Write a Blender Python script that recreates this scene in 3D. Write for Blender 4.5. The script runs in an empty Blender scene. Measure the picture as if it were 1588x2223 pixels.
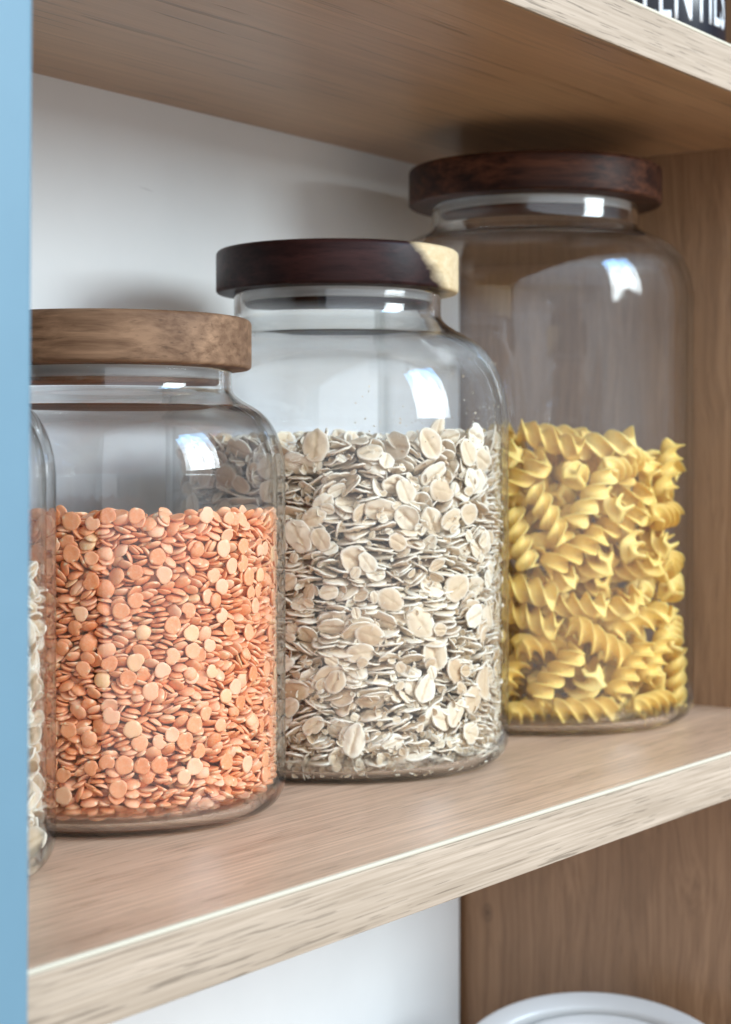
import bpy, bmesh, math, random
import numpy as np
from mathutils import Vector, Matrix, Quaternion, Euler

# ------------------------------------------------------------------ camera, world, window light
S = 0.00945                      # one building unit in metres
sc = bpy.context.scene
COL = sc.collection
HEAD = math.radians(35.05)
FW = Vector((math.cos(HEAD), math.sin(HEAD), 0)); RT = Vector((math.sin(HEAD), -math.cos(HEAD), 0))
cam_d = bpy.data.cameras.new('camera'); cam = bpy.data.objects.new('camera', cam_d); COL.objects.link(cam)
cam.location = (0, 0, 0); cam.rotation_euler = (math.radians(90), 0, HEAD - math.radians(90))
cam_d.sensor_fit = 'VERTICAL'; cam_d.sensor_height = 36; cam_d.sensor_width = 36
cam_d.lens = 36 * 4000 / 2223; cam_d.shift_y = -106.5 / 2223
cam_d.clip_start = 0.01; cam_d.clip_end = 50
cam_d.dof.use_dof = True; cam_d.dof.focus_distance = 60.5 * S; cam_d.dof.aperture_fstop = 17
sc.camera = cam

w = bpy.data.worlds.new('World'); sc.world = w; w.use_nodes = True
nt = w.node_tree; bg = nt.nodes['Background']
tc = nt.nodes.new('ShaderNodeTexCoord'); sx = nt.nodes.new('ShaderNodeSeparateXYZ'); nt.links.new(tc.outputs['Generated'], sx.inputs[0])
rm = nt.nodes.new('ShaderNodeValToRGB')
for p_, c_ in ((.30, (.30, .25, .21)), (.50, (.41, .44, .475)), (.62, (.57, .64, .72)), (.95, (.88, 1.0, 1.12))):
    e = rm.color_ramp.elements.new(p_); e.color = (*c_, 1)
rm.color_ramp.elements.remove(rm.color_ramp.elements[0]); rm.color_ramp.elements.remove(rm.color_ramp.elements[-1])
mp = nt.nodes.new('ShaderNodeMapRange'); mp.inputs[1].default_value = -1; nt.links.new(sx.outputs[2], mp.inputs[0]); nt.links.new(mp.outputs[0], rm.inputs[0])
# the room is lighter towards its left side, where the camera stands
dt = nt.nodes.new('ShaderNodeVectorMath'); dt.operation = 'DOT_PRODUCT'; dt.inputs[1].default_value = (-.42, -.90, .12); nt.links.new(tc.outputs['Generated'], dt.inputs[0])
lobe = nt.nodes.new('ShaderNodeMapRange'); lobe.interpolation_type = 'SMOOTHSTEP'; lobe.inputs[1].default_value = .35; lobe.inputs[2].default_value = 1; lobe.inputs[3].default_value = .85; lobe.inputs[4].default_value = 3.0
nt.links.new(dt.outputs['Value'], lobe.inputs[0])
nt.links.new(rm.outputs[0], bg.inputs[0]); nt.links.new(lobe.outputs[0], bg.inputs[1])

def window_light(name, pos, target, wx, wy, watts, col):
    l = bpy.data.lights.new(name, 'AREA'); l.shape = 'RECTANGLE'; l.size = wx * S; l.size_y = wy * S; l.energy = watts; l.color = col
    o = bpy.data.objects.new(name, l); COL.objects.link(o); o.location = Vector(pos) * S
    d = Vector(target) - Vector(pos); d.z = 0
    o.rotation_euler = d.to_track_quat('-Z', 'Y').to_euler()
    l.use_nodes = True; t = l.node_tree; em = t.nodes.get('Emission') or t.nodes.new('ShaderNodeEmission')
    g = t.nodes.new('ShaderNodeNewGeometry'); s = t.nodes.new('ShaderNodeSeparateXYZ'); t.links.new(g.outputs['Parametric'], s.inputs[0])
    r = t.nodes.new('ShaderNodeValToRGB'); r.color_ramp.elements[0].position = .40; r.color_ramp.elements[0].color = (1, .98, .95, 1)
    r.color_ramp.elements[1].position = .8; r.color_ramp.elements[1].color = (.34, .62, 1, 1); t.links.new(s.outputs[1], r.inputs[0])
    # glazing bars: dark lines between the panes
    m1 = t.nodes.new('ShaderNodeMath'); m1.operation = 'PINGPONG'; m1.inputs[1].default_value = .25; t.links.new(s.outputs[0], m1.inputs[0])
    m2 = t.nodes.new('ShaderNodeMath'); m2.operation = 'GREATER_THAN'; m2.inputs[1].default_value = .02; t.links.new(m1.outputs[0], m2.inputs[0])
    m3 = t.nodes.new('ShaderNodeMath'); m3.operation = 'MULTIPLY_ADD'; m3.inputs[1].default_value = .75; m3.inputs[2].default_value = .25; t.links.new(m2.outputs[0], m3.inputs[0])
    # clouds and trees outside: uneven brightness over the panes
    cn = t.nodes.new('ShaderNodeTexNoise'); cn.inputs['Scale'].default_value = 3.5; cn.inputs['Detail'].default_value = 4; t.links.new(g.outputs['Parametric'], cn.inputs['Vector'])
    cr = t.nodes.new('ShaderNodeMapRange'); cr.inputs[1].default_value = .35; cr.inputs[2].default_value = .65; cr.inputs[3].default_value = .45; cr.inputs[4].default_value = 1.45; t.links.new(cn.outputs[0], cr.inputs[0])
    m4 = t.nodes.new('ShaderNodeMath'); m4.operation = 'MULTIPLY'; t.links.new(m3.outputs[0], m4.inputs[0]); t.links.new(cr.outputs[0], m4.inputs[1])
    t.links.new(r.outputs[0], em.inputs[0]); t.links.new(m4.outputs[0], em.inputs[1])
    return o
window_light('room_window', (106, -165, 99), (60, 43, 0), 88, 146, 84, (.81, .93, 1))

sc.view_settings.view_transform = 'Standard'; sc.view_settings.look = 'None'; sc.view_settings.exposure = 0; sc.view_settings.gamma = 1
sc.view_settings.use_curve_mapping = False
sc.render.engine = 'CYCLES'
cy = sc.cycles
cy.max_bounces = 24; cy.transmission_bounces = 20; cy.transparent_max_bounces = 16; cy.glossy_bounces = 8; cy.diffuse_bounces = 5
cy.caustics_reflective = True; cy.caustics_refractive = True; cy.blur_glossy = 0.6
cy.sample_clamp_indirect = 25; cy.sample_clamp_direct = 0
cy.use_denoising = True
try: cy.denoiser = 'OPENIMAGEDENOISE'
except Exception: pass

# ------------------------------------------------------------------ helpers
def tag(o, label=None, cat=None, group=None, kind=None):
    if label: o['label'] = label
    if cat: o['category'] = cat
    if group: o['group'] = group
    if kind: o['kind'] = kind
    return o
def empty(name, loc=(0, 0, 0), parent=None):
    o = bpy.data.objects.new(name, None); o.empty_display_size = .02; COL.objects.link(o); o.location = Vector(loc) * S
    if parent: o.parent = parent
    return o
def link(name, me, mat=None, parent=None, loc=None):
    o = bpy.data.objects.new(name, me); COL.objects.link(o)
    if mat: me.materials.clear(); me.materials.append(mat)
    if parent: o.parent = parent
    if loc is not None: o.location = Vector(loc) * S
    return o
def from_arrays(name, V, F, UV=None, smooth=True):
    """V in units; F list/array of quads (tri repeats last index)."""
    me = bpy.data.meshes.new(name)
    V = np.asarray(V, dtype=np.float64) * S
    F = np.asarray(F, dtype=np.int64)
    tri = F[:, 3] == F[:, 2]
    n = len(F); sizes = np.where(tri, 3, 4)
    starts = np.concatenate(([0], np.cumsum(sizes)[:-1]))
    keep = np.ones((n, 4), bool); keep[tri, 3] = False
    flat = F[keep]
    me.vertices.add(len(V)); me.vertices.foreach_set('co', V.astype(np.float32).ravel())
    me.loops.add(len(flat)); me.loops.foreach_set('vertex_index', flat.astype(np.int32))
    me.polygons.add(n); me.polygons.foreach_set('loop_start', starts.astype(np.int32))
    try: me.polygons.foreach_set('loop_total', sizes.astype(np.int32))
    except Exception: pass
    me.update(calc_edges=True)
    if UV is not None:
        u = me.uv_layers.new(name='UVMap'); UV = np.asarray(UV)
        u.data.foreach_set('uv', UV[flat].astype(np.float32).ravel())
    me.polygons.foreach_set('use_smooth', [smooth] * n)
    me.validate(); me.update()
    return me
def box(name, x0, x1, y0, y1, z0, z1, mat, parent=None, bev=0.0, seg=2):
    bm = bmesh.new()
    bmesh.ops.create_cube(bm, size=1, matrix=Matrix.Translation(((x0+x1)/2*S, (y0+y1)/2*S, (z0+z1)/2*S)) @ Matrix.Diagonal(((x1-x0)*S, (y1-y0)*S, (z1-z0)*S, 1)))
    if bev: bmesh.ops.bevel(bm, geom=list(bm.edges), offset=bev*S, segments=seg, profile=.5, affect='EDGES')
    me = bpy.data.meshes.new(name); bm.to_mesh(me); bm.free()
    return link(name, me, mat, parent)
def lathe(name, prof, n, mat, parent=None, loc=None, sharp=None, closed=False):
    """prof: list of (r,z) from axis (or anywhere) round; r==0 points become poles."""
    V = []; F = []; idx = []
    for r, z in prof:
        if r < 1e-6: idx.append([len(V)] * n); V.append((0, 0, z))
        else:
            idx.append(list(range(len(V), len(V) + n)))
            V += [(r*math.cos(2*math.pi*i/n), r*math.sin(2*math.pi*i/n), z) for i in range(n)]
    m = len(prof)
    for k in range(m if closed else m - 1):
        a = idx[k]; b = idx[(k+1) % m]
        if a[0] == a[1] and b[0] == b[1]: continue
        for i in range(n):
            j = (i+1) % n
            if a[0] == a[1]: F.append((a[0], b[j], b[i], b[i]))
            elif b[0] == b[1]: F.append((a[i], a[j], b[0], b[0]))
            else: F.append((a[i], a[j], b[j], b[i]))
    me = from_arrays(name, V, F)
    bm = bmesh.new(); bm.from_mesh(me); bmesh.ops.recalc_face_normals(bm, faces=bm.faces)
    if sharp:
        for e in bm.edges:
            if len(e.link_faces) == 2 and e.calc_face_angle(0) > math.radians(sharp): e.smooth = False
    bm.to_mesh(me); bm.free()
    return link(name, me, mat, parent, loc)
def arc(cx, cz, r, a0, a1, n):
    return [(cx + r*math.cos(math.radians(a0+(a1-a0)*i/n)), cz + r*math.sin(math.radians(a0+(a1-a0)*i/n))) for i in range(n+1)]

# ------------------------------------------------------------------ materials
def new_mat(name):
    m = bpy.data.materials.new(name); m.use_nodes = True; t = m.node_tree
    b = t.nodes['Principled BSDF']; return m, t, b
def N(t, typ, **kw):
    n = t.nodes.new(typ)
    for k, v in kw.items():
        if isinstance(k, str) and k.startswith('i_'):
            key = k[2:]; key = int(key) if key.isdigit() else key
            n.inputs[key].default_value = v
        else: setattr(n, k, v)
    return n
def ramp(t, src, stops):
    r = t.nodes.new('ShaderNodeValToRGB'); els = r.color_ramp.elements
    while len(els) < len(stops): els.new(.5)
    for e, (p, c) in zip(els, stops):
        e.position = p; e.color = (c, c, c, 1) if not isinstance(c, tuple) else (*c, 1)
    t.links.new(src, r.inputs[0]); return r.outputs[0]
def mix(t, fac, a, b, mode='MIX'):
    m = t.nodes.new('ShaderNodeMix'); m.data_type = 'RGBA'; m.blend_type = mode
    for s, v in ((0, fac), (6, a), (7, b)):
        if hasattr(v, 'is_output'): t.links.new(v, m.inputs[s])
        else: m.inputs[s].default_value = v if not isinstance(v, tuple) or len(v) == 4 else (*v, 1)
    return m.outputs[2]
def noise(t, vec, scale, detail=3, rough=.55, dist=0.0):
    n = N(t, 'ShaderNodeTexNoise'); n.inputs['Scale'].default_value = scale; n.inputs['Detail'].default_value = detail
    n.inputs['Roughness'].default_value = rough; n.inputs['Distortion'].default_value = dist
    t.links.new(vec, n.inputs['Vector']); return n.outputs[0]
def mapping(t, scale, rot=(0, 0, 0), loc=(0, 0, 0), src='Object'):
    c = N(t, 'ShaderNodeTexCoord'); m = N(t, 'ShaderNodeMapping'); m.inputs['Scale'].default_value = scale
    m.inputs['Rotation'].default_value = rot; m.inputs['Location'].default_value = loc
    t.links.new(c.outputs[src], m.inputs[0]); return m.outputs[0]
def bump(t, b, h, strength, dist):
    n = N(t, 'ShaderNodeBump'); n.inputs['Strength'].default_value = strength; n.inputs['Distance'].default_value = dist
    t.links.new(h, n.inputs['Height']); t.links.new(n.outputs[0], b.inputs['Normal'])

def oak(name, axis, light, dark, pore, pore_amt=.5, rough=.42, along=1.0, loc=(0, 0, 0), pore_w=900, pore_l=55, figure=0.0, wave=0.0, fine_w=420, cut=.60, knot=None):
    """pale oak laminate: fine streaks, broad bands and short dark pores all running along one axis (0 x, 2 z)"""
    m, t, b = new_mat(name)
    def sc3(l, c): return (l, c, c) if axis == 0 else (c, c, l)
    v1 = mapping(t, sc3(4*along, fine_w), loc=loc); v2 = mapping(t, sc3(1.6*along, 55), loc=loc); v3 = mapping(t, sc3(pore_l, pore_w), loc=loc)
    if wave:
        wv = mapping(t, sc3(9, 22), loc=loc); wn = N(t, 'ShaderNodeTexNoise'); wn.inputs['Scale'].default_value = 1; t.links.new(wv, wn.inputs['Vector'])
        def warp(v, k):
            vm = N(t, 'ShaderNodeVectorMath', operation='MULTIPLY_ADD'); vm.inputs[1].default_value = (k, k, 0) if axis == 2 else (0, k, k)
            t.links.new(wn.outputs[1], vm.inputs[0]); t.links.new(v, vm.inputs[2]); return vm.outputs[0]
        v1 = warp(v1, wave*420/55); v2 = warp(v2, wave)
    fine = noise(t, v1, 1, 4, .6); broad = noise(t, v2, 1, 3, .5, .4 + figure)
    po = noise(t, v3, 1, 2, .5)
    c = mix(t, ramp(t, fine, [(.34, 0.0), (.66, 1.0)]), dark, light)
    c = mix(t, ramp(t, broad, [(.35, .55), (.65, 0.0)]), c, tuple(x*.86 for x in dark))
    bandmask = ramp(t, broad, [(.3, 1.0), (.62, .35)])
    pm = ramp(t, po, [(cut, 0.0), (cut + .05, 1.0)])
    mu = N(t, 'ShaderNodeMath', operation='MULTIPLY'); t.links.new(pm, mu.inputs[0]); t.links.new(bandmask, mu.inputs[1])
    mu2 = N(t, 'ShaderNodeMath', operation='MULTIPLY'); t.links.new(mu.outputs[0], mu2.inputs[0]); mu2.inputs[1].default_value = pore_amt
    c = mix(t, mu2.outputs[0], c, pore)
    if knot:
        co = N(t, 'ShaderNodeTexCoord'); kd = N(t, 'ShaderNodeVectorMath', operation='SUBTRACT'); t.links.new(co.outputs['Object'], kd.inputs[0]); kd.inputs[1].default_value = knot
        ks = N(t, 'ShaderNodeVectorMath', operation='MULTIPLY'); t.links.new(kd.outputs[0], ks.inputs[0]); ks.inputs[1].default_value = (0, 190, 130)
        kl = N(t, 'ShaderNodeVectorMath', operation='LENGTH'); t.links.new(ks.outputs[0], kl.inputs[0])
        kn = N(t, 'ShaderNodeMath', operation='MULTIPLY_ADD'); t.links.new(broad, kn.inputs[0]); kn.inputs[1].default_value = .5; t.links.new(kl.outputs['Value'], kn.inputs[2])
        c = mix(t, ramp(t, kn.outputs[0], [(.35, .8), (.62, .25), (.80, .45), (1., 0.)]), c, tuple(x*.45 for x in dark))
    t.links.new(c, b.inputs['Base Color']); b.inputs['Roughness'].default_value = rough
    inv = N(t, 'ShaderNodeMath', operation='SUBTRACT'); inv.inputs[0].default_value = 1; t.links.new(mu2.outputs[0], inv.inputs[1])
    bump(t, b, inv.outputs[0], .35, .00025)
    return m

M_shelf_top = oak('oak_laminate_top', 0, (.73, .50, .345), (.48, .31, .205), (.26, .165, .105), .85, .38, 3.0, pore_w=1100, pore_l=45, fine_w=800, cut=.585)
M_edge = oak('oak_edge_band', 0, (.59, .455, .34), (.38, .28, .195), (.165, .12, .08), .9, .5, 4.0, pore_w=1350, pore_l=40, fine_w=1000, cut=.59)
M_under = oak('oak_laminate_under', 0, (.62, .375, .205), (.49, .285, .15), (.22, .118, .057), .85, .28, 1.2, pore_w=420, pore_l=14)
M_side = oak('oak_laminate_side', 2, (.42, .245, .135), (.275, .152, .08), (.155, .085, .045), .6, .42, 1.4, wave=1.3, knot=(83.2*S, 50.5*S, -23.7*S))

m, t, b = new_mat('white_melamine'); M_white = m
v = mapping(t, (30, 30, 30)); n1 = noise(t, v, 1, 3)
c = mix(t, ramp(t, n1, [(.3, 0.), (.7, 1.)]), (.83, .85, .855), (.86, .88, .885))
# one thin grey scuff high on the panel
co = N(t, 'ShaderNodeTexCoord'); kd = N(t, 'ShaderNodeVectorMath', operation='SUBTRACT'); t.links.new(co.outputs['Object'], kd.inputs[0]); kd.inputs[1].default_value = (58.1*S, 52*S, 11.5*S)
kr = N(t, 'ShaderNodeVectorRotate', rotation_type='Y_AXIS'); kr.inputs['Angle'].default_value = -.12; t.links.new(kd.outputs[0], kr.inputs[0])
ks = N(t, 'ShaderNodeVectorMath', operation='MULTIPLY'); t.links.new(kr.outputs[0], ks.inputs[0]); ks.inputs[1].default_value = (1/(.55*S), 0, 1/(.05*S))
kl = N(t, 'ShaderNodeVectorMath', operation='LENGTH'); t.links.new(ks.outputs[0], kl.inputs[0])
c = mix(t, ramp(t, kl.outputs['Value'], [(.3, .22), (1., 0.)]), c, (.2, .2, .22))
t.links.new(c, b.inputs['Base Color']); b.inputs['Roughness'].default_value = .35
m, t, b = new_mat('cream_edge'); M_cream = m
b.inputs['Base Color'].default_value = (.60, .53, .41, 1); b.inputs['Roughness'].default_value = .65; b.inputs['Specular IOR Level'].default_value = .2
m, t, b = new_mat('blue_paint'); M_blue = m
v = mapping(t, (60, 60, 60)); n1 = noise(t, v, 1, 4)
t.links.new(mix(t, n1, (.125, .225, .285), (.14, .25, .315)), b.inputs['Base Color']); b.inputs['Roughness'].default_value = .45
bump(t, b, noise(t, mapping(t, (900, 900, 900)), 1, 2), .08, .0003)

m, t, b = new_mat('clear_glass'); M_glass = m
lw = N(t, 'ShaderNodeLayerWeight'); lw.inputs['Blend'].default_value = .5
pw = N(t, 'ShaderNodeMath', operation='POWER'); t.links.new(lw.outputs['Facing'], pw.inputs[0]); pw.inputs[1].default_value = 5
fr = N(t, 'ShaderNodeMath', operation='MULTIPLY_ADD'); t.links.new(pw.outputs[0], fr.inputs[0]); fr.inputs[1].default_value = .95; fr.inputs[2].default_value = .04
tr = N(t, 'ShaderNodeBsdfTransparent'); gl = N(t, 'ShaderNodeBsdfGlossy'); gl.inputs['Roughness'].default_value = .01
wb = N(t, 'ShaderNodeBump'); wb.inputs['Strength'].default_value = .35; wb.inputs['Distance'].default_value = .0006; t.links.new(noise(t, mapping(t, (55, 55, 26)), 1, 2), wb.inputs['Height']); t.links.new(wb.outputs[0], gl.inputs['Normal'])
t.links.new(ramp(t, lw.outputs['Facing'], [(.6, (1., 1., 1.)), (1., (.80, .82, .81))]), tr.inputs[0])
ms = N(t, 'ShaderNodeMixShader'); t.links.new(fr.outputs[0], ms.inputs[0]); t.links.new(tr.outputs[0], ms.inputs[1]); t.links.new(gl.outputs[0], ms.inputs[2])
gg = N(t, 'ShaderNodeBsdfGlass'); gg.inputs['Color'].default_value = (.995, .998, .996, 1); gg.inputs['Roughness'].default_value = 0; gg.inputs['IOR'].default_value = 1.47
at = N(t, 'ShaderNodeAttribute'); at.attribute_name = 'solid'
m2 = N(t, 'ShaderNodeMixShader'); t.links.new(at.outputs['Fac'], m2.inputs[0]); t.links.new(ms.outputs[0], m2.inputs[1]); t.links.new(gg.outputs[0], m2.inputs[2])
t.links.new(m2.outputs[0], t.nodes['Material Output'].inputs[0])

def walnut(name, light, dark, line, sap=None, rough=.5, seed=0.0, spec=.14):
    m, t, b = new_mat(name)
    v1 = mapping(t, (16, 230, 330), loc=(seed, seed, seed)); v2 = mapping(t, (9, 34, 75), loc=(seed, seed*2, seed)); v3 = mapping(t, (60, 420, 900), loc=(seed, 0, 0))
    f = noise(t, v1, 1, 5, .65, .3); br = noise(t, v2, 1, 3, .5, .8); sp = noise(t, v3, 1, 2)
    c = mix(t, ramp(t, f, [(.36, 0.), (.64, 1.)]), dark, light)
    c = mix(t, ramp(t, br, [(.38, .6), (.62, 0.)]), c, line)
    c = mix(t, ramp(t, sp, [(.60, 0.), (.72, .55)]), c, tuple(x*.45 for x in dark))
    if sap:
        co = N(t, 'ShaderNodeTexCoord'); s = N(t, 'ShaderNodeSeparateXYZ'); t.links.new(co.outputs['Object'], s.inputs[0])
        nn = noise(t, mapping(t, (90, 90, 160)), 1, 4)
        k, z, off = sap
        a1 = N(t, 'ShaderNodeMath', operation='MULTIPLY_ADD'); t.links.new(s.outputs[2], a1.inputs[0]); a1.inputs[1].default_value = z; t.links.new(s.outputs[0], a1.inputs[2])
        a2 = N(t, 'ShaderNodeMath', operation='MULTIPLY_ADD'); t.links.new(nn, a2.inputs[0]); a2.inputs[1].default_value = .007; t.links.new(a1.outputs[0], a2.inputs[2])
        a3 = N(t, 'ShaderNodeMapRange'); a3.inputs[1].default_value = off; a3.inputs[2].default_value = off + .0055; t.links.new(a2.outputs[0], a3.inputs[0])
        sapc = mix(t, ramp(t, f, [(.3, 0.), (.7, 1.)]), (.60, .43, .23), (.74, .58, .36))
        c = mix(t, a3.outputs[0], c, sapc)
    t.links.new(c, b.inputs['Base Color']); b.inputs['Roughness'].default_value = rough; b.inputs['Specular IOR Level'].default_value = spec
    bump(t, b, f, .25, .0004)
    return m
M_lid_brown = walnut('walnut_mid', (.345, .20, .115), (.155, .082, .045), (.11, .056, .031), rough=.6, seed=.3)
M_lid_dark = walnut('walnut_dark', (.055, .021, .018), (.018, .007, .007), (.010, .004, .004), sap=(1, .72, .0405), rough=.42, seed=.7)
M_lid_dark2 = walnut('walnut_dark_red', (.115, .042, .022), (.026, .010, .007), (.009, .003, .003), rough=.45, seed=1.9)
m, t, b = new_mat('silicone_seal'); M_seal = m
b.inputs['Base Color'].default_value = (.62, .60, .58, 1); b.inputs['Roughness'].default_value = .35; b.inputs['Transmission Weight'].default_value = .35

def rnd(t):
    oi = N(t, 'ShaderNodeObjectInfo'); g = N(t, 'ShaderNodeNewGeometry')
    a = N(t, 'ShaderNodeMath', operation='ADD'); t.links.new(oi.outputs['Random'], a.inputs[0]); t.links.new(g.outputs['Random Per Island'], a.inputs[1])
    f = N(t, 'ShaderNodeMath', operation='FRACT'); t.links.new(a.outputs[0], f.inputs[0]); return f.outputs[0]
m, t, b = new_mat('red_lentil'); M_lentil = m
r = rnd(t)
c = ramp(t, r, [(0, (.74, .22, .06)), (.3, (.83, .30, .11)), (.65, (.88, .38, .18)), (.9, (.90, .47, .27)), (1, (.82, .48, .22))])
v = mapping(t, (1500, 1500, 1500)); n1 = noise(t, v, 1, 3)
c = mix(t, ramp(t, n1, [(.35, 0.), (.7, .35)]), c, (.85, .55, .36))
uvn = N(t, 'ShaderNodeUVMap'); gd = N(t, 'ShaderNodeVectorMath', operation='DISTANCE'); t.links.new(uvn.outputs[0], gd.inputs[0]); gd.inputs[1].default_value = (.94, .5, 0)
c = mix(t, ramp(t, gd.outputs['Value'], [(.04, .8), (.14, 0.)]), c, (.86, .66, .42))
t.links.new(c, b.inputs['Base Color']); b.inputs['Roughness'].default_value = .55
b.inputs['Subsurface Weight'].default_value = .25; b.inputs['Subsurface Radius'].default_value = (.0012, .0005, .0002); b.inputs['Subsurface Scale'].default_value = 1
bump(t, b, n1, .15, .0002)

m, t, b = new_mat('oat_flake'); M_oat = m
r = rnd(t)
c = ramp(t, r, [(0, (.60, .41, .235)), (.3, (.74, .575, .38)), (.7, (.81, .67, .48)), (1, (.86, .76, .59))])
uvn = N(t, 'ShaderNodeUVMap'); su = N(t, 'ShaderNodeSeparateXYZ'); t.links.new(uvn.outputs[0], su.inputs[0])
nz = noise(t, mapping(t, (7, 7, 7), src='UV'), 1, 4)
cr = N(t, 'ShaderNodeMath', operation='MULTIPLY_ADD'); t.links.new(nz, cr.inputs[0]); cr.inputs[1].default_value = .16; t.links.new(su.outputs[1], cr.inputs[2])
d1 = N(t, 'ShaderNodeMath', operation='SUBTRACT'); t.links.new(cr.outputs[0], d1.inputs[0]); d1.inputs[1].default_value = .58
d2 = N(t, 'ShaderNodeMath', operation='ABSOLUTE'); t.links.new(d1.outputs[0], d2.inputs[0])
crm = ramp(t, d2.outputs[0], [(.0, .85), (.03, .5), (.10, 0.)])
c = mix(t, crm, c, (.56, .40, .23))
st = noise(t, mapping(t, (9, 60, 9), src='UV'), 1, 3)
c = mix(t, ramp(t, st, [(.52, 0.), (.75, .5)]), c, (.55, .40, .24))
gd = N(t, 'ShaderNodeVectorMath', operation='DISTANCE'); t.links.new(uvn.outputs[0], gd.inputs[0]); gd.inputs[1].default_value = (.5, .5, 0)
c = mix(t, ramp(t, gd.outputs['Value'], [(.36, 0.), (.5, .6)]), c, (.86, .80, .68))
t.links.new(c, b.inputs['Base Color']); b.inputs['Roughness'].default_value = .75
b.inputs['Subsurface Weight'].default_value = .15; b.inputs['Subsurface Radius'].default_value = (.0008, .0006, .0004); b.inputs['Subsurface Scale'].default_value = 1
hh = mix(t, crm, st, (0., 0., 0.)); bump(t, b, hh, .5, .0004)

m, t, b = new_mat('dry_pasta'); M_pasta = m
r = rnd(t)
c = ramp(t, r, [(0, (.76, .49, .095)), (.5, (.83, .575, .145)), (1, (.87, .65, .21))])
n1 = noise(t, mapping(t, (700, 700, 700)), 1, 3)
c = mix(t, ramp(t, n1, [(.4, 0.), (.75, .3)]), c, (.88, .72, .3))
t.links.new(c, b.inputs['Base Color']); b.inputs['Roughness'].default_value = .62; bump(t, b, n1, .2, .0003)
b.inputs['Subsurface Weight'].default_value = .3; b.inputs['Subsurface Radius'].default_value = (.0016, .001, .0003); b.inputs['Subsurface Scale'].default_value = 1

m, t, b = new_mat('glazed_ceramic'); M_ceramic = m
b.inputs['Base Color'].default_value = (.56, .55, .535, 1); b.inputs['Roughness'].default_value = .2
m, t, b = new_mat('black_label'); M_black = m
b.inputs['Base Color'].default_value = (.012, .014, .022, 1); b.inputs['Roughness'].default_value = .22
m, t, b = new_mat('label_print'); M_print = m
b.inputs['Base Color'].default_value = (.78, .80, .82, 1); b.inputs['Roughness'].default_value = .35
m, t, b = new_mat('tin_plate'); M_tin = m
b.inputs['Base Color'].default_value = (.62, .62, .63, 1); b.inputs['Metallic'].default_value = 1; b.inputs['Roughness'].default_value = .25
m, t, b = new_mat('groove_shadow_gap'); M_groove = m
b.inputs['Base Color'].default_value = (.03, .025, .02, 1); b.inputs['Roughness'].default_value = .8

# ------------------------------------------------------------------ cupboard
Z0 = -11.85           # top of the lower shelf
ZU = 15.25            # underside of the upper shelf
YF, YB, XR = 31.1, 52.0, 83.2
XL = 14.0
cup = empty('cupboard', (50, 42, Z0 - 26)); tag(cup, 'open pale oak cupboard with white back panel, blue door and oak shelves holding the jars', 'cupboard')
def cp(o):
    o.parent = cup; o.matrix_parent_inverse = cup.matrix_basis.inverted(); return o
cp(box('back_panel', XL - 2, XR - .42, YB, YB + .7, -40, 40, M_white))
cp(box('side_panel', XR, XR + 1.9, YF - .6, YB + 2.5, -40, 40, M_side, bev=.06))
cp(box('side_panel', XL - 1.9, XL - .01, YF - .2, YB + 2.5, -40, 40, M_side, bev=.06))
cp(box('back_groove', XR - .6, XR - .003, YB + .72, YB + 1.1, -40, 40, M_groove))
def shelf(z0, z1, mt, label):
    s = cp(box('shelf', XL, XR - .003, YF + .16, YB - .004, z0, z1, mt, bev=.02)); s['label'] = label
    e = box('edge_band', XL, XR - .003, YF, YF + .157, z0 - .004, z1 - .14, M_edge, bev=.035); e.parent = s
    k = box('cream_strip', XL, XR - .003, YF - .004, YF + .157, z1 - .136, z1 + .004, M_cream, bev=.05); k.parent = s  # thin cream strip along the top front edge of the board
    return s
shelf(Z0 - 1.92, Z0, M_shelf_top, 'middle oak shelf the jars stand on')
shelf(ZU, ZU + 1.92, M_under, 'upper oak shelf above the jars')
cp(box('shelf', XL, XR - .003, YF + .16, YB - .004, -39.5, -37.6, M_shelf_top, bev=.03))
# blue door leaf standing in front of the left end of the shelves
dr = empty('door', (28.92, 30.2, 0)); cp(dr); dr.rotation_euler = (0, math.radians(.33), 0); dr['label'] = 'pale blue painted door edge at the left'
d1 = box('door_panel', -14.0, 0, -1.0, .5, -40, 40, M_blue, bev=.16, seg=3); d1.parent = dr

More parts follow.
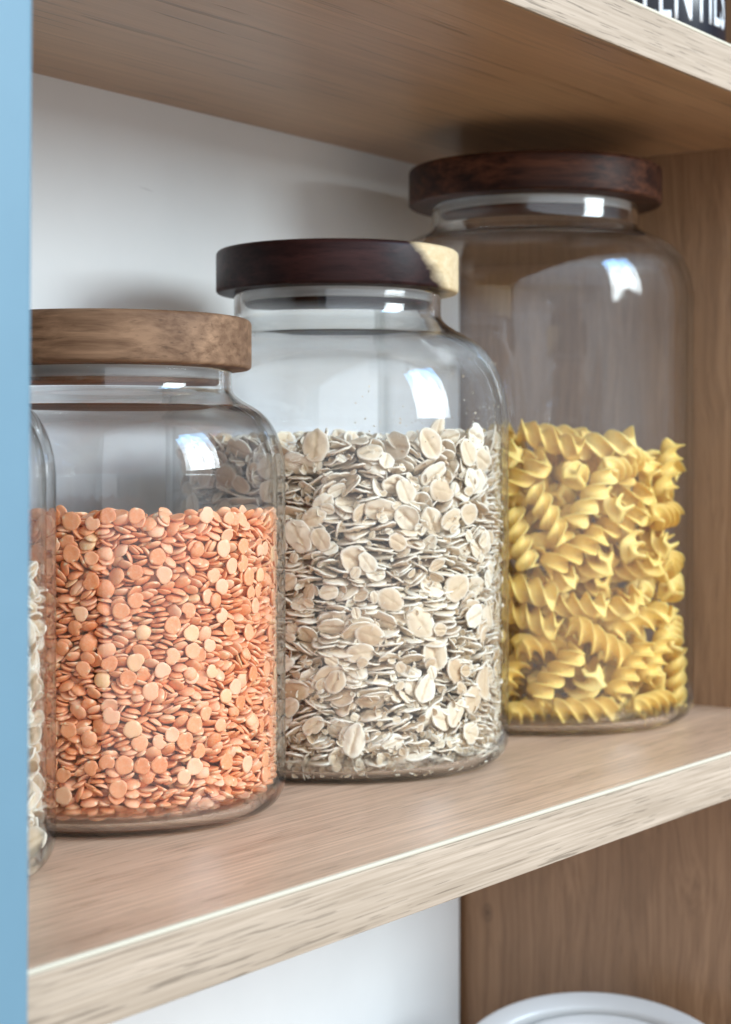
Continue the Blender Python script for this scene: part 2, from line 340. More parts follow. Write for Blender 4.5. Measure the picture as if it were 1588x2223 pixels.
# ------------------------------------------------------------------ glass jars
SH = [(0, 0), (.025, .035), (.08, .075), (.18, .12), (.30, .165), (.43, .21), (.55, .265), (.67, .34), (.78, .44), (.87, .56), (.94, .70), (.985, .86), (1, 1)]
def offset_profile(P, t):
    out = []
    for i, p in enumerate(P):
        a = P[max(0, i-1)]; b = P[min(len(P)-1, i+1)]
        dx, dz = b[0]-a[0], b[1]-a[1]; L = math.hypot(dx, dz) or 1
        out.append((p[0] - dz/L*t, p[1] + dx/L*t))
    return out
def smooth(P, it=2):
    for _ in range(it):
        Q = [P[0]]
        for a, b in zip(P[:-1], P[1:]):
            Q += [(a[0]*.75+b[0]*.25, a[1]*.75+b[1]*.25), (a[0]*.25+b[0]*.75, a[1]*.25+b[1]*.75)]
        Q.append(P[-1]); P = Q
    return P
def make_jar(x, y, R, rn, zneck, hs, zlid, ztop, rlid, mat, label, lid_label=None, th=.275):
    """zneck: foot of the straight neck, hs: height of the shoulder, zlid/ztop: underside and top of the lid (camera-level heights)"""
    r = empty('glass_jar', (x, y, Z0 + .006)); tag(r, label, 'jar', 'glass storage jars with wooden lids')
    zn, zs, zl = zneck - Z0, zneck - hs - Z0, zlid - Z0
    wall = [(R, 1.0), (R, 1.12), (R, 1.3), (R, 1.5), (R, 1.7), (R, zs*.35), (R, zs*.7), (R, zs-.25), (R, zs-.1), (R, zs)] + [(rn + (R-rn)*u, zn - hs*v) for u, v in reversed(SH[:-1])] + [(rn, zn + (zl-zn)*.5), (rn, zl - .12)]
    wall = wall[:9] + smooth(wall[9:], 2)
    outer = [(0, .10), (R-1.9, .10), (R-1.35, .03), (R-1.0, 0)] + arc(R-1.0, 1.0, 1.0, -82, -6, 8) + wall
    inner = offset_profile(wall, th)
    inner[0] = (R-th, 1.06)
    ri = R - th
    bottom = [(0, .36)] + [(ri-1.3, .36)] + arc(ri-.75, 1.1, .74, -88, -5, 7)
    rim_o = (rn - .02, zl - .05); rim_i = (rn - th + .02, zl - .05); rim_t = (rn - th/2, zl - .015)
    prof = outer + [rim_o, rim_t, rim_i] + list(reversed(inner)) + list(reversed(bottom))
    gb = lathe('glass_body', prof, 128, M_glass, r)
    # thick glass at base, shoulder and neck; the even side wall between them is thin
    at = gb.data.attributes.new('solid', 'FLOAT', 'POINT')
    def solid(z):
        if z < 1.2: return min(1, max(0, (1.1 - z)/.5))
        k = min(1, max(0, (z - (zs + hs*.42))/(hs*.4))); return k*k*(3-2*k)
    at.data.foreach_set('value', [solid(v.co.z/S) for v in gb.data.vertices])
    H = ztop - zlid
    L = lathe('lid', [(0, 0)] + [(rlid - .14, 0)] + arc(rlid - .14, .14, .14, -75, 0, 3) + arc(rlid - .2, H - .2, .2, 0, 80, 4) + [(rlid - .2, H), (0, H)], 128, mat, r, (0, 0, zl))
    L.rotation_euler = (0, 0, HEAD - math.radians(90))
    if lid_label: L['label'] = lid_label
    pr = rn - th - .05
    p = lathe('plug', [(0, -.56), (pr - .22, -.56), (pr - .12, -.48), (pr - .12, -.004), (0, -.004)], 96, mat, L)
    s = lathe('seal', [(pr - .11, -.40), (pr - .03, -.38), (pr - .005, -.30), (pr - .03, -.22), (pr - .03, -.12), (pr - .005, -.08), (pr - .03, -.02), (pr - .11, -.006)], 96, M_seal, L, closed=True)
    return r
J0 = dict(x=34.5, y=42.7, R=6.2); J1 = dict(x=46.8, y=43.56, R=6.03); J2 = dict(x=59.9, y=43.4, R=6.86); J3 = dict(x=75.25, y=43.1, R=7.35)
make_jar(J0['x'], J0['y'], 6.2, 4.2, 2.5, 2.9, 3.2, 4.92, 4.86, M_lid_brown, 'glass jar of oats mostly hidden behind the blue door at the left')
make_jar(J1['x'], J1['y'], 6.03, 4.2, 2.5, 2.9, 3.2, 4.92, 4.86, M_lid_brown, 'short wide glass jar filled with orange lentils under a mid-brown wooden lid')
make_jar(J2['x'], J2['y'], 6.86, 4.15, 5.85, 4.2, 6.75, 8.45, 4.86, M_lid_dark, 'middle-height glass jar of pale oats whose dark lid has a cream sapwood patch')
make_jar(J3['x'], J3['y'], 7.35, 4.82, 11.0, 3.3, 11.97, 13.7, 5.9, M_lid_dark2, 'tallest glass jar, holding yellow spiral pasta, dark lid close under the upper shelf')

# ------------------------------------------------------------------ food pieces: shapes
def lentil_shape(seed):
    rg = random.Random(seed); n = 20
    prof = [(0, -.046), (.125, -.055), (.21, -.054), (.258, -.048), (.272, -.036), (.276, -.016), (.262, .012), (.212, .048), (.137, .076), (.062, .088), (0, .091)]
    k = [rg.uniform(-.05, .05) for _ in range(4)]; ph = [rg.uniform(0, 6.28) for _ in range(4)]
    def rad(a):
        s = 1 + sum(k[i]*math.cos((i+2)*a+ph[i]) for i in range(4))*.8
        d = abs(((a + math.pi) % (2*math.pi)) - math.pi)
        s -= rg_notch * math.exp(-(d/.16)**2)
        s -= rg_chip * math.exp(-(abs(((a - 2.3 + math.pi) % (2*math.pi)) - math.pi)/.4)**2)
        return s
    rg_notch = rg.choice([.02, .06, .14, .10]); rg_chip = rg.choice([0, 0, .12, .3, .5])
    V = []; UV = []; F = []; rows = []
    dent = rg.uniform(-.02, .035)
    for r, z in prof:
        if r == 0: rows.append([len(V)]*n); V.append((0, 0, z + (dent if z < 0 else 0))); UV.append((.5, .5))
        else:
            rows.append(list(range(len(V), len(V)+n)))
            for i in range(n):
                a = 2*math.pi*i/n; q = r*(1 + (rad(a)-1)*(r/.276)**2)
                zz = z + (dent*(1-(r/.26)**2) if z < -.05 else 0)
                V.append((q*math.cos(a), q*math.sin(a), zz)); UV.append((.5+.5*q/.276*math.cos(a), .5+.5*q/.276*math.sin(a)))
    for a, b in zip(rows[:-1], rows[1:]):
        for i in range(n):
            j = (i+1) % n
            if a[0] == a[1]: F.append((a[0], b[j], b[i], b[i]))
            elif b[0] == b[1]: F.append((a[i], a[j], b[0], b[0]))
            else: F.append((a[i], a[j], b[j], b[i]))
    F = [(f[0], f[1], f[2], f[3]) for f in F]
    return np.array(V), np.array(F), np.array(UV)
def oat_shape(seed):
    rg = random.Random(seed); n = 26; rs = [0, .18, .36, .55, .75, .9, 1.0]
    A = rg.uniform(.53, .62); B = rg.uniform(.40, .49)
    k = [rg.uniform(-.05, .05)/(1 + .25*q_) for q_ in range(7)]; ph = [rg.uniform(0, 6.28) for _ in range(7)]
    cx = rg.uniform(-.15, .25); cy_ = rg.uniform(-.2, .4); tw = rg.uniform(-.28, .28)
    tear = rg.uniform(0, 6.28); td = rg.choice([0, 0, 0, .12, .35])
    def rad(a):
        s = 1 + sum(k[i]*math.cos((i+2)*a+ph[i]) for i in range(7))
        s -= td*math.exp(-(abs(((a-tear+math.pi) % (2*math.pi))-math.pi)/.22)**2)
        return s
    V = []; UV = []; F = []
    def put(side):
        rows = []
        for r in rs:
            if r == 0: pts = [(0, 0)]
            else: pts = [(r*rad(2*math.pi*i/n)*math.cos(2*math.pi*i/n), r*rad(2*math.pi*i/n)*math.sin(2*math.pi*i/n)) for i in range(n)]
            row = []
            for (u, v) in pts:
                x, y = u*A, v*B
                th = .056*(1 - .5*r*r)
                z = cx*x*x + cy_*y*y*1.6 + tw*x*y + .020*math.sin(9*x+ph[0])*math.cos(11*y+ph[1]) + .010*math.sin(21*x+ph[2])*math.cos(17*y+ph[3])
                if side > 0: z += th - .045*math.exp(-(v/.13)**2)*(1-r**4) + .022*math.exp(-((abs(v)-.36)/.16)**2)
                else: z -= th - .018*math.exp(-(v/.2)**2)*(1-r**4)
                row.append(len(V)); V.append((x, y, z)); UV.append((.5+.5*u, .5+.5*v))
            rows.append(row*n if len(row) == 1 else row)
        return rows
    T = put(1); D = put(-1)
    for rows, flip in ((T, False), (D, True)):
        for a, b in zip(rows[:-1], rows[1:]):
            for i in range(n):
                j = (i+1) % n
                f = (a[0], b[i], b[j], b[j]) if a[0] == a[1] else (a[i], b[i], b[j], a[j])
                if flip: f = (f[0], f[2], f[1], f[1]) if f[2] == f[3] else (f[3], f[2], f[1], f[0])
                F.append(f)
    for i in range(n):
        j = (i+1) % n; F.append((T[-1][j], T[-1][i], D[-1][i], D[-1][j]))
    return np.array(V), np.array(F), np.array(UV)
def fusilli_shape(seed):
    rg = random.Random(seed); steps = 64; L = rg.uniform(2.8, 3.1); turns = rg.uniform(1.2, 1.5); bend = rg.uniform(-.05, .05)
    sec = []
    for kx in range(3):
        a = 2*math.pi*kx/3
        for (r, w_) in ((.13, -.12), (.28, -.10), (.44, -.088), (.54, -.078), (.58, -.045), (.595, 0), (.58, .045), (.54, .078), (.44, .088), (.28, .10), (.13, .12)):
            ca, sa = math.cos(a), math.sin(a); curl = .30*r*r
            rr, ww = r, w_ + curl
            sec.append((rr*ca - ww*sa, rr*sa + ww*ca))
    m = len(sec); V = []; UV = []; F = []
    for s in range(steps+1):
        u = s/steps; x = (u-.5)*L; a = turns*2*math.pi*u
        k = 1 - .10*math.cos(u*40+seed)*.3
        for (p, q) in sec:
            y = (p*math.cos(a)-q*math.sin(a))*k; z = (p*math.sin(a)+q*math.cos(a))*k
            V.append((x, y, z + bend*x*x)); UV.append((u, .5))
    for s in range(steps):
        for i in range(m):
            j = (i+1) % m; F.append((s*m+i, s*m+j, (s+1)*m+j, (s+1)*m+i))
    for s, fl in ((0, True), (steps, False)):
        c = len(V); V.append(((s/steps-.5)*L, 0, bend*((s/steps-.5)*L)**2)); UV.append((.5, .5))
        for i in range(m):
            j = (i+1) % m
            F.append((c, s*m+j, s*m+i, s*m+i) if fl else (c, s*m+i, s*m+j, s*m+j))
    return np.array(V), np.array(F), np.array(UV)
SHAPES = {'lentil': [lentil_shape(i) for i in range(10)], 'oat': [oat_shape(20+i) for i in range(12)], 'pasta': [fusilli_shape(50+i) for i in range(4)]}

# settled positions of the pieces (found once with a physics run), seven whole numbers per piece:
# x, y, z, three quaternion parts and size, each times 50; the pieces that show most come first
DATA = {
'lentil': [
283,22,70,-22,-27,25,55,276,64,205,15,-32,-7,54,283,13,26,1,-36,1,54,282,-30,386,-35,-1,35,53,284,2,163,28,-22,-28,52,277,-60,480,15,-32,-22,55,278,-33,288,11,34,17,54,
281,35,135,-9,-33,15,55,281,-7,373,8,35,7,53,281,40,258,8,-34,-3,53,281,-11,229,-10,30,-13,50,269,84,394,-22,-25,32,52,266,-99,475,-35,3,34,54,277,-60,429,-35,-4,34,53,
266,98,314,-28,-22,34,53,283,17,339,-3,-35,5,50,273,77,67,5,-35,4,51,284,-4,488,-34,-10,34,49,274,74,423,33,-12,-29,50,258,118,108,9,-34,6,54,267,97,265,-32,-15,35,50,
260,-113,428,9,-34,-22,55,284,-1,257,35,-3,-35,48,268,-92,69,7,-34,-18,53,274,-72,14,28,-22,-33,52,282,28,231,35,0,-35,50,280,-5,276,21,36,16,55,264,-103,178,19,-29,-29,51,
266,-98,315,-35,-2,32,51,272,82,243,-1,-35,12,49,268,-94,408,9,-34,-19,50,250,133,58,-8,-34,23,54,251,133,138,-27,-23,34,52,280,46,110,35,-7,-33,49,277,9,393,-4,28,-30,54,
269,-90,443,-23,-27,13,50,284,-5,75,-14,-33,13,47,281,41,488,2,-35,3,49,259,-115,84,-35,2,33,55,279,50,66,-18,-30,23,49,281,-8,429,-27,8,-40,47,253,128,300,35,4,-33,51,
281,40,355,11,-34,-6,47,280,-33,120,35,4,34,49,280,-14,145,-9,30,-20,52,276,-64,136,5,-35,-12,48,240,152,488,34,10,-34,51,255,123,336,-23,-28,31,49,252,130,272,35,0,-31,51,
281,39,399,28,-22,-25,46,277,52,304,-16,31,-10,45,218,181,433,4,-35,20,54,262,-86,268,-43,-12,21,54,267,97,122,14,-33,-2,45,214,186,59,35,-4,-24,51,275,46,272,-28,-8,38,55,
280,-46,335,-31,-17,28,45,265,-86,487,2,-30,-24,54,283,-29,66,4,-35,-8,44,273,-50,168,44,-5,21,53,278,-8,343,-20,-11,-45,48,283,-27,477,28,-22,-30,44,274,59,48,-17,24,-21,51,
281,-42,249,-30,-19,27,44,260,-98,357,-2,45,-12,52,221,178,371,-14,-32,31,50,245,139,433,20,30,32,48,273,77,110,23,-28,-13,44,272,-63,446,13,-25,-24,53,
275,-54,312,-12,38,-21,47,268,-93,121,-29,-20,21,44,269,71,466,-14,18,-24,53,260,116,41,0,-35,14,44,260,96,467,25,-1,39,48,257,100,334,15,34,-8,50,232,164,391,35,2,-30,47,
215,185,184,-8,-34,29,48,247,140,87,32,14,-35,47,258,-117,130,-35,4,34,49,271,59,475,1,20,-12,51,273,34,40,5,12,9,54,200,201,200,34,11,-31,51,206,195,404,28,21,-35,50,
256,-117,281,27,-10,41,46,283,-29,422,26,-24,-28,42,271,67,89,-36,26,-17,47,186,214,407,32,15,-32,53,172,225,384,16,-31,15,55,216,152,10,-13,5,-45,51,275,-72,52,-5,-35,-4,44,
252,114,380,40,24,17,51,275,19,480,-18,44,1,55,271,-75,280,35,20,18,44,223,170,349,-24,27,6,50,211,190,304,33,-12,-17,49,237,151,297,7,40,22,49,275,52,236,19,-18,-21,45,
276,16,434,-15,17,-44,47,275,-35,445,4,19,-8,51,185,215,435,27,23,-35,48,236,158,279,34,-12,-21,43,252,127,233,-34,0,-34,42,273,-28,107,46,-10,-17,55,253,-113,490,-22,41,-8,50,
222,178,325,34,9,-32,46,177,222,47,12,-33,18,53,240,152,156,17,-31,2,42,265,-68,359,5,7,15,54,272,-32,11,5,6,23,53,261,-81,145,-21,23,7,53,173,225,293,32,-16,-6,52,
234,162,235,29,-20,-12,43,279,-1,179,15,-24,-19,51,276,-34,180,42,13,23,50,258,-119,239,32,-15,-35,46,246,120,202,-9,2,-49,54,237,142,223,-24,-35,15,51,
268,-68,218,16,-2,39,48,246,130,479,-46,8,-17,46,223,176,130,-2,-35,24,44,225,167,102,7,41,19,49,272,-48,211,-17,1,-38,48,242,131,245,25,37,4,53,277,-35,263,-29,30,-26,46,
261,-91,95,-3,18,-37,54,270,-53,376,-1,23,-40,54,211,190,481,-9,-34,30,43,272,34,9,-14,-2,-44,50,257,100,357,-11,2,-40,49,251,107,484,15,-47,-5,52,255,113,145,-25,38,-1,47,
255,104,213,-28,37,-16,48,272,-57,267,-45,13,-15,44,272,17,291,-14,46,-11,55,277,-26,203,30,34,2,46,235,154,357,29,-19,-4,45,162,233,219,35,3,-23,48,261,93,93,-13,45,6,50,
270,-33,354,20,-44,-11,54,274,14,214,32,-34,-4,51,120,256,15,33,-15,-1,54,209,187,453,26,-11,-18,47,256,-101,341,4,7,18,49,266,65,377,2,-13,14,53,238,145,48,23,9,43,50,
172,218,329,-26,34,-14,44,269,51,385,13,46,14,55,269,-54,396,-1,12,-37,52,276,-31,314,-20,43,-1,46,247,128,368,-46,12,-16,43,267,55,178,17,-18,39,52,273,-8,327,8,4,7,53,
276,-24,263,-15,-23,1,52,248,127,402,-26,6,-13,47,252,109,246,8,1,49,49,270,40,211,-1,10,-4,53,271,22,191,2,5,40,55,235,145,167,-46,4,-12,54,279,10,11,26,-33,-12,48,
141,246,384,3,-35,29,49,191,210,169,35,0,-24,45,264,90,438,-19,13,-9,44,251,-120,467,27,9,12,53,273,-8,307,-4,-8,-49,54,230,133,12,9,-18,24,55,274,-20,411,-8,10,-18,55,
199,200,153,-32,1,-28,44,265,-31,6,-38,-31,5,52,276,34,17,-4,15,-2,45,271,-42,151,9,4,12,51,267,74,195,24,14,17,49,259,-100,190,-12,-22,5,51,276,-38,18,16,2,40,43,
250,-101,376,-40,29,-7,55,269,-71,405,38,-6,20,45,277,24,410,-36,31,-15,45,114,259,222,24,26,-34,53,182,213,478,10,-40,17,48,121,256,43,2,-35,31,54,156,237,335,33,-12,-8,49,
263,-79,177,7,2,44,51,235,140,469,-13,20,-43,51,276,-12,465,1,11,-13,46,260,-88,248,-35,33,-1,49,273,17,367,-42,25,-8,48,265,-81,384,38,-28,16,45,182,214,208,-21,32,8,52,
251,-118,302,-21,4,-35,43,242,140,265,-4,-38,8,47,260,92,450,4,9,24,46,269,64,254,-44,19,-14,51,251,107,432,-41,26,11,53,274,28,300,43,22,12,49,260,-90,220,-5,4,-41,46,
276,-23,172,-11,46,5,46,266,61,32,11,-49,-3,52,256,-111,409,40,-12,-27,46,266,-63,203,47,6,-16,53,264,86,485,-21,6,-15,46,261,94,415,3,18,42,46,142,246,425,1,-35,30,43,
220,165,455,-4,14,33,53,169,229,357,2,-35,27,42,183,204,319,9,5,46,50,223,166,169,-5,19,-16,43,263,69,296,46,-19,-5,54,255,111,279,-43,19,-11,44,253,-113,225,18,1,47,46,
271,55,361,1,48,2,47,266,-63,95,-6,4,-21,52,274,19,257,-18,44,-4,53,275,5,50,-9,5,-43,48,268,-59,102,5,4,49,49,264,-77,394,43,-11,13,50,259,76,272,-1,3,-47,54,
261,-101,112,-9,-41,2,43,272,19,116,3,8,-46,51,258,-91,16,2,3,29,51,273,30,100,8,-1,48,51,258,-93,7,6,6,34,51,247,-111,66,-3,13,47,52,260,12,16,-5,49,-4,55,
217,173,229,-15,16,8,54,140,239,486,25,39,17,51,269,58,401,0,11,29,47,206,189,23,8,19,36,43,267,58,3,0,0,31,51,227,160,30,-16,6,-32,46,219,161,253,44,-24,-4,54,
262,91,375,21,42,14,43,275,-2,201,-4,2,-27,46,257,22,6,24,44,0,54,205,166,29,30,-32,-2,54,237,141,11,16,10,-44,49,243,47,7,7,-49,-4,55,275,-36,466,16,-3,47,45,
236,134,378,47,9,8,54,263,-57,3,0,0,37,54,271,-55,122,0,15,14,44,208,180,259,45,16,12,46,274,8,310,48,10,-6,48,278,5,59,13,12,41,46,264,-70,83,30,39,-7,52,
273,-40,135,-2,48,4,52,260,-65,52,5,10,-2,55,265,-67,323,-24,43,1,51,242,-42,6,-36,-34,-2,49,170,222,258,-26,-10,-30,51,97,266,284,16,31,-35,52,272,38,367,9,-22,18,52,
162,230,130,-27,-12,-39,43,250,116,305,21,-10,-6,53,268,-4,6,21,-45,0,48,241,136,414,45,16,-15,42,142,240,32,21,39,22,48,185,202,269,-5,46,-12,51,250,110,423,10,-48,-8,49,
246,-20,3,0,0,-36,52,264,55,329,5,-2,-50,55,252,-104,25,15,47,9,53,273,19,465,49,-3,4,52,276,-2,89,47,8,16,54,270,-48,461,39,23,-20,48,272,25,454,3,-4,6,49,
262,-71,113,-45,15,8,55,193,194,265,27,39,-4,50,269,-47,29,15,23,-33,53,251,107,366,-1,7,46,54,133,248,70,3,40,26,46,227,153,323,4,-3,50,50,187,202,97,-9,4,-42,47,
196,182,489,26,38,17,50,139,248,112,24,26,-34,43,232,145,452,-1,-49,6,51,271,35,172,-3,5,44,51,207,183,244,12,10,31,42,276,-29,456,-6,15,-3,44,256,99,170,-43,-23,-9,53,
244,134,317,34,32,15,42,221,164,436,-20,38,17,47,262,-75,230,-20,45,4,54,261,-77,372,9,-49,6,53,269,-13,18,37,33,-6,53,235,73,5,-14,-48,0,51,248,113,13,-3,50,-4,52,
217,172,25,23,-39,-3,46,268,47,156,8,-5,39,51,276,14,348,-19,-16,36,48,264,-74,162,-12,-48,0,48,272,30,165,-5,3,19,51,276,43,198,20,-4,46,43,224,157,423,12,48,4,50,
241,-94,3,0,0,34,46,266,14,414,-3,47,-5,54,262,-69,345,18,-44,10,52,273,23,222,46,-6,-14,53,257,-81,328,-49,-4,-4,54,265,-65,249,45,20,-6,50,76,273,344,29,-21,12,54,
148,242,359,20,-29,15,42,166,216,340,45,1,20,55,273,-6,460,-41,-26,7,54,266,68,441,-1,49,7,50,268,-51,411,-3,16,43,52,256,104,233,-9,2,-36,44,240,128,486,-35,27,-21,47,
189,188,21,34,28,-23,52,219,161,182,-43,-25,-2,55,274,25,317,1,5,-15,46,105,247,3,0,0,50,53,246,114,417,1,-49,-7,50,246,111,353,-44,-19,7,54,266,-49,190,-8,-2,-49,51,
224,156,141,12,48,3,55,271,-26,95,-50,-3,3,54,262,-76,189,10,-48,8,54,241,134,433,-21,-27,34,55,258,-95,212,-6,3,-46,48,259,-69,299,-37,34,3,48,272,-7,292,25,-43,-2,45,
256,-95,298,0,-1,-26,52,220,-113,12,1,-1,-17,55,263,-77,306,-30,39,0,47,258,89,152,25,43,1,51,205,162,84,-49,1,-10,52,266,60,146,-7,11,42,54,142,235,318,11,9,44,51,
161,225,485,-28,38,5,51,157,216,6,-5,-49,6,51,265,-64,154,45,-21,-7,54,252,-119,353,5,47,-3,42,277,-6,423,-41,-6,28,51,211,173,3,0,0,41,48,256,92,75,-38,-32,-1,55,
181,205,5,-34,37,0,50,199,185,8,48,6,5,54,261,77,322,4,5,-49,54,260,84,3,0,0,-6,44,251,107,401,1,5,-12,45,272,10,135,49,6,-2,55,269,21,204,27,-41,-4,55,
248,111,189,3,7,-49,53,273,44,480,30,-28,-26,45,274,23,107,4,7,-3,47,222,155,132,-41,29,-1,51,255,-101,235,37,-26,16,50,246,106,33,-41,-28,4,52,271,-45,106,31,31,-24,43,
205,182,82,13,-11,42,49,240,117,44,-13,-48,-1,54,273,36,434,42,-21,12,45,229,97,12,1,2,-24,48,262,76,315,-24,44,3,49,244,124,464,18,-46,-8,46,264,42,324,8,49,-1,50,
235,-70,7,19,-45,-6,54,95,263,376,3,26,40,50,120,255,427,1,-33,32,48,81,270,473,-35,1,-9,52,198,198,480,0,-39,12,44,118,258,154,16,-32,22,44,154,232,125,37,-16,-14,54,
234,144,410,-44,-20,12,49,262,73,339,2,-1,2,53,274,2,320,-2,3,-18,49,241,132,356,3,9,-15,45,114,248,275,8,-7,43,52,219,172,87,-18,42,5,45,212,171,296,-2,0,27,54,
268,48,413,-11,48,7,54,185,205,357,-46,-14,-8,49,264,69,177,6,-1,22,51,231,148,333,46,19,5,49,274,-5,119,-16,46,8,49,272,31,448,3,50,4,49,263,-77,456,-2,-12,10,49,
274,5,454,-46,16,8,46,252,16,490,-45,-19,9,48,268,-49,45,-30,39,7,51,270,-36,235,20,-46,-3,52,262,-58,12,2,-1,46,43,248,114,183,-34,36,4,52,274,20,330,-47,-4,16,54,
247,118,80,-42,-26,-2,47,265,70,163,35,36,4,47,266,71,410,39,-29,-9,45,271,-35,224,7,-3,-34,50,263,84,367,12,48,-2,43,262,73,25,3,12,-38,43,264,-78,421,-39,30,-6,45,
273,-44,59,16,43,17,45,232,88,488,-11,-43,19,51,45,280,406,11,34,-35,52,220,169,484,43,-14,-5,42,201,183,278,2,0,8,55,245,124,455,-5,-49,4,45,258,89,158,-1,-1,34,50,
243,135,193,-5,15,24,44,67,276,378,32,-16,8,45,263,81,281,-7,-2,-21,43,199,192,232,-28,-37,-17,50,232,141,383,-27,40,-12,49,186,201,330,9,49,5,49,252,108,85,3,0,5,46,
228,156,438,24,5,-22,50,257,-93,290,0,-1,-23,49,262,80,331,1,-2,41,47,223,159,121,-3,1,-44,48,260,89,286,-8,-7,-18,46,264,45,458,14,-48,4,51,221,167,78,-47,-10,-12,43,
228,149,198,14,48,-2,53,188,201,241,8,-20,-38,43,264,72,356,0,-10,44,48,201,186,346,-49,-11,1,46,259,-83,334,11,-2,-4,50,269,-55,346,18,-46,1,42,266,-63,73,45,-21,0,51,
275,35,341,16,-5,46,45,273,-14,302,47,14,-6,50,274,-22,162,-46,19,-4,48,261,82,46,20,46,1,50,258,-100,398,-36,-27,11,53,262,-49,295,3,5,-49,55,264,-70,468,2,5,24,49,
244,-71,11,7,5,29,48,263,-81,113,-3,16,-47,48,274,11,238,46,18,6,50,271,-42,84,5,-10,18,46,263,-40,61,16,-11,-12,48,216,118,13,5,50,-3,51,85,271,417,19,30,-34,47,
89,270,70,29,20,-28,46,225,155,20,45,18,-6,50,265,70,151,-5,12,45,47,95,267,107,4,-35,32,45,217,167,287,-8,4,21,50,173,213,107,-1,6,17,50,161,224,454,-7,-7,-46,47,
266,54,132,4,-48,12,54,181,207,282,-41,-26,9,45,218,169,464,-2,10,39,44,234,151,372,-45,-1,-7,43,201,192,71,16,41,20,51,250,115,322,35,-33,-12,46,139,242,435,0,-27,36,47,
197,189,212,-6,48,11,54,252,108,3,0,0,42,48,269,55,450,-45,-21,0,45,206,184,473,41,-22,1,49,266,62,366,13,0,-48,49,273,-20,48,2,-1,-43,48,273,33,280,15,-16,6,43,
174,213,276,-32,-34,15,47,229,151,463,19,-43,-16,45,270,32,312,-50,0,4,52,119,246,462,-14,-2,35,52,264,82,480,43,14,-18,47,271,-36,367,13,13,-26,51,272,-22,32,-14,3,33,50,
265,69,15,-48,10,3,51,221,165,416,-48,-9,0,43,271,56,320,-27,41,3,43,271,25,159,34,36,-4,54,201,181,389,-22,-34,-16,52,243,124,33,-9,-46,-16,48,235,136,180,-50,-4,-3,54,
252,-115,458,2,-41,-24,50,274,-10,126,28,41,7,48,274,31,468,-3,-7,-32,43,274,-12,38,-8,5,46,49,266,-60,384,8,14,-32,46,268,-64,36,4,10,48,42,248,-106,329,38,-30,-9,53,
273,-27,331,-17,-47,-3,46,270,-41,418,43,1,-5,51,257,-77,428,-49,7,-8,53,266,4,442,-42,-11,8,42,274,-17,56,-2,-2,33,47,213,173,210,-19,-2,16,48,271,48,97,5,14,-27,44,
245,2,6,-7,4,38,44,275,-9,211,-50,0,-4,44,259,84,136,-14,47,-9,53,257,-51,224,21,33,11,51,249,-100,261,20,-46,-3,53,237,61,17,9,0,34,44,77,273,180,34,-8,-1,53,
225,-79,490,30,-25,-30,50,73,272,136,-35,-7,-15,53,268,29,424,-15,22,36,53,126,244,286,10,-11,20,53,185,202,365,-46,-14,-8,51,193,194,131,2,5,-9,48,252,106,443,46,-18,-3,50,
182,207,305,49,-7,-3,45,275,-7,446,35,33,-12,43,264,75,351,-48,11,-2,47,104,257,472,-13,-43,-18,51,263,74,306,-49,10,-2,53,252,107,62,2,-7,46,47,152,195,3,0,0,48,52,
250,-119,393,18,40,-20,48,132,240,472,-4,4,-46,49,271,-7,355,-4,-1,-11,47,229,100,6,-36,-35,-1,54,258,94,300,-3,7,25,48,258,-33,486,-11,-48,-6,51,158,224,13,47,18,-2,46,
182,196,288,-7,8,-35,50,270,53,21,44,-22,-5,44,246,117,21,36,-35,4,54,187,201,87,-10,-5,-44,52,149,229,90,32,38,5,53,252,-109,268,-43,25,3,45,130,242,148,-45,-19,7,44,
273,-8,474,-3,3,-21,53,260,-90,37,25,-41,13,46,209,176,146,-25,43,-4,52,258,98,194,-13,47,7,44,255,89,54,-12,0,16,54,141,236,255,-11,-8,1,46,259,-72,240,1,-7,-40,49,
258,-64,22,-33,-35,-14,54,263,-84,238,39,30,1,42,250,89,351,10,9,12,47,254,-98,160,49,6,2,49,267,57,430,-22,8,26,43,264,66,232,-17,41,22,48,251,-90,57,46,-16,2,49,
256,-98,145,49,8,3,49,233,-82,22,-2,4,-6,51,230,-90,16,-14,-48,2,54,254,-7,42,-5,47,-1,52,91,263,313,-9,19,23,49,259,92,209,-2,-15,-47,44,72,275,443,24,-26,19,43,
220,160,59,-30,40,2,55,111,249,484,17,3,14,54,215,170,246,-28,-40,3,46,114,248,173,1,9,7,51,197,190,432,-40,27,-10,54,183,198,415,-43,17,-18,44,202,169,403,5,49,5,55,
251,112,468,-42,27,7,46,205,188,373,38,26,18,43,187,198,377,3,-11,-7,55,180,205,141,-50,-5,1,52,113,250,367,-14,45,-1,49,265,-70,285,40,20,17,45,262,46,337,7,3,-39,54,
237,140,33,-3,4,-42,43,251,-111,251,-8,-9,-24,46,202,184,337,49,-9,4,51,177,209,227,18,47,-3,49,250,111,161,5,0,-49,48,258,94,21,8,-2,-9,47,186,195,468,27,-16,-38,52,
246,123,173,-3,-2,1,44,160,220,145,-45,18,12,50,271,46,423,32,-39,3,45,184,202,339,-48,12,-1,51,249,-111,47,-3,11,48,51,266,-32,346,-37,-31,1,54,247,-120,153,-3,-13,-12,49,
260,89,14,-48,9,-2,49,273,-29,216,1,-5,-32,45,241,-49,489,47,17,5,49,166,215,360,23,-11,-26,44,217,167,273,-38,31,-9,51,261,91,184,-32,37,4,43,268,-10,402,-8,13,24,43,
246,129,227,-20,-32,27,44,138,237,6,13,48,8,50,129,212,3,0,0,-13,50,248,-94,366,-22,44,-4,48,276,2,153,-32,-23,20,52,259,-94,464,-46,1,14,48,273,28,388,18,-46,4,47,
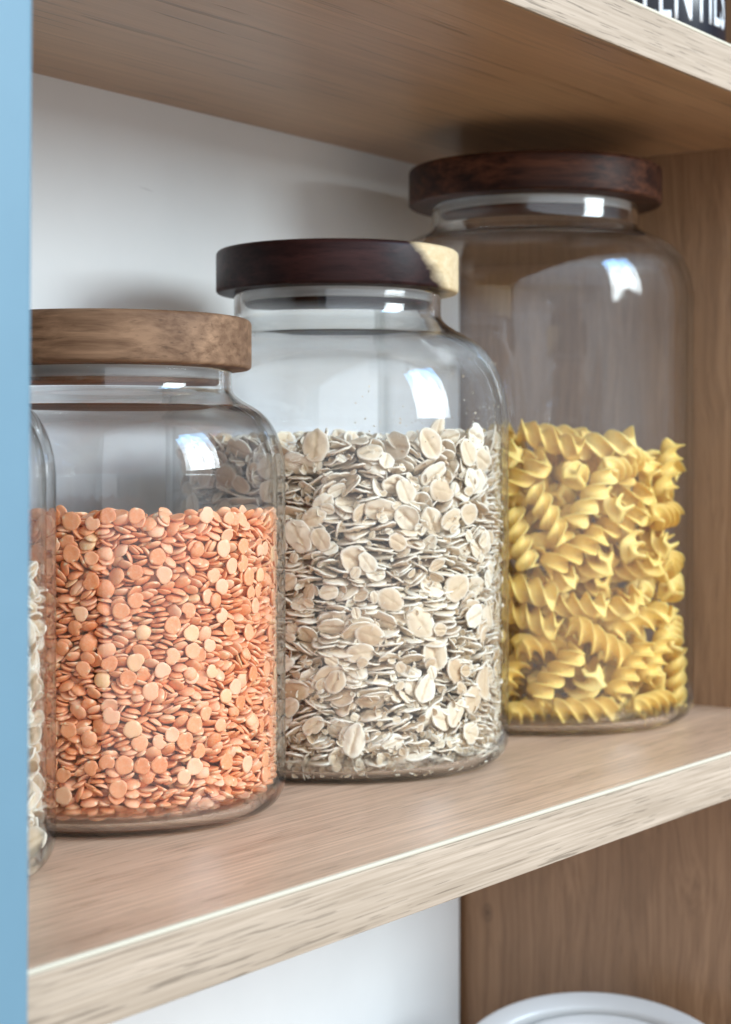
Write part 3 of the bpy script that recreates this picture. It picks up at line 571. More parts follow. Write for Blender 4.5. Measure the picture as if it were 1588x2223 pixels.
250,-114,33,49,-4,2,45,204,184,355,-33,37,-5,46,274,17,264,-13,-6,45,52,162,188,13,-19,-46,2,51,263,-77,170,-49,-3,7,48,272,20,244,1,-7,-4,53,273,-29,365,-46,-4,1,44,
267,55,142,14,-46,12,52,253,109,288,-4,-9,49,44,201,182,288,50,7,-1,45,257,77,264,3,0,31,48,274,16,123,8,0,1,44,259,-93,284,23,44,0,43,234,73,15,-6,-49,-5,49,
271,47,222,49,-5,6,44,248,-99,384,1,49,0,45,252,-129,320,1,-35,-17,54,53,279,255,-1,-35,35,50,56,278,206,31,-17,11,51,252,107,455,34,31,-13,50,152,230,474,15,47,10,49,
180,207,122,-9,13,43,52,237,144,104,-45,-15,-12,45,251,109,131,-47,-16,0,51,269,54,288,-2,2,41,43,163,221,28,-6,-49,-9,50,221,163,478,32,34,-17,52,255,97,390,-6,12,-47,47,
174,212,181,-48,5,11,47,275,12,285,34,-35,12,42,271,43,435,-4,-15,-39,44,263,-76,315,43,-24,6,45,178,209,453,-5,0,4,46,267,-56,256,49,10,2,53,118,248,193,-48,10,-10,50,
271,41,183,2,50,2,47,249,115,96,48,4,-10,46,275,-31,30,28,39,-6,42,274,30,52,-18,45,10,43,204,180,420,3,5,28,52,225,146,310,-35,35,-4,46,195,193,388,13,-1,23,46,
138,236,274,-2,-6,-25,50,171,218,251,-15,-39,28,46,81,261,6,-5,2,-37,50,211,164,411,37,-32,-8,44,257,97,41,-25,-42,-9,46,171,212,74,-13,8,47,53,270,-37,440,21,-41,-15,55,
263,15,272,-49,0,-6,52,157,226,22,-49,4,6,43,214,156,314,5,-5,-25,54,264,40,294,-29,39,12,47,233,127,437,23,14,-41,53,212,168,330,-48,7,-4,44,251,-90,353,-16,-13,16,51,
262,81,228,-49,1,5,46,254,-103,335,-48,-11,8,45,215,-117,20,-1,-1,46,43,251,-120,217,11,14,23,47,152,226,190,1,1,50,54,106,252,342,2,7,10,52,182,209,248,25,33,-22,44,
118,248,264,4,-1,50,46,225,146,74,2,-6,-49,55,162,225,169,-18,-9,-23,48,146,217,487,35,-9,-11,52,264,79,456,-46,5,16,42,129,245,455,-19,10,28,48,232,134,208,48,-7,5,47,
101,255,321,9,12,1,48,137,236,263,-14,-4,18,55,258,80,36,47,12,1,45,125,244,408,-43,-22,-10,50,174,217,469,26,-37,0,44,248,-121,364,-15,-4,18,45,184,163,3,0,0,3,48,
215,169,168,-26,-38,10,53,154,228,434,-45,18,11,44,190,200,109,-29,-39,-11,48,97,259,401,-22,-43,-9,44,137,235,165,2,1,-40,55,162,221,306,3,49,2,51,236,138,340,1,-5,6,48,
226,145,405,12,-47,-4,53,229,150,208,-7,-8,-24,51,165,219,152,-45,-19,6,44,177,199,489,24,2,-44,43,176,214,385,26,-24,15,45,232,143,242,-5,47,-5,48,275,-2,112,-49,-4,0,42,
180,167,11,-1,1,40,48,219,164,50,-38,-33,-2,50,106,249,297,8,-11,47,49,234,144,389,-11,6,47,45,131,241,189,-6,-4,30,46,198,195,19,45,5,-19,43,247,-103,428,8,3,41,44,
127,248,219,-10,-18,-32,42,245,116,394,1,12,-8,43,140,233,156,-1,-3,48,53,253,-94,204,-3,-5,-49,49,213,119,5,26,-43,0,43,263,-13,444,-27,-37,14,48,250,103,229,48,-10,-7,52,
257,49,19,-18,20,-5,44,250,-115,6,-23,-43,10,42,270,-54,207,-7,-46,11,45,146,233,81,40,29,5,45,264,-74,195,-1,8,48,45,242,-119,205,22,-43,-9,48,266,0,27,7,2,18,50,
244,38,14,-3,-50,-2,54,198,144,11,7,-3,49,46,251,-111,40,38,30,-6,49,222,-107,6,-16,47,0,54,245,-14,16,49,-7,-9,54,250,45,420,1,6,-34,49,245,36,21,4,1,31,54,
142,232,53,10,-8,38,54,202,189,324,-8,10,31,47,105,254,123,-3,17,-43,47,137,238,455,39,23,-7,50,221,164,307,-49,5,-3,48,112,250,306,2,5,-10,46,184,202,345,2,4,-50,50,
112,251,446,-4,12,-40,45,116,249,92,-1,13,48,52,166,218,426,2,46,-3,52,165,216,119,-13,16,45,53,121,246,319,2,5,-5,46,218,167,40,-6,-1,-1,47,248,-121,181,-27,40,-6,45,
176,210,18,0,0,-32,45,202,183,96,-31,-39,-3,53,128,242,140,-39,-31,5,47,139,237,200,-9,49,7,49,197,191,221,-40,27,5,43,185,203,57,49,-7,8,44,216,171,69,-30,-39,-8,44,
190,199,35,-5,-11,46,46,168,178,5,48,-13,0,44,241,133,155,-5,1,11,45,204,187,38,-30,-37,-11,45,76,270,398,-27,-14,-17,46,127,242,233,39,-32,-2,50,139,232,175,-1,-2,47,53,
155,224,270,-27,39,-16,54,268,12,380,11,-4,36,49,204,182,103,-47,-14,2,43,239,133,351,18,-46,-8,50,170,214,235,-35,35,5,49,260,-57,355,-19,-45,1,45,234,140,116,0,0,-20,46,
268,-53,278,10,-8,5,47,183,207,29,-4,49,8,44,263,60,280,43,25,1,42,267,15,356,-12,48,-3,49,256,-98,153,5,50,-3,43,265,73,172,-40,29,5,45,198,188,172,0,-10,-45,52,
264,-60,331,4,-7,7,47,249,112,148,18,-12,-20,54,240,134,285,-4,-6,1,44,250,90,175,-21,-44,-10,44,245,82,24,-38,31,7,49,164,211,379,20,-42,0,53,230,102,85,-15,-7,-46,53,
196,147,6,44,-23,-8,46,255,94,294,37,-33,1,42,247,68,288,-15,-47,-6,53,257,53,441,9,3,-40,42,261,30,380,-40,30,3,42,265,-60,410,-4,-47,16,45,252,-95,50,39,-30,7,52,
216,119,172,-50,6,0,50,249,-76,213,-26,24,-34,54,219,92,55,-31,-18,35,50,226,-98,47,2,-5,39,49,246,8,118,23,-44,-7,48,240,-127,27,2,3,48,54,222,158,213,-3,-9,-40,51,
170,214,91,-7,-6,-21,53,248,111,258,-27,42,1,53,146,236,246,-19,-2,3,45,155,224,409,41,28,4,52,239,137,127,-45,-18,13,46,150,234,100,-44,-17,-13,45,189,198,50,38,-32,6,48,
264,51,348,0,-7,-41,50,213,168,395,-24,43,-4,54,195,194,458,-9,-12,4,43,77,265,235,-42,-25,-10,46,128,245,54,-48,-9,0,45,246,-120,112,-2,48,13,48,210,164,203,40,-28,8,47,
80,264,192,21,-7,34,43,227,152,189,19,46,-1,42,212,165,192,-2,-5,-3,48,270,-10,244,-2,-4,28,54,189,192,116,-18,45,3,51,160,224,200,8,-48,-10,44,262,24,372,44,24,1,50,
120,246,20,-2,-29,40,51,154,229,235,37,-29,16,42,205,176,155,4,48,-5,44,239,137,27,-49,-7,4,44,260,51,53,-45,0,-20,51,267,23,149,-2,5,41,51,217,160,366,-5,-1,34,44,
221,162,105,24,-12,-21,52,264,-25,295,-29,-14,-36,52,268,-6,194,-3,2,-32,49,223,144,346,0,-4,-35,50,263,-45,477,43,25,5,49,262,-3,414,-1,39,-29,49,246,-101,319,-21,-43,7,52,
261,-38,168,24,2,-43,54,266,-61,64,45,-23,0,52,259,-12,317,15,-14,2,43,245,-124,341,-1,-9,12,45,86,261,489,-23,43,11,52,112,255,355,-36,-29,-15,44,267,2,102,-2,7,7,54,
115,251,181,-5,3,-39,42,273,19,177,7,-22,40,47,89,261,94,-13,0,2,49,101,258,462,-22,-41,-11,46,255,85,65,-5,2,14,43,122,243,329,25,-43,-5,54,131,241,397,10,4,-18,46,
119,248,248,-4,2,21,47,148,232,242,39,24,-7,49,87,264,444,-15,-11,-22,44,99,263,12,-26,-7,-29,43,197,182,139,-49,-4,4,50,269,44,79,26,4,-19,55,243,105,478,46,-12,-14,46,
177,213,190,-48,1,1,42,156,225,463,1,-5,-46,49,263,68,214,16,-2,-47,54,69,267,42,-42,-26,-1,45,260,76,130,-18,46,-9,43,138,228,442,-46,13,-14,47,237,111,214,-18,-46,2,48,
265,80,194,27,-32,-27,44,228,154,262,30,39,1,45,85,256,358,19,38,-2,53,251,82,220,-5,49,6,50,177,209,13,46,19,0,43,169,205,298,-3,5,17,51,268,-47,374,8,-44,-22,52,
101,255,332,9,11,-21,48,254,-38,95,45,-16,-12,53,134,240,181,3,-8,-45,44,153,224,183,-13,-48,2,52,236,-122,259,-4,-4,-4,52,176,212,134,-47,-16,1,44,179,206,63,-27,41,-7,50,
186,192,149,39,-31,3,46,257,-75,125,-4,-6,49,52,177,203,421,45,-5,18,49,249,-116,169,-4,-3,-29,43,250,-107,445,3,2,-29,44,232,133,110,-47,18,0,53,269,-16,487,16,12,-46,54,
266,47,190,-49,9,-2,44,253,74,389,-10,34,0,55,224,159,226,-18,-42,20,45,249,85,432,28,37,-18,54,187,192,182,48,-6,-4,53,258,-51,455,-31,-37,6,49,259,-61,86,-9,4,19,50,
255,-68,265,-17,42,19,45,214,163,376,-19,46,2,52,242,93,102,4,2,-26,43,258,-36,389,32,-10,-37,52,242,40,439,-43,20,-15,48,257,-96,136,25,43,3,48,265,22,142,35,35,-4,53,
238,-69,362,4,6,41,54,248,-78,104,4,-46,-13,52,226,99,29,-2,3,-47,52,265,-29,56,25,11,-30,46,267,-23,403,37,-30,3,44,236,-87,341,18,-46,-6,51,244,-101,287,16,-43,6,47,
235,104,95,2,7,32,48,94,256,249,-6,5,34,54,245,-121,16,-10,-5,-41,52,147,230,413,3,-6,-33,50,148,231,299,-46,-18,1,48,155,220,316,38,22,6,49,119,246,102,-1,4,48,50,
113,248,201,36,33,10,54,209,177,117,3,1,-50,48,123,243,243,40,30,-3,52,149,228,71,5,-6,-49,54,152,230,391,-37,31,-1,49,196,186,260,-9,47,-13,49,93,257,37,4,-49,-8,54,
142,235,17,-4,-2,20,46,55,270,12,-9,9,8,50,173,198,247,9,-27,19,52,89,260,455,4,0,31,43,218,153,336,-9,-6,38,43,250,79,480,-28,5,-36,50,131,241,131,50,-2,-5,47,
267,55,268,10,-30,-24,43,153,227,66,-36,34,-8,50,220,163,264,3,-7,-39,46,100,256,269,1,50,-3,42,133,240,345,33,37,5,47,269,-34,316,17,-3,-40,52,163,221,399,-6,-11,46,50,
207,178,111,28,42,3,46,230,120,442,-17,-21,41,48,226,96,20,2,2,-13,48,97,257,420,40,-20,17,50,268,-18,339,5,2,3,48,267,-45,241,3,2,11,46,241,-120,160,-8,-6,27,50,
268,-32,120,-16,10,-43,48,222,162,157,30,-40,4,46,148,229,328,41,19,-20,47,269,-19,74,-23,43,3,50,232,96,56,-16,10,-8,45,241,-109,282,16,-43,6,51,174,197,450,35,-35,4,44,
239,56,331,1,0,-30,47,267,-15,133,-21,44,-5,45,255,-28,326,-1,5,28,48,248,57,243,48,-13,0,54,219,142,358,49,-2,5,52,232,-117,340,30,30,10,43,253,84,259,-45,-21,1,49,
255,38,34,-2,8,12,48,166,188,138,0,16,4,54,245,-51,42,-6,-1,-49,53,221,146,278,45,-11,9,54,246,-94,234,-16,-13,-19,45,255,-83,66,-7,5,-43,45,242,-46,68,-1,-7,-43,50,
192,178,301,26,-43,-1,43,256,-50,117,-34,12,-34,54,250,47,467,-7,-4,-48,46,212,156,447,-29,-21,-34,49,249,-40,404,15,43,-7,50,234,71,59,17,47,-4,46,43,273,483,-2,15,42,53,
33,282,160,35,0,-4,50,36,282,360,27,-23,20,46,247,-127,378,43,-18,15,42,120,249,386,-46,1,-10,52,268,-32,195,48,5,-4,48,128,242,337,-42,-26,2,48,72,265,366,6,9,49,53,
72,262,255,47,17,-3,54,117,249,256,-2,4,45,46,90,261,436,-18,14,38,47,159,217,169,24,39,-17,53,93,257,90,28,39,-10,54,102,254,72,-40,-30,3,48,132,237,214,20,-44,8,51,
93,246,13,1,2,23,55,75,269,221,1,-42,-25,43,254,90,140,-3,-8,-35,48,73,263,204,3,-7,-24,52,150,232,377,-12,1,2,42,77,264,19,-46,-16,-11,53,92,257,181,-13,-6,17,54,
247,-118,60,-2,-11,-45,48,149,228,104,9,-12,12,54,103,253,293,-41,25,11,50,178,210,314,-6,-49,3,45,150,221,228,-13,11,26,53,236,133,326,6,-20,-39,50,144,226,421,6,-4,-48,54,
54,265,240,14,9,22,45,259,-9,384,-3,-5,8,51,270,25,94,-17,-46,0,53,251,-89,410,-13,-12,-6,52,175,200,35,17,-6,-40,54,175,204,72,32,35,0,52,226,146,245,13,-7,-46,48,
76,265,50,-39,30,1,46,114,252,131,-48,2,5,44,259,-33,247,-9,47,-14,47,250,106,267,-11,48,-1,47,257,59,117,44,21,3,55,199,181,199,3,-8,49,44,220,145,388,-19,-2,40,49,
239,114,165,-10,-8,30,44,232,120,409,1,18,39,47,263,69,93,29,35,17,51,258,-14,396,27,-41,-3,44,258,37,478,-17,22,-28,52,263,-47,274,-10,47,10,47,251,-89,255,-39,-30,-7,49,
239,-107,363,43,17,-9,43,213,139,33,31,38,-2,54,262,-44,286,-2,-9,2,47,217,116,22,46,-18,-1,46,199,175,308,-20,-46,0,44,233,122,266,47,6,16,53,258,-31,40,22,44,-3,46,
223,138,51,-8,2,-35,49,238,-100,420,3,-8,43,53,246,-99,170,24,42,-13,51,253,-53,172,-2,-13,30,51,241,39,182,-3,9,48,43,190,154,31,1,-49,6,49,4,273,487,-5,13,-33,51,
83,267,328,28,30,-23,48,246,-126,383,-14,-10,7,44,47,268,139,-11,17,-41,54,96,255,261,-39,-31,3,53,47,272,271,-42,-19,-4,53,54,270,457,-29,35,19,55,165,219,210,-40,-12,-24,42,
72,265,264,-47,17,6,46,151,230,285,-38,26,15,50,194,194,295,2,2,26,45,267,48,237,2,-26,10,55,248,-121,211,-45,-13,16,48,82,230,7,-9,6,-42,44,177,211,154,-16,47,4,45,
90,257,165,49,-4,-9,52,77,265,395,35,18,-13,53,194,194,437,-12,-3,47,46,48,269,123,30,-40,-2,49,99,256,392,-10,-49,-3,47,55,269,39,-38,-31,7,43,101,256,118,-1,-47,-14,49,
194,197,189,14,-44,7,47,200,179,160,48,8,10,46,175,200,439,-3,-3,44,47,195,180,412,4,3,-18,53,88,253,348,-19,42,-15,48,258,81,400,17,23,33,46,61,268,328,5,11,0,45,
268,24,398,-3,3,-49,46,77,264,108,-11,11,-21,46,175,201,220,4,-49,10,48,96,255,154,-22,43,-11,54,57,273,152,-19,-42,-18,44,141,235,311,47,-7,-13,43,231,147,470,-36,25,23,44,
267,26,59,-45,15,-7,43,231,151,86,13,47,4,42,261,29,88,-44,-22,6,54,244,107,221,-42,-26,5,50,146,218,126,-39,-26,-16,47,239,122,103,-9,14,47,42,252,91,413,46,-10,-7,54,
267,-26,426,17,-2,-39,49,66,267,87,-37,-34,-1,45,254,-25,109,-45,-18,9,53,156,224,364,17,-5,-46,44,169,218,99,-8,1,9,43,198,174,473,3,-46,15,54,270,-37,75,1,-11,31,54,
75,263,272,6,-49,-5,52,261,91,100,11,-14,-2,43,255,90,203,27,-39,13,43,241,63,341,42,27,-2,49,186,162,205,7,12,-4,53,234,65,483,4,-15,32,46,243,-96,118,-4,5,-37,53,
266,26,68,-8,47,10,45,200,177,55,-46,-16,-10,48,242,-110,314,-15,-46,11,47,235,76,153,-43,26,1,50,140,199,11,47,17,2,42,232,133,185,1,-2,-5,45,233,131,139,-13,1,-45,54,
236,128,85,-5,-26,-8,44,251,-9,116,-35,-17,0,42,250,-78,62,-28,-41,4,44,241,105,69,7,3,-36,53,206,173,131,38,26,9,53,257,-37,17,15,5,-38,43,234,-98,251,-2,14,20,42,
237,89,347,0,13,-13,52,224,109,248,47,18,1,55,253,34,354,-15,44,-8,51,246,-90,468,28,-34,-22,51,245,56,450,43,-9,14,48,235,95,383,50,4,-1,42,235,73,445,-16,46,-4,53,
254,-67,465,29,-40,-3,42,237,-104,391,2,49,-8,55,239,-58,104,-5,-4,-46,47,203,176,315,47,16,-6,44,101,239,86,39,-13,3,43,241,49,281,-5,8,45,51,243,-71,176,-39,13,-28,54,
143,213,56,-33,-19,-32,45,245,-15,357,-2,-6,-31,48,209,140,38,-6,6,49,42,250,-48,369,-46,-12,6,50,240,63,131,13,-46,14,49,242,-28,152,45,5,18,48,226,-118,75,-3,10,-49,47,
261,-19,458,21,9,44,46,243,-44,17,-48,-4,-10,54,242,42,71,37,-31,9,50,179,175,81,-35,-36,-6,53,247,-18,27,-19,46,5,52,12,282,443,32,-20,17,50,-6,284,317,13,-33,33,46,
210,-126,7,28,-39,4,44,230,-131,42,42,-21,16,52,162,213,84,49,3,2,52,25,273,458,-39,30,8,54,52,278,174,14,-30,32,44,167,218,443,41,29,0,45,40,269,31,3,-1,-46,51,
245,79,91,-43,23,-7,51,78,262,156,31,39,-5,50,135,224,11,4,50,0,42,261,-59,487,49,5,6,50,63,270,219,-33,27,26,44,47,270,289,42,-26,9,47,83,265,222,20,-17,35,43,
248,-118,143,-13,1,32,46,104,252,170,-47,-14,9,55,270,-30,392,1,-23,-13,44,25,271,118,1,-1,-40,55,28,271,110,1,0,-49,50,243,-24,486,-15,-45,-2,53,65,267,299,-49,-8,-6,44,
105,221,3,0,0,44,45,244,82,191,35,-18,-26,55,68,264,105,14,7,47,50,47,273,233,-33,-36,-12,42,49,270,312,13,48,-1,46,19,273,57,-13,-48,-3,51,104,254,412,42,-24,10,45,
67,267,308,-35,35,-2,45,143,236,151,-30,40,1,42,236,136,298,37,26,21,52,229,136,255,5,2,13,51,244,50,481,-19,-43,-12,44,102,252,83,43,22,-5,45,253,54,100,-27,-3,-42,51,
228,148,91,8,-5,-37,50,93,249,286,-43,-22,8,46,169,202,461,-41,28,-6,44,123,230,84,-33,30,17,50,132,239,368,5,-3,-20,49,128,232,379,-26,41,-10,51,213,149,111,1,-14,48,53,
254,26,285,40,-27,-12,51,97,257,26,9,4,2,46,232,84,339,-11,6,-48,50,231,100,179,-9,15,0,50,141,224,115,-41,-27,3,46,242,66,28,-49,7,-4,45,265,-62,139,26,-1,39,43,
42,245,3,0,0,16,52,248,105,107,-10,1,-25,43,245,7,357,-3,-50,2,47,259,69,425,1,-42,-12,43,252,-97,452,-7,-2,-46,45,251,10,404,24,-42,4,46,268,-12,65,10,2,-37,46,
249,-108,103,18,-46,5,42,257,-54,309,-9,1,-49,45,241,12,14,-20,-6,36,47,237,75,357,1,-7,33,51,250,-89,77,-30,38,10,49,228,-118,380,13,9,1,53,250,12,453,26,-42,3,54,
235,93,284,-5,5,-45,49,253,31,431,28,35,12,46,221,114,460,-17,-45,-11,54,252,58,366,-12,-33,23,51,232,-78,290,-45,-20,-6,47,237,52,170,2,-15,28,49,273,7,44,-49,-5,10,46,
262,-18,139,6,48,1,53,205,178,320,-7,-3,-40,44,246,39,315,1,4,-32,52,252,0,298,34,37,-4,45,239,73,282,-47,-4,7,47,241,-75,314,-26,0,-27,49,251,31,179,44,-21,5,46,
249,89,443,-6,-44,18,52,237,-66,256,-2,4,44,49,246,-91,173,-4,-13,-47,47,252,9,472,36,-34,-2,44,207,161,341,46,2,9,51,225,96,168,48,-9,-5,48,262,66,464,-44,-4,23,46,
242,-5,386,3,43,6,54,182,196,164,24,7,35,50,251,11,231,-2,-50,1,53,210,143,397,34,36,3,46,251,-14,198,6,-9,-21,50,218,-115,120,7,-1,49,49,266,11,187,31,-39,-1,46,
239,-58,26,-6,-12,47,50,243,-39,195,-7,0,31,54,245,-29,232,46,16,5,52,218,97,153,-3,-40,15,50,227,-90,40,-4,-2,2,43,213,125,83,4,-8,-47,53,253,-2,149,-1,-49,-7,54,
229,-130,62,-11,46,-10,51,238,69,310,-2,-50,-2,52,244,-28,58,36,35,3,46,241,-76,95,19,-7,41,45,241,68,350,-31,39,1,46,205,133,18,-2,2,-13,44,240,-54,236,2,-5,-45,51,
218,-109,70,5,-2,-25,43,245,-93,186,12,45,-10,44,235,-61,298,35,-32,-4,44,242,16,271,41,-17,23,49,241,-53,262,-4,1,12,52,242,22,28,-48,-8,6,43,241,-129,488,-15,25,21,49,
190,155,489,38,-30,-8,51,238,5,486,30,-19,-29,52,59,255,7,22,-43,-1,49,46,268,52,-41,-28,8,54,45,272,352,47,-5,1,51,55,272,409,28,3,5,52,41,270,81,-4,49,4,52,
51,269,23,-5,0,-48,50,95,258,429,-10,20,45,50,107,248,476,-8,-46,-14,53,23,273,293,7,8,23,48,38,271,302,-4,3,44,49,16,278,78,1,47,17,45,25,272,286,36,-33,-9,52,
52,270,59,-36,34,3,44,117,235,15,22,20,-31,46,147,223,367,-7,-20,8,53,201,184,361,-13,48,-2,45,212,166,386,-1,49,0,48,100,258,142,-8,-14,-24,44,176,202,392,21,3,7,47,
233,123,366,13,-6,-45,51,200,178,45,-40,30,1,53,132,235,42,0,-4,-6,51,255,-71,403,-29,16,32,50,96,241,401,-29,-38,-1,48,262,8,434,-43,9,24,49,34,274,258,-17,-43,-20,50,
71,263,31,4,-3,-27,53,257,73,55,36,-32,11,47,240,88,250,-23,-40,0,46,42,271,297,41,-29,4,46,69,235,3,0,0,-25,47,-3,273,46,-8,-49,-3,51,233,74,171,-41,-23,-16,51,
265,-49,320,-32,37,3,42,225,143,44,36,-34,-2,48,124,214,88,3,50,-3,54,238,67,49,-5,1,16,52,187,195,402,-41,-22,-16,53,239,-124,438,16,-1,43,48,242,107,339,12,2,1,55,
64,265,319,23,-43,-10,52,220,125,26,-4,-4,-47,53,262,48,400,44,-20,-5,54,204,141,187,-13,48,-7,53,262,55,308,5,-7,32,43,238,-53,300,2,17,29,45,196,180,164,8,-10,-44,50,
245,34,452,12,4,3,54,239,119,392,35,-33,-10,45,264,-6,282,-6,0,39,53,245,99,317,-3,24,13,55,261,22,299,2,-12,6,52,251,75,194,12,29,18,52,249,56,165,1,-8,41,53,
157,199,136,-47,-9,16,53,88,254,310,6,14,47,46,193,152,88,34,32,9,49,246,-82,434,-14,-48,-3,49,234,79,72,-1,5,49,55,245,-28,205,-50,0,-3,49,264,23,26,-2,-6,24,43,
253,-93,84,-45,-16,-1,52,239,77,162,-29,40,2,51,240,110,378,-4,-16,31,46,144,200,34,10,3,46,51,235,-75,248,-7,-4,-34,51,166,202,322,32,-9,-28,53,258,-14,165,-28,35,-19,47,
242,-50,444,-10,46,-11,49,265,-10,186,-4,2,35,44,248,2,463,1,6,-45,48,185,182,231,-36,-1,-22,51,215,-118,43,-46,-18,-4,47,76,260,77,10,1,-27,51,245,-61,283,45,17,-1,42,
191,165,425,18,1,2,46,220,-112,249,1,-4,43,53,256,-10,90,45,-21,-4,52,238,110,297,35,3,-34,51,235,78,144,46,19,1,53,245,-15,238,-10,47,-10,51,237,67,229,13,-47,9,54,
245,3,27,-5,10,-45,46,246,-60,396,-6,11,-47,47,248,-44,90,48,0,-13,46,228,92,304,43,25,-1,49,223,-107,168,14,-48,2,53,145,224,138,-6,-12,48,48,236,131,150,6,-49,6,43,
106,222,25,1,15,48,54,247,-97,438,2,-3,45,54,264,-11,276,-38,32,-6,53,150,195,71,35,36,2,51,190,180,67,-32,-24,-25,51,248,-18,430,-4,-48,12,54,246,-17,351,45,-22,5,52,
252,6,366,49,-4,8,49,242,-42,356,4,4,50,50,231,105,194,-48,-6,-1,48,217,111,105,7,10,-47,48,178,200,207,-18,5,-17,48,222,136,225,-1,33,27,53,257,-28,254,-13,47,-9,43,
250,6,306,39,31,-4,55,241,-53,230,45,-22,5,53,238,-62,336,44,-22,0,50,236,71,135,45,17,-1,50,247,-57,373,-9,12,-48,50,224,99,73,22,44,2,44,240,-49,288,-49,-10,2,49,
241,40,325,-10,49,0,44,246,17,416,40,-30,-6,54,234,-74,415,24,-20,26,50,254,6,212,-47,6,-4,51,243,113,115,48,14,5,43,246,5,139,7,5,-49,52,262,-3,95,1,4,27,46,
222,108,402,9,-46,-17,46,267,-8,260,-13,13,-35,47,245,-22,343,48,-9,0,49,152,217,289,-7,-32,-34,43,181,166,363,1,-7,-28,51,80,234,99,-37,-34,2,55,239,-49,21,12,-9,-3,46,
219,115,287,35,-25,23,55,239,-79,143,28,-34,-10,45,194,175,449,-5,-15,45,52,263,-11,180,41,29,-1,48,230,-106,461,-16,-46,-4,51,202,133,108,-5,46,7,42,243,-18,271,0,-6,-48,43,
195,147,210,41,-29,4,44,242,9,204,5,-47,-4,49,238,-32,95,-32,0,34,55,242,43,380,-45,-21,5,51,140,203,451,15,37,3,52,218,115,451,-46,17,2,54,56,238,101,-5,6,-48,44,
235,-12,86,33,12,32,49,154,185,401,20,1,-37,44,247,-50,420,11,-49,5,49,188,157,476,-1,13,34,49,171,179,470,-18,-4,-35,55,236,-135,6,12,49,0,55,35,277,443,-14,42,19,44,
242,-129,196,42,-27,2,48,237,-131,327,12,-11,-39,54,240,-130,298,-22,-39,21,49,-10,283,478,23,-27,28,51,69,268,435,35,27,-22,47,140,238,221,4,-47,17,44,
239,-125,448,2,5,-5,43,-3,284,89,30,-19,20,43,50,269,391,-5,1,-34,49,19,274,29,41,27,9,45,64,266,117,2,-7,-36,48,227,-130,191,-39,-30,10,53,10,276,477,9,-47,-7,43,
57,269,68,-36,33,-2,47,60,265,475,-6,-23,0,52,35,268,427,11,-2,-24,55,93,252,193,3,-4,49,47,38,271,337,31,-39,-7,51,28,273,465,6,-9,44,47,233,-135,251,-7,-5,47,49,
0,280,464,0,-24,-43,46,100,257,62,-1,8,49,43,198,183,243,32,-35,-12,52,257,-73,36,41,-27,0,51,42,269,420,11,2,-39,54,77,262,278,0,7,-34,50,42,270,219,7,-13,45,54,
-1,278,120,-6,20,36,45,32,273,64,-42,26,-3,45,37,270,324,4,-8,-23,51,85,255,120,-45,3,19,53,65,265,165,42,-27,4,53,92,257,202,-1,-4,8,47,77,264,293,-5,0,35,42,
9,272,271,-10,3,-48,53,68,265,455,6,19,-33,44,42,270,88,10,3,-48,49,155,224,348,9,-7,48,45,109,248,145,-9,46,-15,43,258,-36,440,39,-19,-24,51,160,211,49,3,3,-49,50,
-9,273,300,-38,32,-5,51,186,190,311,29,-32,20,54,167,189,344,-44,20,-9,53,251,87,374,15,-5,-26,49,33,273,142,4,11,-14,44,5,275,66,3,-7,21,42,236,-124,268,-1,1,48,43,
212,145,449,-25,-26,-35,49,128,223,105,-39,-30,-7,54,156,215,437,39,-30,-8,47,124,236,72,-32,38,0,54,46,271,317,-1,0,37,44,121,234,449,12,29,38,46,104,250,236,0,4,-41,43,
265,-9,224,7,0,25,52,224,-130,477,-31,24,-31,44,127,231,423,-17,31,-25,50,95,248,106,-40,-30,0,52,229,132,272,5,-15,-12,54,245,-82,389,32,33,-18,50,52,268,185,7,6,-25,55,
130,239,361,-48,-12,-5,49,156,217,452,16,-46,8,44,251,-68,48,-23,-43,0,52,253,85,239,6,49,3,47,128,237,352,23,44,5,52,240,-118,242,-18,-8,-3,49,32,267,11,0,2,30,49,
258,-69,285,18,-13,-42,42,217,114,38,-41,28,3,48,251,1,282,-4,-26,-12,50,155,222,37,-6,49,9,48,61,268,95,-40,-29,2,44,226,99,405,-47,5,11,55,244,16,376,-44,10,-14,54,
246,53,430,30,39,3,43,115,214,12,-8,-49,8,42,222,136,422,-28,-36,-20,51,200,150,320,40,15,26,54,261,-7,219,8,-49,-7,54,14,272,90,-46,-16,-7,50,192,182,444,27,39,15,51,
227,95,196,9,9,-33,49,158,215,41,7,-6,31,47,258,-38,146,7,6,-22,49,249,49,297,12,20,11,51,96,253,215,16,44,7,46,224,102,207,5,0,27,50,25,273,203,11,3,-21,50,
230,99,158,-14,-47,7,47,211,131,132,-38,-32,-1,54,212,128,328,-49,6,1,54,197,153,302,4,9,-21,47,237,14,435,32,-7,-36,49,253,6,254,6,-42,-8,55,269,-26,205,-20,3,40,43,
167,179,69,19,-4,45,45,160,222,59,45,-20,6,48,235,126,322,31,33,0,47,249,-71,449,6,-41,-7,50,262,-71,443,-22,-17,37,43,229,136,165,9,-16,11,49,216,157,360,-28,41,-5,43,
158,210,252,15,-22,-8,54,238,64,434,-4,-4,33,51,255,-70,481,48,0,2,51,19,240,476,24,35,-22,54,247,-49,307,26,-42,-5,50,232,-82,380,-10,-4,-44,48,207,160,99,-8,38,13,50,
35,270,209,14,-3,26,46,227,-100,265,-25,40,0,50,246,2,132,2,49,6,49,235,126,62,32,37,7,52,232,-55,88,3,-28,-11,47,231,-108,352,-5,-6,-42,52,100,223,13,-11,-12,-15,46,
243,-54,340,-2,8,36,53,238,65,39,-1,6,-44,50,110,237,32,-29,40,-3,52,227,140,485,-48,-8,-12,52,165,191,36,-32,30,-11,49,244,33,404,-26,18,-33,50,143,228,210,40,25,2,46,
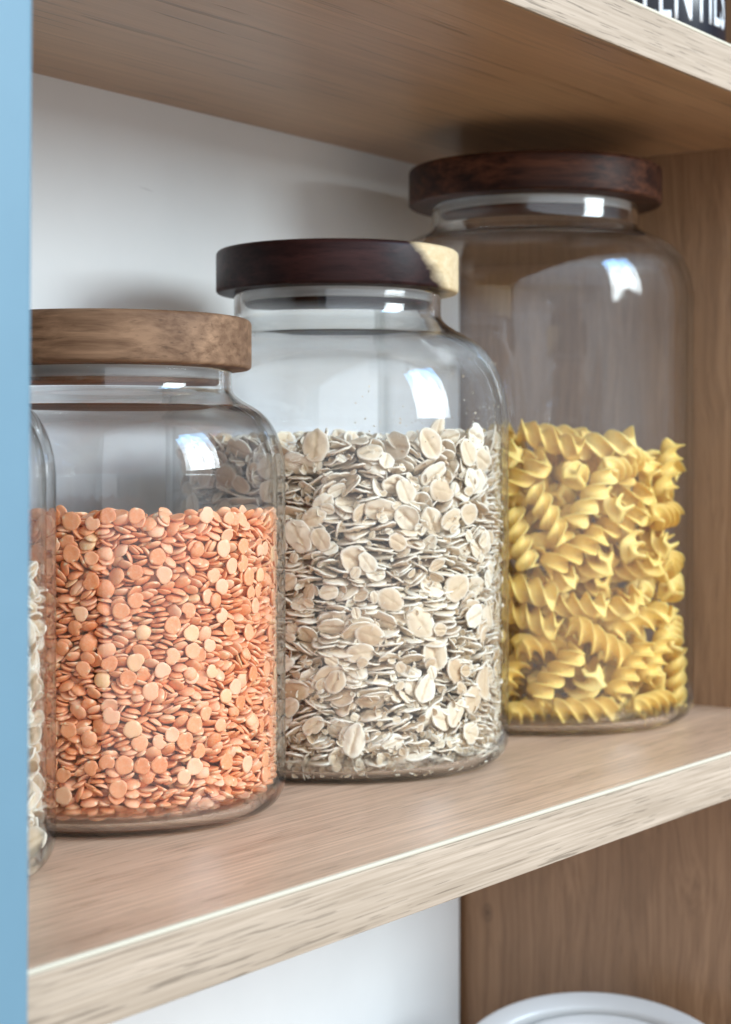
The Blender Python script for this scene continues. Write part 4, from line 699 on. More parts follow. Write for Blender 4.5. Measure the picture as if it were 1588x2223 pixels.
245,62,412,45,-20,-7,53,120,245,80,9,0,-34,47,252,111,52,43,23,7,44,216,116,57,-13,-10,-44,50,265,59,76,-3,3,42,43,252,70,463,-6,-40,13,54,221,110,476,38,-32,4,50,
158,200,469,21,-45,5,53,234,107,146,-42,23,-8,50,129,216,96,46,18,3,43,245,-26,73,-40,-30,0,48,255,8,125,-12,48,4,46,244,-105,197,2,-5,31,44,244,88,120,2,38,10,54,
246,29,251,-2,5,-11,52,240,54,125,12,48,-8,51,200,129,463,25,-21,-9,45,244,-21,48,7,6,-49,48,259,0,55,10,-10,-39,51,247,-105,89,-44,16,17,42,217,-119,454,11,31,36,52,
221,-111,301,3,50,2,55,240,-51,469,-3,-7,-15,51,242,-55,319,-42,-25,-7,50,244,-34,34,-45,-21,6,54,243,-13,246,15,45,-3,44,230,87,216,-6,0,-20,50,187,156,388,20,43,-16,53,
29,264,437,18,8,-31,53,78,257,285,-4,5,-49,47,160,189,56,49,1,7,55,212,126,309,13,48,3,52,232,-83,418,-2,28,-41,53,243,-22,66,-25,43,2,42,262,-48,185,-6,-49,3,52,
242,-49,245,0,-5,-36,54,156,192,61,6,-7,-49,54,158,203,282,-43,13,-6,54,230,-78,226,36,-32,-11,48,201,144,201,-1,-5,-41,47,226,-105,33,-8,5,-4,54,156,188,357,-48,5,-12,49,
237,67,316,3,-1,41,45,250,37,308,20,-46,-4,49,162,202,363,-33,-11,-30,54,246,20,158,-2,17,-24,44,222,126,98,8,19,-1,51,249,-26,128,9,1,33,43,198,149,122,-12,-7,13,53,
231,46,468,11,34,17,53,247,2,77,-3,1,50,52,248,16,111,10,-48,-6,50,262,-35,271,-46,11,0,48,268,6,73,-38,31,-11,52,238,-98,70,-12,7,2,42,219,121,75,-1,7,46,48,
232,-76,65,9,17,31,49,246,15,36,6,5,40,51,239,132,71,3,-10,-16,47,232,-83,297,-49,8,-2,50,157,188,437,-24,-43,-10,44,228,89,135,-6,50,0,45,232,39,264,5,35,11,50,
212,-120,372,16,-47,-5,46,172,177,431,8,-4,-31,51,240,17,300,-44,9,20,42,224,-86,83,4,-21,-35,43,113,227,229,-19,-45,5,52,242,111,240,-5,-3,-32,46,226,100,238,-12,-3,-35,45,
224,125,228,38,3,-23,48,246,-53,208,9,7,42,46,232,-85,191,3,-49,0,55,176,179,404,-9,3,19,43,241,-45,52,38,32,-2,48,121,238,116,32,-36,11,53,206,128,282,38,29,-14,48,
232,-125,87,-2,48,-7,49,224,73,297,17,31,26,50,231,-85,333,-3,-49,-2,55,244,-30,337,34,-36,6,50,237,-62,404,3,-4,38,47,252,-5,334,-44,23,-2,48,222,-119,201,32,-37,3,52,
118,242,387,6,-18,29,44,220,-124,134,-35,-32,5,54,152,209,219,12,32,35,53,236,-104,221,13,45,4,42,199,145,422,8,-5,42,50,245,37,190,-2,3,2,50,249,-18,188,11,-1,-46,46,
109,232,411,-49,11,4,51,233,81,211,50,1,-2,54,235,-79,234,46,-18,-3,47,224,97,282,42,-26,-7,45,262,31,125,-40,18,-25,46,229,-87,312,-39,-29,-6,47,224,-108,477,38,-33,0,42,
200,141,365,49,-11,1,45,234,-73,474,1,9,-48,47,212,131,62,49,-9,-2,43,225,-99,447,-5,-49,-7,55,228,-103,454,-40,-28,2,48,130,222,244,-12,10,2,47,62,240,94,-37,-33,1,52,
244,53,155,31,-39,-6,49,229,-86,367,28,39,11,43,257,54,199,6,4,-7,43,179,166,150,23,-44,4,46,139,201,18,14,47,-4,46,251,14,314,42,27,5,51,235,-8,300,4,35,2,47,
250,-24,122,-39,31,9,52,226,-121,90,3,-12,-32,48,193,148,347,11,-13,-9,53,220,-106,240,-8,1,49,49,209,-126,384,6,46,18,45,169,178,195,39,-31,-1,48,66,242,38,8,-5,-46,47,
185,165,376,39,-28,-13,44,148,203,330,5,-2,47,44,56,259,405,-16,-33,-34,42,181,164,276,-7,-6,23,46,223,96,225,42,25,-11,44,245,18,45,-5,3,11,48,209,-123,478,-12,-10,-14,44,
235,-158,249,-32,-16,17,54,239,-152,305,-32,14,35,55,249,-136,408,-31,-16,20,50,232,-163,461,-20,-30,-1,53,243,-136,45,43,10,17,54,248,-134,432,4,35,-13,47,
249,-137,264,-32,14,35,45,248,-139,148,-1,-35,-17,44,240,-152,352,-27,-23,11,44,227,-161,128,24,6,42,49,234,-157,330,-28,28,-30,45,246,-133,236,-35,16,-30,51,
235,-147,272,-18,17,-24,47,215,-164,424,10,34,33,54,229,-152,196,2,13,-27,54,247,-131,125,-8,-35,3,49,240,-141,170,20,40,1,48,245,-136,73,-9,42,-16,45,
226,-162,181,14,17,28,46,223,-160,280,-30,-34,16,52,228,-156,486,11,14,-25,51,240,-144,471,21,-14,41,43,239,-139,454,-12,-44,-6,46,234,-145,383,-11,0,-47,47,
238,-137,342,-17,-11,45,45,241,-138,466,-34,26,25,49,15,283,250,32,-16,14,55,224,-160,399,1,-49,8,44,224,-160,204,11,-4,28,47,205,-142,3,0,0,-36,50,223,-157,13,16,47,0,51,
229,-150,222,-49,9,4,49,238,-141,102,46,13,10,50,223,-161,364,2,-47,17,50,225,-152,442,44,22,5,54,230,-149,29,-5,49,5,48,242,-131,356,-16,0,44,49,239,-145,82,-25,-5,33,45,
224,-159,60,-1,-3,-50,45,223,-158,86,-38,21,14,55,34,282,193,21,-29,26,46,9,284,364,-1,-36,35,49,222,-154,379,-4,7,-33,54,233,-151,69,39,-23,15,44,223,-159,175,-40,-19,20,53,
224,-158,45,-36,34,-6,50,230,-139,364,-49,-6,-5,55,228,-150,433,-34,36,-6,55,223,-156,35,-35,35,0,54,232,-148,287,-37,-33,0,42,20,281,220,1,-39,31,46,224,-160,212,4,1,-16,43,
221,-160,111,24,-40,9,50,224,-163,91,9,23,-39,47,237,-135,12,0,0,-50,51,236,-141,371,6,0,-39,42,224,-159,408,1,0,-47,44,-6,279,333,-25,36,21,53,223,-161,388,7,6,-35,43,
238,-139,395,5,11,-26,49,218,-155,116,-16,-6,-33,53,233,-141,183,1,-50,5,53,14,279,429,33,-27,15,47,232,-145,421,-7,-2,-23,47,5,283,165,35,6,-7,55,223,-161,23,-7,-48,13,46,
229,-142,488,4,-47,-17,49,228,-155,229,-31,39,5,43,221,-157,148,-4,48,13,51,220,-155,160,-27,-40,-11,50,232,-146,135,27,39,-13,50,228,-140,208,43,-17,7,44,
-18,283,205,21,28,-27,46,227,-156,3,0,0,16,44,-9,280,438,-29,9,0,49,-16,276,384,-10,20,6,45,237,-130,284,2,1,-9,44,22,271,275,10,4,41,53,24,266,3,0,0,46,49,
32,275,42,23,41,-16,43,218,-154,478,5,9,-6,48,-28,273,26,13,-13,-42,51,237,-141,155,16,-4,-47,47,223,-161,239,-22,-42,10,47,228,-149,417,47,16,-4,54,220,-154,50,-3,-7,15,52,
221,-155,309,-22,41,-18,53,9,272,9,-42,25,-11,53,201,-143,14,-4,-10,48,49,30,271,376,-10,2,49,52,225,-160,264,-20,45,-11,45,221,-161,353,-16,-44,18,48,
77,257,144,-15,-14,-44,52,-1,278,418,-11,17,38,47,244,-122,303,42,17,-22,52,23,278,186,37,-15,0,53,8,271,379,-9,-49,-1,55,78,233,485,-2,-1,3,49,122,233,297,-48,-12,1,54,
104,224,102,-7,-1,-49,54,-2,273,56,32,-37,-10,54,16,274,305,-32,-38,-2,47,-19,277,364,-40,8,-13,48,-32,269,285,-28,-22,30,54,7,273,131,-47,-1,17,52,47,265,273,8,17,-36,51,
23,273,137,-14,9,-42,46,-1,275,199,-8,4,12,48,8,273,16,-10,-5,30,52,12,275,97,9,4,-37,43,56,240,483,8,10,21,48,-18,274,273,11,1,48,44,225,-144,80,22,13,32,42,
-30,275,434,-3,-39,25,47,140,223,24,0,-21,31,43,-7,279,101,-45,12,0,42,-31,276,235,28,-27,-30,45,-4,275,400,14,6,-36,50,233,-138,113,29,-41,-3,52,-17,274,281,-3,11,-30,45,
-19,262,484,-10,-1,15,54,208,128,486,7,-47,14,44,231,-127,218,37,28,18,53,-27,275,261,-46,-4,-15,47,-26,276,58,-8,-48,-11,44,237,-124,276,-2,-1,-46,49,
184,162,74,50,3,2,46,25,273,311,2,-1,20,47,231,-137,120,2,4,20,51,-28,273,7,-38,-30,8,46,18,273,133,-47,1,17,49,-4,275,37,21,45,5,46,73,263,55,-2,-10,45,53,
19,268,329,-30,40,0,52,-5,278,356,-11,33,22,50,14,251,483,-4,-9,-47,49,229,-128,392,-2,4,-29,47,11,274,391,1,14,-39,49,251,48,275,48,-11,4,53,7,272,149,45,20,5,54,
-27,277,451,-5,-14,-37,42,212,-150,73,28,14,-1,53,-8,268,26,1,3,31,54,126,220,486,-14,-1,-46,51,48,271,3,0,0,48,43,29,266,104,32,38,1,51,-27,273,385,13,18,42,54,
18,273,346,-3,49,4,52,206,135,87,-6,6,49,51,-1,277,389,-48,2,8,44,13,271,320,28,41,2,51,132,222,399,-40,29,-4,47,7,277,241,38,21,-18,51,66,264,428,-21,-41,19,54,
219,-153,320,44,-3,15,53,229,-132,168,8,47,-1,50,-17,274,12,15,-46,-13,51,218,-149,449,-39,30,-6,53,33,273,387,30,-40,-2,42,-27,275,50,-13,-48,-7,43,224,-126,103,47,-17,1,55,
239,-122,421,26,-39,-14,48,128,225,289,24,43,3,44,119,240,313,16,-47,-4,51,-15,274,155,38,27,-17,46,-25,273,420,39,-31,7,48,-15,270,85,35,-31,-10,52,99,248,377,-15,22,10,50,
220,149,150,8,49,-4,55,147,198,159,-15,-38,0,53,-17,272,143,-7,-1,-35,53,202,149,416,-23,43,10,44,-24,278,71,-37,-23,-13,48,240,111,279,-8,48,7,46,-32,270,355,33,-13,-31,55,
262,-44,330,-35,31,10,44,259,57,41,-40,-30,-1,52,-4,266,85,11,13,38,54,149,194,483,-6,-47,-2,46,209,146,163,-45,-8,-20,53,249,-93,306,4,-8,0,43,69,258,240,-27,42,5,46,
252,61,254,8,-1,-48,54,-16,275,134,-4,8,23,47,36,274,239,-46,-17,-8,45,107,242,355,-30,39,-2,43,80,250,469,-15,-38,-29,51,139,201,482,-22,-41,7,47,226,-146,348,-17,-3,-36,44,
256,18,322,7,-4,-47,50,76,259,375,6,6,34,45,0,275,292,-12,48,5,45,116,208,485,-19,-36,30,46,3,275,211,-14,-47,-2,46,19,276,404,-28,34,24,52,-19,275,185,-6,-7,-49,44,
179,169,335,-16,4,46,51,176,172,19,-1,0,-21,48,-9,244,6,38,32,-3,49,45,262,482,-12,-46,15,43,267,44,113,-31,32,-18,53,208,-144,100,-4,-4,27,52,33,273,21,-14,-48,3,44,
194,170,457,-9,-13,47,44,193,151,154,12,-48,-7,46,169,182,263,-5,-11,-32,54,190,187,371,-49,4,-11,53,245,26,461,-20,-46,-3,51,-31,272,92,-13,-40,8,49,237,71,98,4,8,-45,45,
104,226,40,30,40,2,51,2,275,284,-49,-7,-1,45,240,-135,57,0,-12,-26,46,224,-110,485,47,18,-2,53,129,230,32,23,43,3,52,230,-133,464,-21,-26,7,46,-25,274,461,-3,-6,-43,47,
204,-134,37,-3,5,50,44,-28,278,198,26,-32,17,44,1,267,452,-50,-5,2,53,217,-129,50,11,49,-1,50,113,217,459,42,-22,-15,48,-18,275,252,-7,-4,31,43,231,-137,241,6,-9,-40,48,
41,273,133,36,-33,-10,43,247,-118,98,46,-17,6,45,199,145,473,-22,38,-23,49,101,238,404,-8,11,-47,45,213,-147,373,3,9,8,54,251,-95,128,-49,10,-1,52,229,-95,81,23,40,1,52,
240,-115,184,6,-13,-13,54,61,263,190,15,-1,28,48,241,116,54,8,-1,-49,46,179,197,481,-39,21,-19,43,20,269,361,-12,6,34,54,211,158,280,-8,5,49,48,217,-153,339,5,-11,43,50,
-24,273,305,-33,37,4,51,209,-146,136,-15,8,-20,53,-11,246,481,4,8,49,49,209,-132,488,2,-6,20,53,196,151,21,-9,-2,8,53,74,256,391,9,-41,23,46,231,-86,354,23,43,-10,52,
243,47,61,34,-36,6,55,219,-157,465,-3,23,-40,44,161,201,268,12,49,-1,53,92,247,242,2,-6,-15,49,183,184,123,19,46,1,53,-16,272,247,-5,49,-3,52,263,5,167,-26,33,-2,54,
79,251,406,11,6,-11,43,214,120,396,0,-5,1,48,172,179,389,30,-39,7,53,211,124,375,-43,24,3,46,-1,276,190,-9,9,30,47,107,250,48,8,44,11,50,255,8,480,-11,-49,4,53,
-5,273,261,-38,-30,7,51,77,258,66,18,-5,-3,49,219,106,468,49,-6,-2,43,243,-126,84,41,20,11,44,169,179,424,27,41,7,52,167,181,370,-22,19,-41,53,218,-136,332,-35,-35,1,49,
188,190,75,-33,12,5,46,264,-10,364,-2,-3,-42,50,208,-131,77,-46,19,-4,50,176,171,342,3,-16,-30,49,12,273,35,1,49,-1,49,264,-12,233,7,2,6,51,-13,271,219,11,47,3,45,
-27,274,37,5,-14,-37,49,-23,269,326,-9,-45,0,54,212,-158,229,12,-37,8,49,98,249,230,-46,19,3,53,204,-143,30,2,-3,1,47,91,235,278,36,-31,-8,51,242,-26,388,5,-22,20,51,
243,83,401,-43,15,-20,43,228,-142,406,-6,49,9,49,-25,272,168,10,-10,-47,54,185,172,132,-49,9,6,48,240,-120,408,4,-3,28,44,255,10,426,-18,-38,8,44,-26,274,177,2,-8,-48,46,
216,-109,86,-15,-15,10,53,218,-113,362,1,-2,49,47,125,221,462,-30,-38,-3,44,70,253,245,2,-5,48,47,120,226,256,-9,1,-40,47,192,163,270,-1,1,32,48,236,-109,141,-6,-35,-4,50,
109,219,152,10,-48,9,51,59,244,16,-6,8,-21,50,214,123,345,39,-29,0,53,185,169,286,-4,3,-44,47,166,180,442,7,-7,15,52,199,162,265,14,48,-1,43,50,267,369,-45,18,-10,47,
91,229,265,5,3,13,43,245,25,169,4,8,4,50,214,122,366,-38,-31,-6,47,231,82,273,-5,-3,40,50,-28,271,319,26,-38,-14,54,220,118,352,-11,5,-10,54,220,104,266,-13,0,48,50,
185,163,253,1,4,-47,53,-12,274,236,-3,-6,-45,49,111,218,265,0,-5,-12,47,241,-47,478,-7,2,45,54,188,162,392,-4,16,42,53,236,61,187,-12,-16,46,55,178,169,172,-1,50,-5,49,
142,198,46,-11,-3,-33,44,256,25,338,-28,31,-13,51,50,258,382,-5,4,-36,54,240,61,323,2,2,-3,47,188,153,355,6,-11,-18,45,155,190,334,31,-38,-8,46,-9,266,332,-23,39,20,53,
200,143,336,10,-5,-44,54,238,33,341,-21,-36,24,52,189,168,325,33,-1,-38,53,239,50,223,5,3,-12,43,242,41,49,7,-3,-48,54,254,79,80,4,2,2,48,104,222,295,-10,11,10,53,
219,118,67,1,2,44,45,219,115,481,-1,7,49,54,207,132,97,-1,-1,50,49,187,159,95,37,33,3,48,233,-71,90,26,13,-5,45,143,200,78,6,-14,-41,49,52,266,75,1,49,5,53,
240,-70,74,49,11,-3,50,46,265,340,7,-1,45,44,221,133,119,16,-5,-35,50,163,183,322,-19,8,29,47,242,116,121,-3,-3,41,54,66,255,338,11,-48,-6,54,60,250,63,-18,-26,-38,54,
199,145,370,-4,0,9,50,236,46,303,-41,-17,18,44,32,247,276,-46,6,19,53,162,192,21,1,-50,0,51,76,260,474,-9,39,30,44,101,226,482,3,7,-22,43,19,265,80,-46,-17,-9,47,
197,131,34,5,-35,15,43,-25,272,126,-1,1,50,49,29,265,149,15,-6,-6,49,257,35,260,37,33,-7,53,196,176,186,11,-18,44,49,187,160,190,-47,-16,2,50,216,-147,262,8,-20,-43,53,
248,32,102,-41,24,-2,47,206,-132,366,-1,15,21,45,226,113,130,-29,39,-12,50,169,207,423,42,18,10,46,214,-141,394,-46,16,-5,45,210,106,136,-35,-1,-32,45,
259,44,393,-35,-34,10,45,240,-52,149,3,-2,45,47,261,-18,153,13,-48,1,45,217,119,163,-49,7,0,52,255,82,249,-45,-19,-2,45,220,-107,61,4,-10,-27,54,15,265,354,-11,47,-11,43,
19,267,228,-24,10,0,53,233,-81,240,-4,-1,-49,52,186,162,63,-9,-49,-2,54,235,76,233,-9,-5,-30,54,202,-142,215,-2,-8,15,48,245,-34,318,5,1,22,54,240,20,320,8,-19,-17,44,
240,52,350,10,-15,32,44,157,188,347,-16,45,2,50,0,269,309,-1,-7,30,43,238,115,337,-18,-45,-10,47,203,135,406,3,-12,-31,47,107,225,163,-32,-37,0,52,208,-159,172,-29,20,-2,44,
200,141,165,36,28,20,50,114,238,157,-40,30,3,46,214,-133,149,17,46,8,55,183,161,143,47,11,0,45,134,210,431,7,-12,-32,54,244,-76,152,10,-37,-1,49,166,208,166,43,19,0,47,
233,-100,414,-49,5,0,43,238,53,256,-3,-14,40,48,131,206,134,-11,-4,43,46,257,-53,432,-9,19,0,44,127,220,144,-40,26,3,45,66,256,132,-36,11,-11,47,209,123,416,10,-9,7,45,
217,-141,274,42,-6,14,49,194,150,292,18,3,29,47,68,261,417,-14,-47,8,46,51,248,434,-9,-1,-20,52,207,-148,130,-14,-45,14,55,240,-45,254,46,-20,2,43,231,-135,297,44,12,-18,44,
226,88,103,15,-4,-45,48,152,209,104,-28,-17,-34,49,72,245,443,23,-43,-11,50,105,220,67,11,-49,6,45,241,-52,60,-5,-5,-20,53,133,207,467,47,-14,9,50,261,77,121,-41,27,-10,45,
206,141,296,25,28,-12,53,170,178,284,-21,-44,1,51,223,95,379,41,-24,-11,46,96,225,304,-8,-6,-29,45,196,146,259,1,3,20,45,199,147,432,2,10,-40,55,229,84,81,-1,-2,24,43,
133,204,62,11,-1,-26,46,148,221,343,16,-46,-10,53,199,-139,105,6,-14,-45,48,183,179,38,-26,-42,-5,42,213,120,190,-2,10,38,44,175,173,28,-6,-6,-49,51,34,250,21,7,4,49,50,
196,151,215,-4,-2,-10,52,206,171,219,-10,2,42,46,-15,275,437,37,-13,1,54,100,243,442,38,-30,-12,49,230,-74,447,10,-12,-38,49,38,265,97,-49,1,-9,50,241,57,210,-43,-20,-3,50,
116,219,196,-2,1,-49,55,233,-76,395,-21,-1,-12,48,215,-133,173,10,-49,5,54,60,263,176,-46,18,4,45,244,-26,373,5,-9,14,51,29,267,258,16,-11,15,44,131,210,274,49,7,5,51,
32,265,398,-37,30,7,45,214,-133,61,10,-13,-43,47,247,-98,478,5,12,-13,53,199,-141,44,2,-5,21,43,-27,245,472,11,-41,-5,52,173,174,482,7,8,49,48,245,28,473,1,14,-39,51,
238,-100,396,-5,6,45,46,190,150,407,19,-7,17,43,228,86,335,42,-24,-13,45,233,79,321,-3,-20,-40,52,215,117,335,-16,-47,3,46,218,105,348,43,-10,-1,46,74,254,324,-28,37,16,44,
223,102,369,-7,2,-49,45,219,-137,337,6,-1,45,43,220,86,481,-30,19,-23,53,72,254,24,-37,33,-3,50,246,-17,406,-12,-5,24,51,245,10,349,48,-15,0,48,40,250,479,-8,-10,-46,54,
201,168,351,31,15,-13,51,211,-134,326,-31,-38,5,43,239,44,32,-17,-46,6,42,266,11,37,0,9,9,48,233,75,32,-3,-3,41,48,229,91,40,-49,9,-7,53,206,-147,24,35,35,3,42,
177,171,103,-1,7,-45,51,228,-97,97,16,-47,5,54,235,-14,118,26,24,24,53,150,193,445,-5,-12,17,48,237,-123,432,-6,-47,-5,50,232,-80,281,-19,46,4,50,106,224,273,44,-20,11,42,
4,272,266,-47,-13,10,54,56,239,277,2,18,-27,54,215,119,383,-16,47,7,51,66,257,356,34,36,-9,43,103,230,282,-7,-48,-1,42,-17,268,346,14,9,-47,52,210,128,287,-13,6,-17,43,
212,-122,356,-49,9,1,44,206,-132,85,-48,8,-6,45,228,89,458,47,13,-9,49,100,232,457,36,21,17,48,256,-20,82,-9,49,-3,51,28,271,68,-6,-3,50,45,-23,268,120,22,45,-1,51,
202,-142,365,2,-48,8,54,-23,268,108,4,-8,44,50,242,-97,111,48,-12,-6,53,244,-4,446,7,-49,-2,46,161,183,110,-5,-50,2,43,8,247,113,-48,13,1,54,69,237,118,4,-49,-2,53,
238,42,443,16,-2,-47,46,216,-152,250,-10,-13,-35,50,166,180,278,-48,-9,10,46,136,214,262,-5,6,-21,43,208,129,269,10,-5,49,44,241,38,371,20,-46,1,43,65,257,362,-8,5,-9,45,
234,-73,135,6,-47,-2,55,239,0,285,4,40,8,46,250,40,269,45,-17,1,54,206,-134,409,10,-2,-33,50,202,140,268,10,-48,-8,53,223,102,428,-46,-20,-1,45,122,242,120,-1,-12,-47,45,
232,74,364,7,1,-37,45,218,-152,296,49,7,-3,52,125,232,59,-5,-14,45,49,103,221,74,37,-33,4,45,234,91,463,-9,1,-46,55,14,268,337,-46,-19,2,44,244,-25,306,14,-48,-4,47,
210,137,464,1,-13,23,52,-13,272,230,39,31,-5,42,140,214,251,-12,16,-7,45,239,-60,383,3,-7,49,51,87,242,384,-23,27,2,50,183,170,154,-8,-1,-30,43,160,184,163,44,21,2,42,
90,244,133,28,41,-1,55,247,26,433,19,-10,-41,45,164,187,153,4,-7,-36,54,98,226,180,22,-9,44,51,-10,268,405,23,2,-22,51,206,-134,400,11,-1,-35,51,118,217,168,-22,-44,-2,54,
216,112,183,13,-43,22,43,111,224,183,-34,-32,3,51,79,231,166,36,33,1,45,245,69,424,11,-6,48,47,223,108,255,-4,0,33,52,69,260,462,-17,-44,-12,44,80,230,27,-1,-7,49,46,
102,225,50,2,-50,-2,54,261,60,67,-3,3,44,48,53,247,459,-13,0,-22,49,213,115,50,20,-42,9,46,85,228,43,0,-1,41,42,47,248,52,36,-29,4,54,219,108,323,-4,-2,-1,42,
194,143,319,26,4,-43,51,124,220,317,-3,-50,-2,47,233,-73,48,7,9,43,44,255,11,394,48,10,-9,51,176,173,398,-9,-2,-11,51,207,158,238,-2,32,22,53,236,-56,184,-17,-14,45,47,
180,168,203,-47,7,13,51,227,-116,403,-17,-47,-5,52,241,50,213,7,-13,47,51,124,224,210,-5,27,8,50,239,-39,183,10,-13,-29,46,239,-62,326,-49,-9,1,51,16,244,13,19,44,4,46,
-24,273,470,-4,6,-12,47,223,-107,28,30,-39,2,53,-14,266,17,-37,33,9,47,21,244,6,14,47,2,46,18,255,473,35,34,-11,52,-9,267,477,48,-9,6,43,120,223,481,-2,-48,5,49,
242,-11,473,11,-10,-47,45,
],
'oat': [
320,-40,603,-36,4,35,56,314,-71,437,4,-34,-12,54,277,-165,176,-35,3,32,56,277,-165,251,18,-30,-31,52,274,170,607,1,35,20,53,230,226,335,22,27,35,58,282,155,269,-30,-19,35,57,
302,-111,187,-27,-22,18,51,256,195,520,-19,-30,33,55,304,-70,568,-34,29,-20,53,306,80,484,24,34,20,51,297,-126,314,19,-30,-29,51,321,30,27,35,6,35,52,273,-172,410,10,33,-10,51,
275,-167,475,-31,-19,16,50,261,181,199,-1,35,10,52,280,112,602,29,15,14,55,317,60,246,22,-26,-18,48,290,128,471,-40,12,-24,47,323,-4,150,-9,33,-10,42,279,-163,97,28,-21,-36,51,
232,224,71,4,-35,21,54,310,-91,94,28,-20,-34,42,280,162,129,2,-36,16,48,298,-124,565,26,-25,-32,48,319,42,209,-20,-27,27,45,307,60,591,15,13,37,48,258,175,464,-42,2,-23,53,
211,-244,95,-7,35,-30,54,214,-240,454,-27,23,34,57,214,-241,352,-27,22,35,52,308,98,319,21,-28,-12,47,298,125,519,33,14,-35,46,235,-222,296,30,18,9,50,
183,263,623,5,36,31,55,309,-93,352,35,13,26,40,256,-183,596,-26,-6,26,49,312,-11,268,30,35,14,48,208,246,591,27,23,-35,53,190,260,93,35,-5,-17,54,321,-43,471,-22,-27,19,40,
310,-80,128,20,-25,-31,48,260,180,548,-30,27,-3,52,307,102,19,32,-15,-25,41,322,-30,431,8,-35,-11,39,172,-273,486,-12,-33,-21,53,241,213,465,21,30,33,50,
307,19,492,-15,8,-22,50,200,-254,549,-24,-27,-6,47,316,34,392,-33,16,-26,56,155,281,127,-29,-19,-33,59,296,-84,56,36,30,18,52,206,248,474,34,-11,-13,50,
231,221,161,27,-23,0,52,320,55,388,-33,-14,34,35,258,177,342,-25,-35,25,47,309,56,119,-37,28,-12,43,244,-211,547,-33,-12,17,46,304,111,425,11,33,24,36,
253,-202,233,27,23,6,38,227,-230,226,-17,-31,-10,47,296,105,531,-39,17,-15,47,299,82,278,32,32,9,48,273,144,16,-9,10,-24,54,316,10,121,-12,21,-31,42,213,-243,182,9,33,-21,48,
303,-55,253,11,46,3,47,189,-261,212,15,-32,-35,51,323,-16,334,-21,27,-24,35,298,-127,519,-34,10,36,39,197,253,538,23,-24,4,48,295,-81,475,11,-16,-30,56,
191,260,273,-6,-35,32,49,321,-44,58,32,13,31,38,202,252,22,-15,-32,35,47,205,-234,568,-24,12,39,51,167,-272,552,-30,19,34,46,134,294,274,24,-26,13,52,233,211,619,31,29,23,38,
301,-1,544,-3,-12,41,57,299,-95,452,-31,-14,36,46,287,109,17,18,11,31,44,291,35,443,-50,2,5,59,302,68,126,32,33,16,55,279,-136,470,22,3,24,53,309,8,68,-40,23,-16,49,
262,-165,307,-18,-16,7,55,163,277,578,-37,4,-15,54,174,260,334,-12,-27,36,52,315,-2,522,23,-7,-30,35,305,24,529,1,26,-36,51,237,-203,352,41,22,6,49,296,63,103,-15,-47,-1,51,
253,171,111,-22,-43,-6,50,280,-144,112,-31,3,31,53,246,199,65,-16,-31,35,52,297,71,575,7,-45,5,53,269,-180,531,-35,-8,24,36,265,-175,273,37,17,20,46,273,-132,13,-7,-3,-45,56,
319,-26,496,28,-14,-36,40,311,16,335,19,-2,41,46,273,126,186,41,27,-10,56,294,-105,78,15,-41,-18,43,285,-104,285,-40,-29,-1,56,149,-262,586,31,-10,-30,51,
250,-137,11,48,13,-7,51,63,301,613,-41,14,25,46,301,-29,371,26,-42,5,55,300,33,450,5,0,44,59,265,171,422,38,12,28,31,295,-100,584,17,41,3,47,146,-267,423,35,1,-32,50,
261,163,563,3,-16,33,45,308,-10,276,14,-13,-30,50,286,-147,45,24,31,10,29,297,-30,124,49,1,-6,51,236,188,631,-38,-13,-28,46,296,-92,518,-1,12,-38,48,286,33,11,9,-49,0,52,
296,59,303,38,-32,-4,57,300,-26,46,-49,7,7,50,291,-135,228,28,23,26,26,145,281,419,24,20,-39,50,266,-137,579,20,-30,11,56,238,-197,322,4,45,-14,51,176,263,534,-35,-12,-33,43,
186,250,292,-41,20,-5,53,296,-51,229,23,-43,5,46,277,136,203,-44,21,-6,49,301,0,357,46,-19,-3,55,288,-37,64,-48,11,8,52,255,-170,495,-23,43,-7,57,262,192,252,15,32,31,29,
147,263,485,-16,-6,31,50,258,116,5,0,0,-38,59,301,-14,387,10,48,6,51,181,265,406,-32,0,-18,44,265,111,563,7,-15,-36,53,275,132,446,42,-26,-4,53,313,69,367,14,23,31,32,
290,114,281,-25,16,-26,31,311,36,259,-27,35,-8,50,230,-199,44,3,0,24,54,212,-233,184,18,-31,-34,49,308,-104,415,-21,-30,9,26,310,-70,310,21,-39,-16,31,
310,-53,333,-18,-36,-9,31,324,-11,195,16,29,18,26,239,-192,467,-28,40,-7,52,303,89,575,-20,-13,-44,32,296,82,188,-28,-41,2,45,310,-1,15,-41,9,-13,40,258,176,79,-6,-26,38,48,
317,41,328,-15,25,-29,28,300,-70,296,-7,5,-32,47,295,85,454,-44,22,-2,49,86,295,566,-36,-28,-19,57,314,-17,165,-27,32,-12,54,264,-147,357,0,2,-47,57,302,38,461,4,0,38,56,
308,12,119,-44,-2,23,51,217,213,403,3,49,-3,49,307,-51,166,21,-11,-24,38,302,-20,234,-2,7,-16,53,302,-34,10,-19,46,7,50,223,206,43,41,-27,-5,52,293,74,165,47,-17,0,53,
262,185,380,-31,27,-8,30,289,-84,374,5,1,-33,58,300,95,202,-41,25,-7,37,191,-262,400,-9,-34,-23,35,236,-194,172,-20,44,-2,55,227,199,597,-1,48,-1,59,295,73,353,44,-23,-6,51,
224,209,445,12,4,48,53,295,-63,37,-8,1,-16,49,269,136,361,10,9,0,52,289,106,136,45,9,-11,40,307,19,194,36,-32,-8,47,298,-34,540,-42,-23,-12,55,305,8,87,-8,-2,33,51,
239,-184,384,-26,-41,4,50,225,234,123,30,-20,-6,29,313,42,480,-31,-27,-28,37,267,143,356,10,-8,48,51,294,-84,4,0,0,-38,49,204,233,22,-11,-26,41,50,272,-157,75,6,-42,-14,38,
